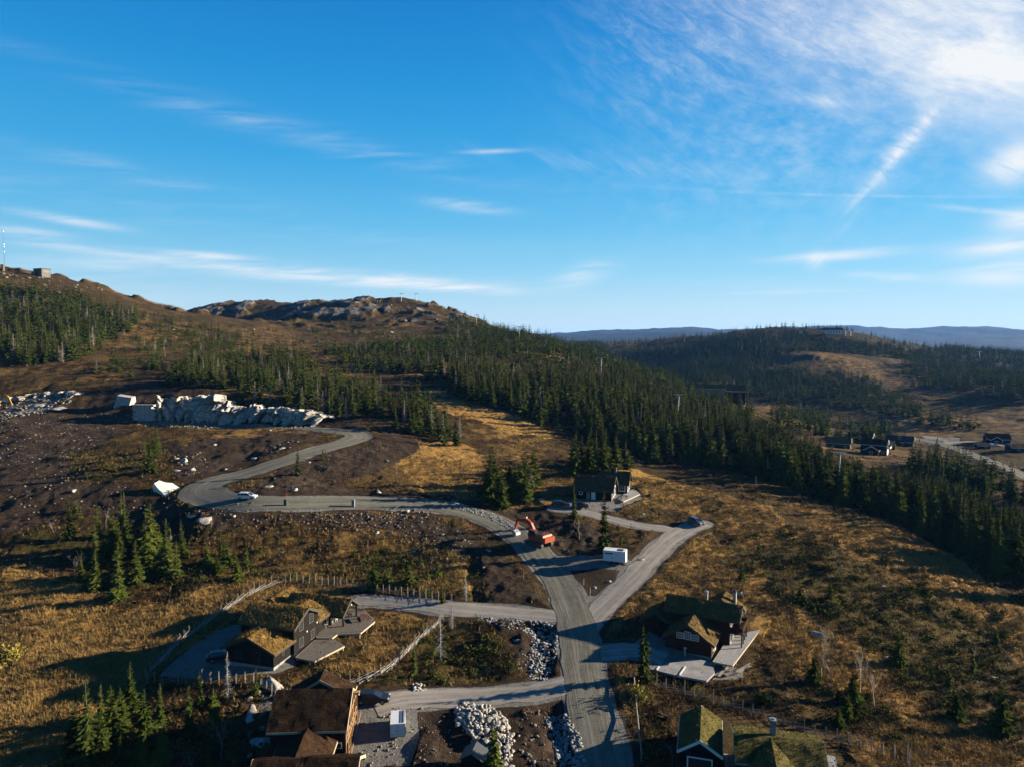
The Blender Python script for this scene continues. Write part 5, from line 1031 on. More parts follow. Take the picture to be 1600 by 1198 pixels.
# ---------------------------------------------------------------- deck furniture
def chair(px, py, z, rz, mat, label, group):
    x, y = pz(px, py, z); e = empty('garden_chair', (x, y, z), R(rz), label, 'chair', group)
    MB().box(-.27, .27, -.27, .27, .40, .46).build('seat', mat, e); b = MB(); b.add([(-.27, .25, .46), (.27, .25, .46), (.24, .42, 1.05), (-.24, .42, 1.05), (-.27, .30, .46), (.27, .30, .46), (.24, .47, 1.05), (-.24, .47, 1.05)], [(0,1,2,3),(7,6,5,4),(0,4,5,1),(1,5,6,2),(2,6,7,3),(3,7,4,0)]); b.build('backrest', mat, e)
    for sx in (-.25, .25):
        MB().box(sx - .03, sx + .03, -.27, .3, .62, .66).build('armrest', mat, e)
        for sy in (-.25, .25): MB().box(sx - .025, sx + .025, sy - .025, sy + .025, 0, .40 if sy > 0 else .62).build('leg', mat, e)
chair(517, 974.5, zd2, 40, M_WHITE, 'white garden chair under the porch, nearer the round table', 'white garden chairs'); chair(524, 970, zd2, 70, M_WHITE, 'white garden chair under the porch, nearer the deck post', 'white garden chairs')
chair(541, 961, zd2, -90, M_BLACKP, 'black garden chair beyond the porch post, left one', 'black garden chairs'); chair(547, 963, zd2, 110, M_BLACKP, 'black garden chair beyond the porch post, right one', 'black garden chairs')
x, y = pz(507, 980, zd2); e = empty('round_table', (x, y, zd2), 0, 'round grey-topped table beside the white chairs', 'table'); MB().cyl((0, 0, .68), (0, 0, .75), .65, n=20).build('table_top', M_CONC, e); MB().cyl((0, 0, 0), (0, 0, .68), .5, .3, 14).build('base', M_BLACKP, e)
def picnic(px, py, z, rz, mat, label):
    x, y = pz(px, py, z); e = empty('picnic_table', (x, y, z), R(rz), label, 'picnic table'); MB().box(-1.0, 1.0, -.38, .38, .70, .75).build('table_top', mat, e)
    for s_ in (-1, 1):
        MB().box(-1.0, 1.0, s_ * .82 - .15, s_ * .82 + .15, .42, .46).build('bench', mat, e); MB().bar((s_ * .7, -.8, 0), (s_ * .7, -.25, .7), .08).bar((s_ * .7, .8, 0), (s_ * .7, .25, .7), .08).bar((s_ * .7, -.8, .38), (s_ * .7, .8, .38), .08).build('leg', mat, e)
M_REDW = boards('red_brown_timber', (.13, .05, .035), .1)
picnic(569, 968, zd2, -62, M_REDW, 'red-brown picnic table with benches at the outer deck corner'); pE = at(984, 774); picnic(975, 778, zE + .35, -20, M_BLACKP, 'black outdoor table and benches on the middle cabin terrace')
def box_thing(name, px, py, w, d, h, mat, label, cat, rz=0, dz=0, capm=None):
    p = at(px, py); m = MB().box(-w/2, w/2, -d/2, d/2, 0, h)
    e = empty(name, (p.x, p.y, p.z + dz), R(rz), label, cat); m.build('body', mat, e); MB().box(-w/2 - .04, w/2 + .04, -d/2 - .04, d/2 + .04, h + .002, h + .07).build('lid', capm or mat, e); return e
M_GRNP = simple('green_cabinet', (.03, .07, .05), .6, .1, 3)
box_thing('utility_cabinet', 446, 789, .7, .45, 1.35, M_GRNP, 'dark green utility cabinet at the lower road edge', 'cabinet'); box_thing('utility_cabinet', 552, 791, .7, .6, 1.7, M_CONC, 'grey concrete post box standing on the road shoulder', 'cabinet')
box_thing('bollard_lamp', 1070, 1024, .3, .3, 1.25, M_CONC, 'pale square garden lamp before the brown cabin wall', 'lamp', capm=M_WHITE)
box_thing('junction_box', 1277, 1168, .6, .5, 1.4, M_CONC, 'small grey box behind the bottom cabin by the fence', 'box') if False else None
def stick(px, py, h, mat, label, tilt=0): p = at(px, py); o = MB().cyl((0, 0, -.2), (tilt, 0, h), .05, n=6).cyl((tilt, 0, h), (tilt, 0, h + .08), .06, .02, 6).build('marker_post', mat, None); o.location = p; tag(o, label, 'post', 'marker posts'); return o
M_REDP = simple('red_post', (.5, .03, .02), .6, .1, 4)
stick(922, 930, 1.5, M_FASCIA, 'pale wooden marker post in the dirt triangle beside the white rock'); stick(912, 913, 1.1, M_FASCIA, 'thin wooden stake in the dirt triangle, farther back'); stick(737, 827, 1.3, M_REDP, 'red marker stake at the inner edge of the road curve'); stick(448, 776, .9, M_REDP, 'short red stake at the far road edge above the green cabinet')
stick(304, 737, 1.6, M_LOG, 'wooden stake beside the upper hairpin slope'); stick(830, 978, 2.4, M_LOG, 'thin pole beside the driveway over the culvert'); stick(818, 905, 1.2, M_LOG, 'wooden stake on the dark bank inside the road curve'); stick(575, 868, 3.4, M_LOG, 'tall thin snag rising from the dry slope below the road')
# ---------------------------------------------------------------- pole fences
PM = None; M_LOGW = simple('sunlit_bleached_poles', (.42, .40, .37), .85, .25, 5)  # bleached rails, sunlight on two fence runs painted in as paler wood
def pole_fence(pts, label, h=1.35, step=1.35, lean=.35, n_rail=5, pm=None, sink=.3):
    global PM
    ln = resample(poly(*pts), .6); d = np.concatenate([[0], np.cumsum(np.hypot(*np.diff(ln, axis=0).T))]); tot_ = d[-1]; ks = np.arange(0, tot_, step)
    X_ = np.interp(ks, d, ln[:, 0]); Y_ = np.interp(ks, d, ln[:, 1]); Z_ = HB(X_, Y_); e = empty('pole_fence', (X_[0], Y_[0], Z_[0]), 0, label, 'fence', 'pole fences'); O = Vector((X_[0], Y_[0], Z_[0]))
    if PM is None:
        PM = []
        for q in range(3): hh = (2.0, 2.2, 1.8)[q]; m_ = MB().cyl((0, .08, -.3), (.05 * (q - 1), .08, hh), .055, .04, 6).cyl((0, -.08, -.3), (.04 * (1 - q), -.08, hh * .95), .055, .04, 6); o_ = m_.build('post', M_LOG); PM.append(o_.data); bpy.data.objects.remove(o_)
    for i in range(min(len(ks), 99)):
        ang = math.atan2(Y_[min(i + 1, len(ks) - 1)] - Y_[i - 1 if i else 0], X_[min(i + 1, len(ks) - 1)] - X_[i - 1 if i else 0]); o = link('post', PM[(i * 7) % 3], e, Vector((X_[i], Y_[i], Z_[i])) - O, ang); o.scale = (1, 1, h / 1.5 * (1 + .12 * math.sin(i * 12.9)))
    m = MB()
    for i in range(len(ks) - 3):                               # slanted split poles laid one over another
        for r in range(2 if i % 2 else 1):
            j = i + 2; f0 = .05 + r * .28; a = Vector((X_[i], Y_[i], Z_[i] + f0 * h + random.uniform(-.05, .05))) - O; b = Vector((X_[min(j + 1, len(ks) - 1)], Y_[min(j + 1, len(ks) - 1)], Z_[min(j + 1, len(ks) - 1)] + (f0 + .52) * h + random.uniform(-.06, .06))) - O
            m.cyl(a, b, .035, .022, 5)
    m.build('rails', pm or M_LOG, e); return e
pole_fence(((228,1056),(250,1033),(290,996),(335,966),(380,941),(420,920),(452,911)), 'sunlit pole fence climbing behind the two-storey cabin yard', pm=M_LOGW)
pole_fence(((454,911),(500,914),(560,921),(620,929),(672,937),(703,943)), 'straight shaded pole fence between the heath and the driveway')
pole_fence(((230,1063),(290,1066),(350,1067),(402,1069),(425,1083),(450,1090)), 'shaded pole fence in front of the gravel yard, ending at the boulders')
pole_fence(((440,1088),(480,1083),(530,1076),(575,1064),(610,1042),(645,1012),(675,985),(694,966)), 'pole fence curving around the golden grass below the lower deck', pm=M_LOGW)
pole_fence(((1012,1066),(1060,1080),(1120,1098),(1180,1117),(1240,1138),(1300,1158),(1360,1177),(1415,1188)), 'long pole fence running down the slope behind the bottom right roofs')
pole_fence(((1417,1182),(1418,1196),(1420,1215)), 'short fence stub turning down at the bottom right corner')
lnf = resample(poly((990,1063),(994,1110),(999,1160),(1005,1215)), 1.0); e = empty('log_rail', (lnf[0][0], lnf[0][1], 0), 0, 'long single log rail on short posts right of the road', 'fence'); zz_ = HB(lnf[:, 0], lnf[:, 1]); m = MB(); O = Vector((lnf[0][0], lnf[0][1], 0))
for i in range(0, len(lnf) - 4, 4): m.cyl(Vector((*lnf[i], zz_[i] + 1.0)) - O, Vector((*lnf[i + 4], zz_[i + 4] + 1.0)) - O, .1, n=7)
m.build('rail', M_LOG, e)
for i in range(0, len(lnf), 4): MB().cyl(Vector((*lnf[i], zz_[i] - .2)) - O, Vector((*lnf[i], zz_[i] + 1.15)) - O, .09, n=6).build('post', M_LOG, e)
# timber and slabs stacked by the brown cabin
for k, (px, py, L_, w, rz, nm) in enumerate(((1100, 1046, 3.8, .9, 58, 'wide pale board stack on the yard edge, left of the timber heap'), (1128, 1050, 4.2, .5, 52, 'long silvery timber bundle in the middle of the heap'), (1160, 1046, 3.6, .55, 42, 'silvery timber bundle at the right end of the heap'), (1142, 1054, 2.4, .4, 20, 'short loose planks between the two timber bundles'))):
    p = at(px, py); m = MB()
    for j in range(9):
        a = R(rz + random.uniform(-7, 7)); o = Vector((random.uniform(-w, w) * .5, random.uniform(-.3, .3), .12 + .09 * (j % 4))); d_ = Vector((math.cos(a), math.sin(a), random.uniform(-.03, .05))) * L_ * .5; m.bar(o - d_, o + d_, .18, .06)
    o = m.build('timber_stack', M_STEEL if k == 9 else M_LOG); o.location = p; tag(o, nm, 'timber', 'timber heap by the brown cabin')
m = MB(); q = [pz(1024, 1040, zD), pz(1050, 1047, zD)]
p = at(1065, 1045); MB()
# ---------------------------------------------------------------- lift pylons
def pylon(px, py, h, rz, lean, label, group='ski lift pylons'):
    p = at(px, py); h += 3.0 if 900 < px < 1500 else 0; e = empty('lift_pylon', p, R(rz), label, 'lift pylon', group); T_ = Vector((lean, 0, h))
    MB().cyl((0, 0, -1), T_, .36, .24, 8).build('mast', M_STEEL, e); MB().bar(T_ + Vector((-2.3, 0, .15)), T_ + Vector((2.3, 0, .15)), .32).bar(T_ + Vector((-1.2, 0, .1)), T_ + Vector((0, 0, -.9)), .1).bar(T_ + Vector((1.2, 0, .1)), T_ + Vector((0, 0, -.9)), .1).build('crossarm', M_STEEL, e)
    for s_ in (-1, 1): MB().bar(T_ + Vector((s_ * 1.8, -.9, .05)), T_ + Vector((s_ * 1.8, .9, .05)), .14, .3).build('sheave_train', M_BLACKP, e)
    return T_ + p
tops = [pylon(1307, 770, 9.5, 10, .9, 'lowest lift pylon, leaning, among the right forest treetops'), pylon(1057, 668, 11, 5, .9, 'leaning lift pylon in the middle forest, second lowest'), pylon(938, 598, 11, 5, .6, 'lift pylon on the pale strip by the ridge trees'),
        pylon(811, 533, 11, 0, .5, 'slim lift pylon beside the smooth ridge rock'), pylon(744, 507, 9, 0, .4, 'lift pylon on the skyline right of the rocky hilltop'), pylon(650, 471, 8.0, 0, .2, 'right one of the two hilltop pylons on the skyline'), pylon(627, 471, 8.0, 0, .2, 'left one of the two hilltop pylons on the skyline')]
MB_ = MB()
p = at(592, 473); e = empty('lift_terminal', p, R(0), 'small dark lift terminal on the skyline left of the hilltop pylons', 'lift station'); MB().box(-2.6, 2.6, -1.2, 1.2, 3.0, 4.3).build('housing', M_BLACKP, e); MB().box(-2.0, -1.5, -.3, .3, -1, 3).build('leg', M_STEEL, e); MB().box(1.2, 1.6, -.3, .3, -1, 3).build('leg', M_STEEL, e)
# snow fence on the crest
xs = [at(px, py) for px, py in ((655, 473), (670, 476), (685, 480), (700, 485))]; e = empty('snow_fence', xs[0], 0, 'low snow fence on the crest right of the hilltop pylons', 'fence'); m = MB()
for a, b in zip(xs[:-1], xs[1:]):
    for z in (.8, 1.5, 2.2): m.bar(a - xs[0] + Vector((0, 0, z)), b - xs[0] + Vector((0, 0, z)), .12)
m.build('rails', M_LOG, e)
for i in range(13): t = i / 12 * 3; k = min(int(t), 2); q = xs[k].lerp(xs[k + 1], t - k) - xs[0]; MB().bar(q + Vector((0, 0, -.5)), q + Vector((0, 0, 2.5)), .14).build('post', M_LOG, e)
# top station on the far right hill
p = at(1298, 521); e = empty('lift_station', p, R(-4), 'chairlift station with long dark curved roof on the far right hilltop', 'lift station'); M_STN = simple('station_roof', (.03, .03, .035), .5, .1, .5)
sg = MB(); pr = [(-16, 4.2), (-15, 6.6), (-11, 8.0), (12, 8.4), (16, 7.4), (17, 4.6)]; sg.add([(a, -4, b) for a, b in pr] + [(a, 4, b) for a, b in pr], [tuple(range(6)), tuple(range(11, 5, -1))] + [(k, (k + 1) % 6, 6 + (k + 1) % 6, 6 + k) for k in range(6)]); sg.build('roof', M_STN, e)
MB().box(-8, 14, -3, 3, -2, 4.1).build('wall', M_WHITE, e)
for k in range(5): MB().box(-6 + k * 4, -4 + k * 4, -3.1, -3.01, .5, 3).build('window', M_GLASS, e)
for k, (px, lb) in enumerate(((1321, 'white lift column right of the hilltop station, nearer one'), (1329, 'white lift column right of the hilltop station, farther one'))): q = at(px, 525); o = MB().cyl((0, 0, -2), (0, 0, 8), .8, .6, 8).box(-1.6, 1.6, -.5, .5, 7.2, 7.8).build('lift_column', M_WHITE); o.location = q; tag(o, lb, 'column')
q = at(1251, 522); o = MB().box(-2, 2, -1.5, 1.5, -1, 3).box(-1.4, 1.4, -1, 1, 3, 4).build('hut', M_WHITE); o.location = q; tag(o, 'tiny pale hut on the skyline left of the far station', 'hut')
q = at(1530, 560); o = MB().cyl((0, 0, -2), (0, 0, 9), .6, .5, 8).bar((-3, 0, 9), (3, 0, 10.5), 1.0).build('snow_gun', M_WHITE); o.location = q; tag(o, 'white snow gun mast among the far right trees', 'snow gun')
# hilltop buildings at the left
M_HTC = simple('weathered_concrete', (.12, .115, .10), .9, .25, .6)
p = at(66, 432); e = empty('concrete_building', p, R(-24), 'flat-roofed concrete building on the left hilltop', 'building'); MB().box(-5, 5, -3.5, 3.5, -2, 5.4).build('wall', M_HTC, e); MB().box(-5.3, 5.3, -3.8, 3.8, 5.402, 5.9).build('roof', M_DKTRIM, e); MB().box(-8.5, -5.01, -3, 3, -2, 3.2).build('annex', M_HTC, e)
MB().box(5.0, 5.1, -2.4, 2.4, 2.4, 4.6).build('window', M_GLASS, e); MB().box(-2.6, .6, -3.6, -3.51, .2, 3.4).build('door', M_DKTRIM, e)
p = at(5, 423); e = empty('summit_tower', p, 0, 'stubby concrete summit post with cap at the left edge', 'tower'); MB().cyl((0, 0, -1), (0, 0, 4), 1.2, 1.0, 10).build('shaft', M_HTC, e); MB().box(-1.3, 1.3, -1.3, 1.3, 4.002, 4.7).build('cap', M_HTC, e)
p = at(1, 423); e = empty('antenna_mast', p + Vector((-1.0, 6, 0)), 0, 'tall slim antenna mast with white drums at the left edge', 'mast'); MB().cyl((0, 0, -1), (0, 0, 33), .16, .1, 6).build('pole', M_HTC, e)
for z in (15, 19, 21, 31): MB().cyl((.1, 0, z), (.1, 0, z + 1.1), .4, n=10).build('antenna_drum', M_WHITE, e)
# ---------------------------------------------------------------- rock
def rock_np(seed, cuts=9):
    """angular boulder: a sphere sliced by random planes, unit size, flat base sunk"""
    rn = np.random.RandomState(seed); import bmesh
    bm = bmesh.new(); bmesh.ops.create_icosphere(bm, subdivisions=2, radius=.62); v = np.array([x.co[:] for x in bm.verts]); f = np.array([[q.index for q in p.verts] for p in bm.faces]); bm.free()
    for _ in range(cuts):
        n = rn.randn(3); n /= np.linalg.norm(n); d = rn.uniform(.22, .40); s = v @ n - d; v = np.where(s[:, None] > 0, v - n * s[:, None], v)
    v *= np.array([rn.uniform(.85, 1.2), rn.uniform(.8, 1.1), rn.uniform(.6, .9)]); v += rn.randn(*v.shape) * .012; v[:, 2] += .08; return v, f
def low_rock(seed):
    rn = np.random.RandomState(seed); import bmesh
    bm = bmesh.new(); bmesh.ops.create_icosphere(bm, subdivisions=1, radius=.5); v = np.array([x.co[:] for x in bm.verts]); f = np.array([[q.index for q in p.verts] for p in bm.faces]); bm.free()
    for _ in range(5):
        n = rn.randn(3); n /= np.linalg.norm(n); s = v @ n - .32; v = np.where(s[:, None] > 0, v - n * s[:, None], v)
    return v * np.array([1.1, .9, .75]) * rn.uniform(.8, 1.15, v.shape), f
def rockmat(name, a_, b_, c_, bs=.6):
    b = NB(name); oi = b.t.nodes.new('ShaderNodeObjectInfo'); n = b.noise(1.2, 5, .62); n2_ = b.noise(6, 5, .65); c = b.mix(b.ramp(n, .35, .65), a_, b_); c = b.mix(b.math('MULTIPLY', b.ramp(n2_, .5, .7), .7), c, c_); c = b.mix(b.math('MULTIPLY', oi.outputs['Random'], .35), c, c_); b.col(c); b.bump(n2_, bs, .12); return b.m
M_ROCK = rockmat('pale_granite', (.34, .325, .295), (.54, .52, .48), (.17, .155, .13)); M_ROCKB = rockmat('blue_grey_riprap', (.17, .175, .18), (.30, .305, .31), (.08, .083, .086)); M_ROCKC = rockmat('blasted_rock', (.42, .385, .325), (.62, .585, .52), (.07, .058, .045), 1.0)
M_ROCKP = rockmat('blasted_pile_rock', (.26, .25, .225), (.43, .41, .375), (.13, .12, .10))
M_RUB = rockmat('rubble_stones', (.10, .09, .078), (.24, .225, .20), (.05, .042, .034))
RK = [rock_np(900 + i, 13 + i % 5) for i in range(8)]; LK = [low_rock(950 + i) for i in range(6)]
rr_ = random.Random(3); ROCKS = []          # x, y, size, z offset, label, group, material index
def boulder(px, py, s, label, fl=.8, rz=None):
    p = at(px, py); i = rr_.randrange(8); o = link('boulder', shared('boulder_%d' % i, *RK[i], M_ROCK), None, (p.x, p.y, p.z - .12 * s), rr_.uniform(0, 6.28) if rz is None else R(rz)); o.scale = (s * 1.15, s, s * fl); tag(o, label, 'boulder', 'pale boulders'); return o
for q in ((288, 720, 3.4, 'pale boulder above the big white slab'), (275, 716, 2.0, 'smaller pale rock left above the big white slab'), (322, 812, 4.2, 'big pale boulder below the hairpin'), (300, 806, 2.6, 'grey boulder left of the big pale one below the hairpin'), (365, 806, 1.6, 'round white boulder below the road, right of the big pale one'),
          (352, 733, 1.2, 'small white rock beside the upper hairpin leg'), (398, 716, 2.2, 'white rock heap stone on the far side of the upper leg'), (440, 700, 2.6, 'tall white rock inside the upper bend'), (450, 690, 1.4, 'small white rock right of the tall one inside the upper bend'), (422, 672, 1.6, 'dark grey boulder at the upper road edge'), (461, 765, 2.8, 'grey boulder on the bank above the lower road'), (420, 760, 2.2, 'pale rock on the bank left of the grey boulder'),
          (592, 768, 2.6, 'blue-grey boulder with white side above the lower road'), (604, 719, 1.6, 'lone pale boulder on the gravelly slope right of the upper bend'), (482, 722, 1.7, 'pale rock at the near edge of the upper leg'), (589, 832, 2.1, 'flat grey boulder in the rubble under the road'), (691, 834, 2.6, 'flat pale boulder in dirt inside the road curve', .5), (758, 840, 1.5, 'white stone at the end of the dirt mound'), (763, 860, 2.0, 'light boulder beside the deep trench', .5), (440, 862, 1.0, 'small white boulder on the heath left of center'),
          (636, 798, 2.0, 'pale stones at the roadside mound'), (648, 860, 1.8, 'pale flat rock in the dry grass below the rubble', .5), (808, 1000, 1.5, 'white egg-shaped boulder above the riprap ditch'), (929, 918, 1.6, 'white boulder in the dirt triangle beside the marker post'), (952, 908, 1.5, 'white boulder at the right corner of the dirt triangle'), (1001, 874, 1.8, 'grey boulder in gold grass behind the generator'), (1276, 991, 2.4, 'smooth white boulder alone in gold grass', .9), (1246, 979, .6, 'tiny white stone left of the lone white boulder'),
          (1157, 928, 2.0, 'blue-grey boulder behind the brown cabin chimney'), (1207, 925, 1.2, 'grey stone uphill right of the brown cabin'), (1387, 1030, 1.8, 'pale rock half hidden left of the young spruce'), (895, 785, .1, 'x'), (1003, 802, 1.8, 'grey boulder below the middle cabin terrace'), (1065, 805, 1.1, 'small white rock left of the forked road car'), (845, 780, 2.6, 'pale block in shade left of the middle cabin cars'), (1130, 878, 1.6, 'pale stone on the gold slope right of the side road'), (1214, 806, 1.0, 'small bright stone on the open slope'),
          (1314, 884, 1.1, 'white stone on the middle of the open right slope'), (1378, 914, 1.3, 'long white stone on the open right slope', .4), (430, 1072, 3.4, 'jagged pale boulder at the fence end by the unfinished cabin', 1.1), (412, 1064, 2.2, 'white pointed rock at the fence end'), (437, 1090, 2.6, 'tall pale boulder beside the unfinished roof corner', 1.2), (396, 1112, 3.8, 'bluish shaded boulder left of the unfinished cabin', .5), (411, 1155, 3.2, 'shaded boulder low beside the unfinished cabin wall', .5),
          (1320, 1090, 2.8, 'grey outcrop among the shrubs right of the fence', .5), (865, 576, 10, 'smooth blue-grey whaleback rock above the middle forest', .45), (838, 537, 9, 'smooth ridge rock beside the slim pylon', .35), (165, 502, 5, 'white crag in the left hillside forest'), (178, 506, 3.5, 'right white crag in the left hillside forest'), (270, 515, 4, 'pale rocks on the saddle between the hills', .5), (611, 520, 5.5, 'pale boulder under the rocky hilltop', .8), (778, 512, 14, 'dark dome rock on the slope under the skyline pylon', .35),
          (1420, 655, 14, 'blue-grey rock dome in the valley wood', .3), (396, 515, 3, 'white stone at the foot of the far hill'), (188, 632, 5.5, 'white leaning slab left of the block wall', .8), (96, 636, 7, 'white slab above the quarry hollow', .45), (60, 634, 8, 'big blasted boulder in the quarry hollow', .7), (150, 905, 0.1, 'x'), (115, 766, 2.0, 'white rock on the bare slope behind the tall tree'), (189, 802, 1.6, 'white stone in the clump of trees'), (337, 694, 1.6, 'grey stone on the heath above the hairpin'), (1600 - 20, 1010, 1.6, 'pale stone near the right edge'), (1549, 1057, 2, 'grey stone by fallen logs near the right edge', .5)):
    if q[3] != 'x': boulder(*q[:4], *(q[4:5]))
def scatter(pts, n, s0, s1, lab, grp, mt, heap=0.0, lay=1.0, bias=2.0):
    pg = poly(*pts); c = pg.mean(0); x0, y0 = pg.min(0); x1, y1 = pg.max(0); k = 0; ext = np.hypot(*(pg - c).T).max()
    while k < n:
        x, y = rr_.uniform(x0, x1), rr_.uniform(y0, y1)
        if not inside(np.array([x]), np.array([y]), pg)[0]: continue
        d = math.hypot(x - c[0], y - c[1]) / ext; s = s0 + (s1 - s0) * rr_.random() ** bias; ROCKS.append((x, y, s, heap * max(0, 1 - d * 1.25) * rr_.uniform(.3, 1.0), lab, grp, mt)); k += 1
scatter(((708,1106),(730,1098),(768,1105),(790,1125),(802,1160),(800,1198),(770,1196),(745,1165),(715,1138)), 620, .35, 1.2, 'jagged white rock in the big blasted rock pile beside the small shed', 'rocks of the big white pile', 0, 1.5)
scatter(((828,968),(862,972),(872,1000),(866,1030),(855,1062),(826,1060),(826,1020),(832,990)), 420, .3, .8, 'blue-grey riprap stone in the upper ditch beside the main road', 'riprap of the upper ditch', 1)
scatter(((740,960),(800,966),(832,974),(830,990),(790,985),(745,972)), 150, .3, .7, 'stone in the narrow ditch below the driveway', 'stones of the driveway ditch', 1)
scatter(((850,1108),(884,1110),(906,1150),(918,1210),(880,1215),(862,1150)), 430, .3, .95, 'blue-grey riprap stone in the lower ditch beside the main road', 'riprap of the lower ditch', 1)
scatter(((704,770),(714,772),(730,790),(770,802),(812,825),(806,832),(765,810),(724,797),(706,788)), 420, .3, .7, 'stone of the riprap strip along the far road edge', 'riprap along the far road edge', 1)
scatter(((645,1066),(662,1068),(664,1078),(645,1080)), 45, .3, .7, 'white stone in the small heap at the lower driveway edge', 'stones of the small white heap', 0, .3)
NR_ = len(ROCKS)
soil_rock = [(((300,795),(560,800),(700,806),(740,850),(720,870),(600,835),(500,815),(340,830)), 1100, .12, .75), (((470,800),(560,800),(650,810),(560,830),(480,826)), 260, .3, 1.0), (((600,790),(690,800),(640,815),(600,806)), 120, .3, 1.1), (((0,655),(60,640),(195,645),(110,750),(262,768),(300,800),(120,800),(0,840)), 1500, .15, .8),
             (((430,740),(560,700),(620,690),(570,745),(480,765),(360,775)), 600, .12, .6), (((555,1108),(700,1105),(720,1198),(545,1198)), 500, .1, .55), (((620,840),(740,845),(760,900),(700,890)), 260, .12, .8), (((850,830),(940,830),(930,862),(860,862)), 80, .15, .6),
             (((1100,830),(1250,850),(1400,920),(1560,1010),(1600,1100),(1400,1060),(1250,960)), 260, .12, .6), (((540,480),(620,476),(700,486),(690,505),(600,505)), 90, 1, 5), (((270,655),(330,656),(330,672),(260,672)), 330, .4, 1.6), (((330,657),(495,663),(495,668),(330,664)), 200, .4, 1.2), (((150,640),(230,655),(290,668),(200,664)), 220, .4, 1.3),
             (((0,630),(115,612),(112,630),(60,645),(0,656)), 500, .5, 1.9), (((0,422),(120,442),(190,462),(100,460),(0,445)), 120, .8, 3.5), (((250,500),(330,520),(310,545),(260,530)), 60, .6, 2.2), (((270,712),(320,708),(330,730),(290,750)), 120, .3, 1.2), (((410,700),(470,690),(450,712),(410,716)), 80, .3, 1.2), (((820,1010),(800,1050),(830,1060),(830,1010)), 80, .2, .7), (((800,1110),(850,1110),(870,1198),(810,1198)), 160, .15, .8),(((380,1070),(440,1075),(440,1170),(390,1180)), 60, .3, 1.2)]
for pts, n, s0, s1 in soil_rock: scatter(pts, int(n * .55), s0, s1, '', '', 2, 0, 1, 3.0)
xr = np.array([(r[0], r[1]) for r in ROCKS]); zr = HB(xr[:, 0], xr[:, 1]); pr_ = proj(xr[:, 0], xr[:, 1], zr); app = np.array([r[2] for r in ROCKS]) / pr_[2] * FPX
app[NR_:] = 0; app *= (pr_[1] < 1205); indr = set(int(i) for i in np.argsort(-app)[:190])
def ROCKLAB(i):
    x, y, s, dz, lab, grp, mt = ROCKS[i]; mem = [j for j in indr if ROCKS[j][5] == grp]; us = sorted(pr_[0][j] for j in mem); vs_ = sorted(pr_[1][j] for j in mem); a, b = pr_[0][i], pr_[1][i]; n = len(mem)
    h = ('left', 'middle', 'right')[min(2, int(3 * us.index(a) / n))]; v = ('far', 'central', 'near')[min(2, int(3 * vs_.index(b) / n))]; z = 'larger' if s > np.median([ROCKS[j][2] for j in mem]) else 'smaller'
    short = {'rocks of the big white pile': 'white rock in the big pile', 'riprap of the upper ditch': 'riprap stone in the upper ditch', 'riprap of the lower ditch': 'riprap stone in the lower ditch'}.get(grp, grp.replace('stones of', 'stone of'))
    lb = '%s %s, %s %s part' % (z, short, v, h); return lb, 'rock', 'alike: ' + lb
V = []; Fc = []; FM = []; off = 0
for i, (x, y, s, dz, lab, grp, mt) in enumerate(ROCKS):
    if i in indr:
        k = rr_.randrange(8); o = link('rock', shared('rock_%d_%d' % (k, mt), *RK[k], (M_ROCKP, M_ROCKB, M_RUB)[mt]), None, (x, y, zr[i] + dz - .1 * s), rr_.uniform(0, 6.28)); o.scale = (s * rr_.uniform(.9, 1.3), s * rr_.uniform(.8, 1.1), s * rr_.uniform(.7, 1.1)); o.rotation_euler = (rr_.uniform(-.5, .5), rr_.uniform(-.5, .5), rr_.uniform(0, 6.28)); tag(o, *ROCKLAB(i))
    else:
        vv, ff = LK[rr_.randrange(6)]; a = rr_.uniform(0, 6.28); c_, s_ = math.cos(a), math.sin(a); q = vv * s * (rr_.uniform(.8, 1.3), rr_.uniform(.8, 1.1), rr_.uniform(.6, 1.1)); V.append(np.column_stack([q[:, 0] * c_ - q[:, 1] * s_ + x, q[:, 0] * s_ + q[:, 1] * c_ + y, q[:, 2] + zr[i] + dz + .08 * s])); Fc.append(ff + off); FM.append(np.full(len(ff), mt)); off += len(vv)
tag(link('rubble', mesh_np('rubble', np.concatenate(V), np.concatenate(Fc), [M_ROCKP, M_ROCKB, M_RUB], False, None, np.concatenate(FM))), 'loose stones and rubble strewn over the bare ground, quarry and ditches', 'rubble', kind='stuff')
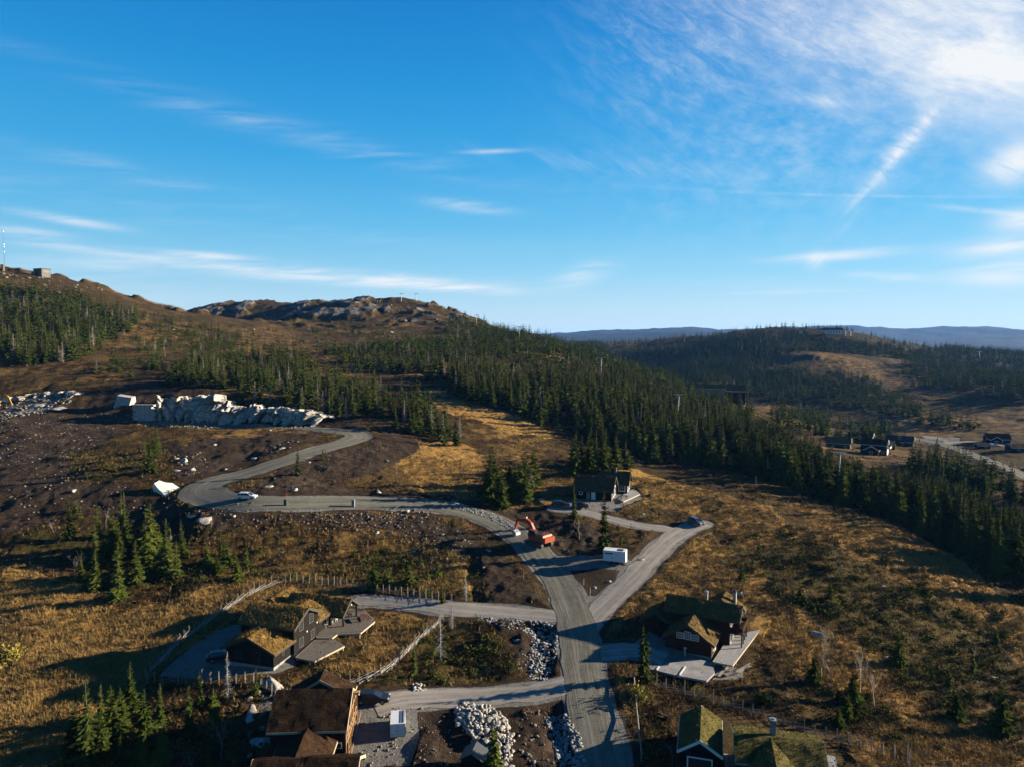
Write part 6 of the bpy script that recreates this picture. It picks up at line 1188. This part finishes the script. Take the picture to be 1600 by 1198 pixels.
# the blasted rock cut behind the upper road
def rock_face(base, tops, label, depth=3.0, seed=1, rough=1.1, nz=44, mat=None):
    STEP_ = .28; b = resample(poly(*base), STEP_); n = len(b); s = np.linspace(0, 1, n); zb = HB(b[:, 0], b[:, 1]) - .4; t = np.gradient(b, axis=0); t /= np.linalg.norm(t, axis=1)[:, None]; nm = np.stack([t[:, 1], -t[:, 0]], 1)
    if (nm[:, 1].mean()) > 0: nm = -nm
    bx = np.interp(s, np.linspace(0, 1, len(tops)), [q[0] for q in tops]); ty = np.interp(s, np.linspace(0, 1, len(tops)), [q[1] for q in tops])
    ht = CAMZ - np.array([ptan(v) for v in ty]) * (b[:, 1] + depth) * 1.0
    ht = CAMZ + np.array([ptan(v) for v in ty]) * (b[:, 1] + depth) - zb; ht = np.maximum(ht, 1.0) * (1 + .10 * fbm(np.arange(n) * .28, np.zeros(n), 2.5, 3, seed))
    L_ = np.arange(n) * STEP_; V = []; rn = np.random.RandomState(seed)
    def cells(sx, sz, amp, tilt, crack, sd_):
        """blocky facets: every joint-bounded block stands out by its own amount and faces its own way"""
        q = np.random.RandomState(sd_); nx = int(L_[-1] / sx) + 3; nzc = int(14 / sz) + 3; cx = (np.arange(nx)[:, None] + q.uniform(-.45, .45, (nx, nzc))) * sx; cz = (np.arange(nzc)[None] + q.uniform(-.45, .45, (nx, nzc))) * sz
        cx = cx.ravel(); cz = cz.ravel(); o = q.uniform(-1, 1, cx.size) * amp; tx = q.uniform(-1, 1, cx.size) * tilt; tz = q.uniform(-.5, .2, cx.size) * tilt
        def f(l, z):
            d = ((l[:, None] - cx[None]) / sx) ** 2 + ((z[:, None] - cz[None]) / sz) ** 2; k = np.argpartition(d, 1, 1)[:, :2]; dd = np.take_along_axis(d, k, 1); a1 = np.argmin(dd, 1); k1 = k[np.arange(len(l)), a1]; d1 = np.sqrt(dd.min(1)); d2 = np.sqrt(dd.max(1))
            return o[k1] + tx[k1] * (l - cx[k1]) + tz[k1] * (z - cz[k1]) - crack * np.exp(-((d2 - d1) / .09) ** 2)
        return f
    c1 = cells(3.0, 5.5, 1.0, 1.25, 1.3, seed); c2 = cells(1.2, 1.9, .3, .8, .45, seed + 1)
    for k in range(nz + 8):
        f = min(k / (nz - 1), 1.0); back = max(0, k - nz + 1) / 8; z_ = ht * f; jag = 1 + .0 * L_
        off_ = -(depth * f) + (c1(L_, z_ + 1.3 * noise2(L_ / 2, z_ * 0, seed)) + c2(L_, z_)) * rough * (1 if k < nz + 2 else .3)
        zz = zb + z_ * (1 - .22 * sst(.6, 1.0, np.full(n, f)) * np.clip(noise2(np.floor(L_ / 1.3), np.full(n, 3.3), seed) + .2, 0, 1)) - back * .8; p_ = b + nm * (off_ - back * 6)[:, None]; V.append(np.column_stack([p_, zz]))
    V = np.array(V); i = np.arange((nz + 8) * n).reshape(nz + 8, n); F_ = np.stack([i[:-1, :-1], i[:-1, 1:], i[1:, 1:], i[1:, :-1]], -1).reshape(-1, 4)
    return tag(link('rock_cut', mesh_np('rock_cut', V.reshape(-1, 3), F_, mat or M_ROCKC)), label, 'rock face')
rock_face(((243,658),(290,659),(340,660),(400,661),(450,662),(494,664)), ((243,617),(275,620),(300,618),(322,616),(336,634),(370,632),(405,634),(450,637),(485,641),(494,650)), 'long pale blasted rock face behind the upper road', 3.0, 4, 1.3)
rock_face(((0,630),(25,625),(55,622),(90,618),(112,622)), ((0,622),(25,616),(55,612),(85,608),(112,614)), 'dark and white quarry wall at the left edge', 2.5, 21, 1.2)
# big pale slab leaning on the cut slope
p = at(268, 771); sl_ = [(-1.2, -1.0), (1.4, -1.4), (2.9, -.6), (3.3, .9), (2.0, 2.6), (.9, 4.4), (-.6, 4.9), (-1.9, 5.9), (-3.4, 5.0), (-3.0, 3.2), (-2.2, 1.2)]; m = MB(); n = len(sl_); tl = R(56)
for off_, sc_ in ((0, 1.0), (-.45, 1.04), (-2.2, 1.0)):
    for i, (a, b) in enumerate(sl_): a *= sc_; b *= sc_; yy, zz_2 = b * math.sin(tl) - off_ * math.cos(tl), b * math.cos(tl) + off_ * math.sin(tl); m.v.append((a + .15 * math.sin(i * 7.1 + off_), yy + .12 * math.sin(i * 3.7), zz_2))
m.f += [tuple(range(n))] + [(k + r * n, (k + 1) % n + r * n, (k + 1) % n + (r + 1) * n, k + (r + 1) * n)[::-1] for r in (0, 1) for k in range(n)]
o = m.build('rock_slab', simple('bleached_rock', (.66, .63, .56), .9, .3, .9, 0, .6)); o.location = (p.x, p.y + .6, p.z - .5); o.rotation_euler = (0, 0, R(38)); tag(o, 'largest flat white slab leaning on the slope left of the hairpin', 'boulder')
boulder(300, 733, 3.0, 'angular pale boulder right above the big leaning slab'); boulder(276, 735, 2.2, 'broken rock touching the top of the big leaning slab')
# stacked block wall
p0 = at(210, 656); p1 = at(238, 660); bw = empty('block_wall', p0, math.atan2(p1.y - p0.y, p1.x - p0.x), 'wall of stacked pale stone blocks at the left end of the rock cut', 'wall'); m = MB(); Lw = (Vector((p1.x, p1.y)) - Vector((p0.x, p0.y))).length
for r in range(8):
    x = -1.0 * (r % 2) * .5
    while x < Lw: w_ = random.uniform(.8, 1.3); m.box(x + .03, x + w_ - .03, -.4 + random.uniform(-.08, .08), 1.2, r * .72 + .03, r * .72 + .70); x += w_
m.build('blocks', M_ROCK, bw); MB().box(0, Lw, .1, 1.1, -.5, 5.6).build('core', M_CONC, bw)
p = at(183, 634); o = MB().add([(-3,-2,0),(3,-2.4,0),(3.4,2,0),(-3,2,0),(-2.2,-1.2,3.6),(3.4,-1.4,2.8),(3.2,1.8,3.2),(-2.5,1.6,4.0)], [(0,3,2,1),(4,5,6,7),(0,1,5,4),(1,2,6,5),(2,3,7,6),(3,0,4,7)]).build('rock_slab', M_ROCK); o.location = (p.x + 3, p.y, p.z + .5); tag(o, 'square white rock slab beside the block wall', 'boulder')
# ---------------------------------------------------------------- single trees, shrubs, grass
def sp(px, py, h, i, label, lv=0, wd=1.1): return spruce(at(px, py), h, i, lv, label, 'single spruces', None, wd)
for q in ((187, 938, 11.5, 1, 'tall spruce with bare pale trunk in front of the left clump', 1.0), (207, 1122, 8.2, 0, 'slim lit spruce tip rising left of the yard fence', 1.0), (190, 1145, 6.5, 2, 'bushy spruce below the slim lit one at lower left', 1.1), (140, 1198, 11.5, 5, 'ragged tall spruce at the lower left with grey top', 1.1), (160, 1190, 6.5, 2, 'broad spruce touching the ragged tall one', 1.1), (176, 1168, 8.5, 4, 'dark spruce right behind the ragged tall one at lower left', 1.1), (228, 1168, 8.0, 2, 'dark broad spruce under the slim lit spruce', 1.1), (118, 1172, 7.0, 0, 'full spruce at the left side of the lower left clump', 1.1), (255, 1196, 6.0, 4, 'low wide spruce at the bottom edge right of the bright row', 1.1), (252, 1138, 6.5, 3, 'slender dark spruce in the hollow below the yard fence', 1.0), (335, 1135, 5.5, 2, 'shaded spruce in the hollow left of the boulders', 1.1), (160, 1140, 6.5, 5, 'scraggy spruce above the lower left clump', 1.1), (297, 1145, 6.6, 1, 'lone slim bright spruce in the dark hollow', .95), (313, 1105, 5.4, 3, 'slim dark spruce before the yard fence', 1.0),
          (98, 1206, 3.5, 0, 'small spruce tip cut by the bottom edge at far lower left', 1), (190, 1206, 5, 0, 'bright spruce tip at the bottom edge, first of the row', 1), (207, 1206, 4, 3, 'short bright spruce tip at the bottom edge, second of the row', 1), (219, 1208, 4.4, 2, 'bright spruce tip at the bottom edge, third of the row', 1), (229, 1208, 5.4, 1, 'tallest bright spruce tip at the bottom edge, last of the row', 1), (326, 1208, 3, 0, 'little spruce tip at the bottom edge left of the unfinished roof', 1),
          (401, 1085, 4.4, 3, 'thin young spruce at the boulders by the fence end', .9), (1005, 1062, 8.8, 2, 'full dark spruce beside the yard entrance right of the road', .85), (943, 862, 13.5, 1, 'tall narrow spruce standing behind the generator trailer', .85), (897, 815, 9.5, 3, 'narrow spruce between the parked cars and the road', .9), (970, 853, 3, 0, 'small bright spruce right behind the generator trailer', 1), (945, 742, 12, 1, 'very tall spruce behind the middle cabin ridge', 1.0), (1405, 1040, 6.4, 4, 'dense dark young spruce standing alone on the right slope', 1.0),
          (1566, 1145, 7.5, 4, 'broad dark spruce near the lower right edge', 1.1), (1272, 1064, 4.5, 4, 'dark spruce among bare birches on the right slope', 1.3), (1332, 1098, 5, 4, 'bushy spruce right of the bare birches', 1.3), (1325, 1125, 4, 2, 'low spruce above the long fence', 1.4), (1456, 1062, 2.6, 0, 'small spruce right of the dense young one', 1.1), (1482, 1072, 3.4, 0, 'small pointed spruce farther right on the slope', 1.2), (1495, 1120, 4.2, 4, 'dark rounded spruce between two slope spruces', 1.6),
          (1298, 938, 3.6, 4, 'small dark spruce on the upper right slope', 1.3), (1250, 935, 2.6, 4, 'low dark spruce left on the upper right slope', 1.5), (1186, 865, 3.5, 0, 'thin young spruce on the slope above the gold grass', 1), (1497, 963, 2.5, 1, 'tiny thin spruce near the slope shadows', 1), (1557, 1010, 3.8, 0, 'young spruce at the right edge of the slope', 1.2), (466, 742, 7.5, 1, 'lone slim spruce between the two road legs', .9), (504, 718, 3.6, 1, 'small thin spruce beside the upper leg', .9), (110, 840, 9.5, 3, 'tall narrow spruce at the far left of the lower clump', 1.1),
          (585, 918, 5.2, 4, 'bushy green spruce just behind the pole fence', 1.5), (640, 912, 4.0, 4, 'low bushy spruce behind the fence, right of the greener one', 1.6), (648, 1058, 5.8, 3, 'thin young spruce inside the curved fence corner', .8), (677, 1060, 2.6, 3, 'tiny spruce above the lower driveway', 1), (773, 1206, 6.0, 4, 'dark bushy spruce in front of the white rock pile', 1.1), (1160, 905, 3, 4, 'low dark spruce above the brown cabin roof', 1.2), (1310, 1135, 3, 4, 'low shrub-like spruce by the long fence', 1.6), (690, 942, 5, 3, 'thin spruce by the fence gap at the driveway', .9), (230, 893, 12.5, 5, 'tall thin spruce in the middle of the left clump', 1.0), (262, 900, 12, 5, 'ragged tall spruce right in the left clump', 1.2), (214, 912, 9, 0, 'full spruce in front of the left clump', 1.1), (150, 880, 9, 3, 'narrow dark spruce left in the left clump', 1.1), (284, 868, 8, 3, 'broad spruce at the right end of the left clump', 1.1), (128, 905, 5, 5, 'scruffy small spruce left of the clump', 1.3), (372, 905, 4.5, 4, 'bushy spruce left of the low heath, below the road', 1.5), (340, 895, 4, 4, 'dark bushy spruce beside its taller twin below the road', 1.5)):
    sp(q[0], q[1], q[2], q[3], q[4], 0, q[5])
for q in ((357, 1092, 7.0, 0, 'dead grey spruce in front of the yard fence'), (688, 1030, 8.5, 1, 'dead dark spruce at the driveway fence corner'), (706, 984, 6.5, 2, 'thin dead spruce beyond the fence corner'), (728, 938, 6.0, 3, 'bare pale snag beside the trench'), (250, 1206, .1, 0, 'x')):
    if q[4] != 'x': dead_spruce(at(q[0], q[1]), q[2], q[3], q[4], 'dead spruces')
for i, q in enumerate(((345, 1185, 5.2, 'bare pale birch in the dark hollow'), (1283, 1060, 8.5, 'tallest bare birch on the right slope'), (1343, 1092, 7.5, 'twin-stemmed bare birch right of the tallest'), (1366, 1102, 5.5, 'small leaning bare birch with pale stem'), (1300, 1075, 6, 'thin bare birch beside the tallest'), (89, 845, 5.5, 'forked pale birch at the left edge of the clump'), (118, 910, 6.5, 'grey bare birch in front of the left clump'), (166, 825, 5, 'bare birch inside the left clump'), (905, 842, 4.5, 'leaning bare birch between the excavator and tall spruce'), (922, 838, 4.5, 'bare birch left of the tall narrow spruce'), (1305, 875, 3.4, 'grey bare bush on the right ski slope'), (1432, 1015, 3, 'grey bare bush right of the dense young spruce'), (1512, 1020, 3.4, 'small bare birch near fallen logs'), (1523, 1032, 3, 'second small bare birch near fallen logs'), (1050, 1195, 3, 'bare shrub left of the green roofed garage'), (620, 738, 3.2, 'bare birch on the dark slope right of the upper bend'), (675, 742, 2.8, 'small bare birch in gold grass above the lower road'), (430, 820, 2.4, 'bare shrub at the roadside rubble'), (150, 870, 4.2, 'bare birch among the left clump spruces'), (330, 830, 3.4, 'bare birch beside the big pale boulder'), (300, 1210, 3.0, 'bare shrub at the bottom edge'))):
    birch(at(q[0], q[1]), q[2], 400 + i % 7, q[3], 'bare birches')
def bush(px, py, s, mat, label, nm='bush'): p = at(px, py); i = rr_.randrange(4); o = link(nm, shared('bush_%d_%s' % (i, mat.name), *bush_np(500 + i), mat), None, (p.x, p.y, p.z), rr_.uniform(0, 6.28)); o.scale = (s, s, s); return tag(o, label, 'bush', 'bushes')
bush(1004, 1092, 2.6, M_YEL, 'yellow leafy bush beside the dark spruce at the yard entrance'); bush(10, 1040, 3.6, M_YEL, 'yellow green bush at the left edge'); bush(1306, 948, 2.2, M_YEL, 'yellow bush under the small dark spruce'); bush(1195, 1100, 2.2, M_BUSH, 'low green bush above the long fence'); bush(1440, 1055, 1.8, M_YEL, 'yellowish bush right of the dense young spruce')
# scattered ground cover, one object each
def cover_field(name, n, ymax, shape, hrange, mat, label, cat, pick, seed, ymin=74, wide=.80):
    rn = np.random.RandomState(seed); K_ = 3 if n > 5000 else 60; yy = np.exp(rn.uniform(math.log(ymin), math.log(ymax), n * K_)); xx = rn.uniform(-wide, wide, n * K_) * yy
    cv_ = cover_at(xx, yy); keep = pick(xx, yy, cv_, rn.rand(n * K_)); xx, yy = xx[keep][:n], yy[keep][:n]
    for ln in EDGE: d = dist_line(xx, yy, ln[::3], 6); k = d > 3.4; xx, yy = xx[k], yy[k]
    for k_, pg in PADS.items():
        c = pg.mean(0); k = ~inside(xx, yy, c + (pg - c) * 1.02); xx, yy = xx[k], yy[k]
    z = HB(xx, yy); m = len(xx); sv, sf = shape; nv = len(sv); a = rn.uniform(0, 6.28, m); h = rn.uniform(*hrange, m) * (1 + (yy / 160) * .35); w = h * rn.uniform(.7, 1.4, m)
    Vx = sv[None, :, 0] * np.cos(a)[:, None] - sv[None, :, 1] * np.sin(a)[:, None]; Vy = sv[None, :, 0] * np.sin(a)[:, None] + sv[None, :, 1] * np.cos(a)[:, None]
    P3 = np.stack([Vx * w[:, None] + xx[:, None], Vy * w[:, None] + yy[:, None], sv[None, :, 2] * h[:, None] + z[:, None] - .03], -1).reshape(-1, 3); F3 = (sf[None] + (np.arange(m) * nv)[:, None, None]).reshape(-1, sf.shape[1])
    o = link(name, mesh_np(name, P3, F3, mat)); tag(o, label, cat, kind='stuff'); print(name, m); return o
rn_ = np.random.RandomState(2); tv_ = []; tf_ = []
for k in range(9):
    a = rn_.uniform(0, 6.28); o = rn_.randn(2) * .28; l = rn_.randn(2) * .35; w = .05; tv_ += [(o[0] - w * math.cos(a), o[1] - w * math.sin(a), 0), (o[0] + w * math.cos(a), o[1] + w * math.sin(a), 0), (o[0] + l[0], o[1] + l[1], rn_.uniform(.5, 1.1))]; tf_.append((3 * k, 3 * k + 1, 3 * k + 2))
TUFT = (np.array(tv_), np.array(tf_))
gm_ = NB('dry_grass_blades'); n_ = gm_.noise(.25, 4, .6); n2g = gm_.noise(2.5, 3, .6); gm_.col(gm_.mix(gm_.ramp(n_, .35, .65), gm_.mix(n2g, (.12, .078, .026), (.25, .16, .058)), gm_.mix(n2g, (.19, .125, .042), (.36, .24, .095)))); M_TUFT = gm_.m
cover_field('dry_grass', 62000, 210, TUFT, (.28, .62), M_TUFT, 'golden dry grass tufts over the slopes', 'grass', lambda x, y, c, r: (r < c[:, 0] * 1.1 - .18) & (c[:, 1] < .5) & (c[:, 2] < .5), 5)
vb, fb = bush_np(700, 34); vb = vb * 1.0; HEATH = (vb, fb)
hm_ = NB('heather_leaves'); n_ = hm_.noise(.22, 4, .6); n2g = hm_.noise(2.0, 3, .6); hm_.col(hm_.mix(hm_.ramp(n_, .40, .60), hm_.mix(n2g, (.020, .012, .006), (.060, .030, .014)), hm_.mix(n2g, (.022, .026, .007), (.060, .056, .016)))); M_HEATH = hm_.m
cover_field('heather', 12000, 330, HEATH, (.3, .95), M_HEATH, 'low dark heather and blueberry scrub on the heath', 'heather', lambda x, y, c, r: (r < .95 - c[:, 0] * .95 + .12) & (c[:, 1] < .5) & (c[:, 2] < .5) & (fbm(x, y, 12, 3, 301) + r * .4 > .02), 6)
JP = [poly((1090,850),(1150,840),(1260,815),(1400,880),(1560,960),(1640,1080),(1560,1110),(1420,1090),(1340,1000),(1240,950),(1160,890)), poly((1230,1040),(1330,1070),(1420,1130),(1500,1160),(1440,1180),(1330,1130),(1230,1090)), poly((430,870),(600,850),(740,880),(740,940),(560,925),(440,905)), poly((60,850),(420,850),(430,900),(200,935),(60,900)), poly((620,980),(780,975),(800,1050),(640,1075)), poly((930,740),(1060,760),(1180,820),(1120,800),(980,770)), poly((1400,1000),(1600,1000),(1600,1130),(1480,1130))]
cover_field('juniper_scrub', 1500, 260, bush_np(720, 90), (.5, 1.25), M_BUSH, 'low green juniper and dwarf birch scrub dotted over the slopes', 'scrub', lambda x, y, c, r: sum(inside(x, y, q) for q in JP).astype(bool) & (fbm(x, y, 9, 2, 401) > -.02) & (r < .08), 9)
# ---------------------------------------------------------------- air
hz = NB('haze_air'); hz.t.nodes.remove(hz.b); vo = hz.t.nodes.new('ShaderNodeVolumePrincipled'); vo.inputs['Color'].default_value = (.16, .42, 1.0, 1); vo.inputs['Density'].default_value = 3.0e-5; vo.inputs['Anisotropy'].default_value = .1
hz.t.links.new(vo.outputs[0], hz.t.nodes['Material Output'].inputs['Volume'])
zlo = float(GZ.min()) - 1; zhi = max(float(GZ.max()), 140) + 3
hb = MB().box(-24000, 24000, -24000, 24000, zlo, zhi).build('haze', hz.m); tag(hb, 'thin blue autumn air between the viewpoint and the far hills', 'haze', kind='stuff')
print('ground z range', GZ.min(), GZ.max())
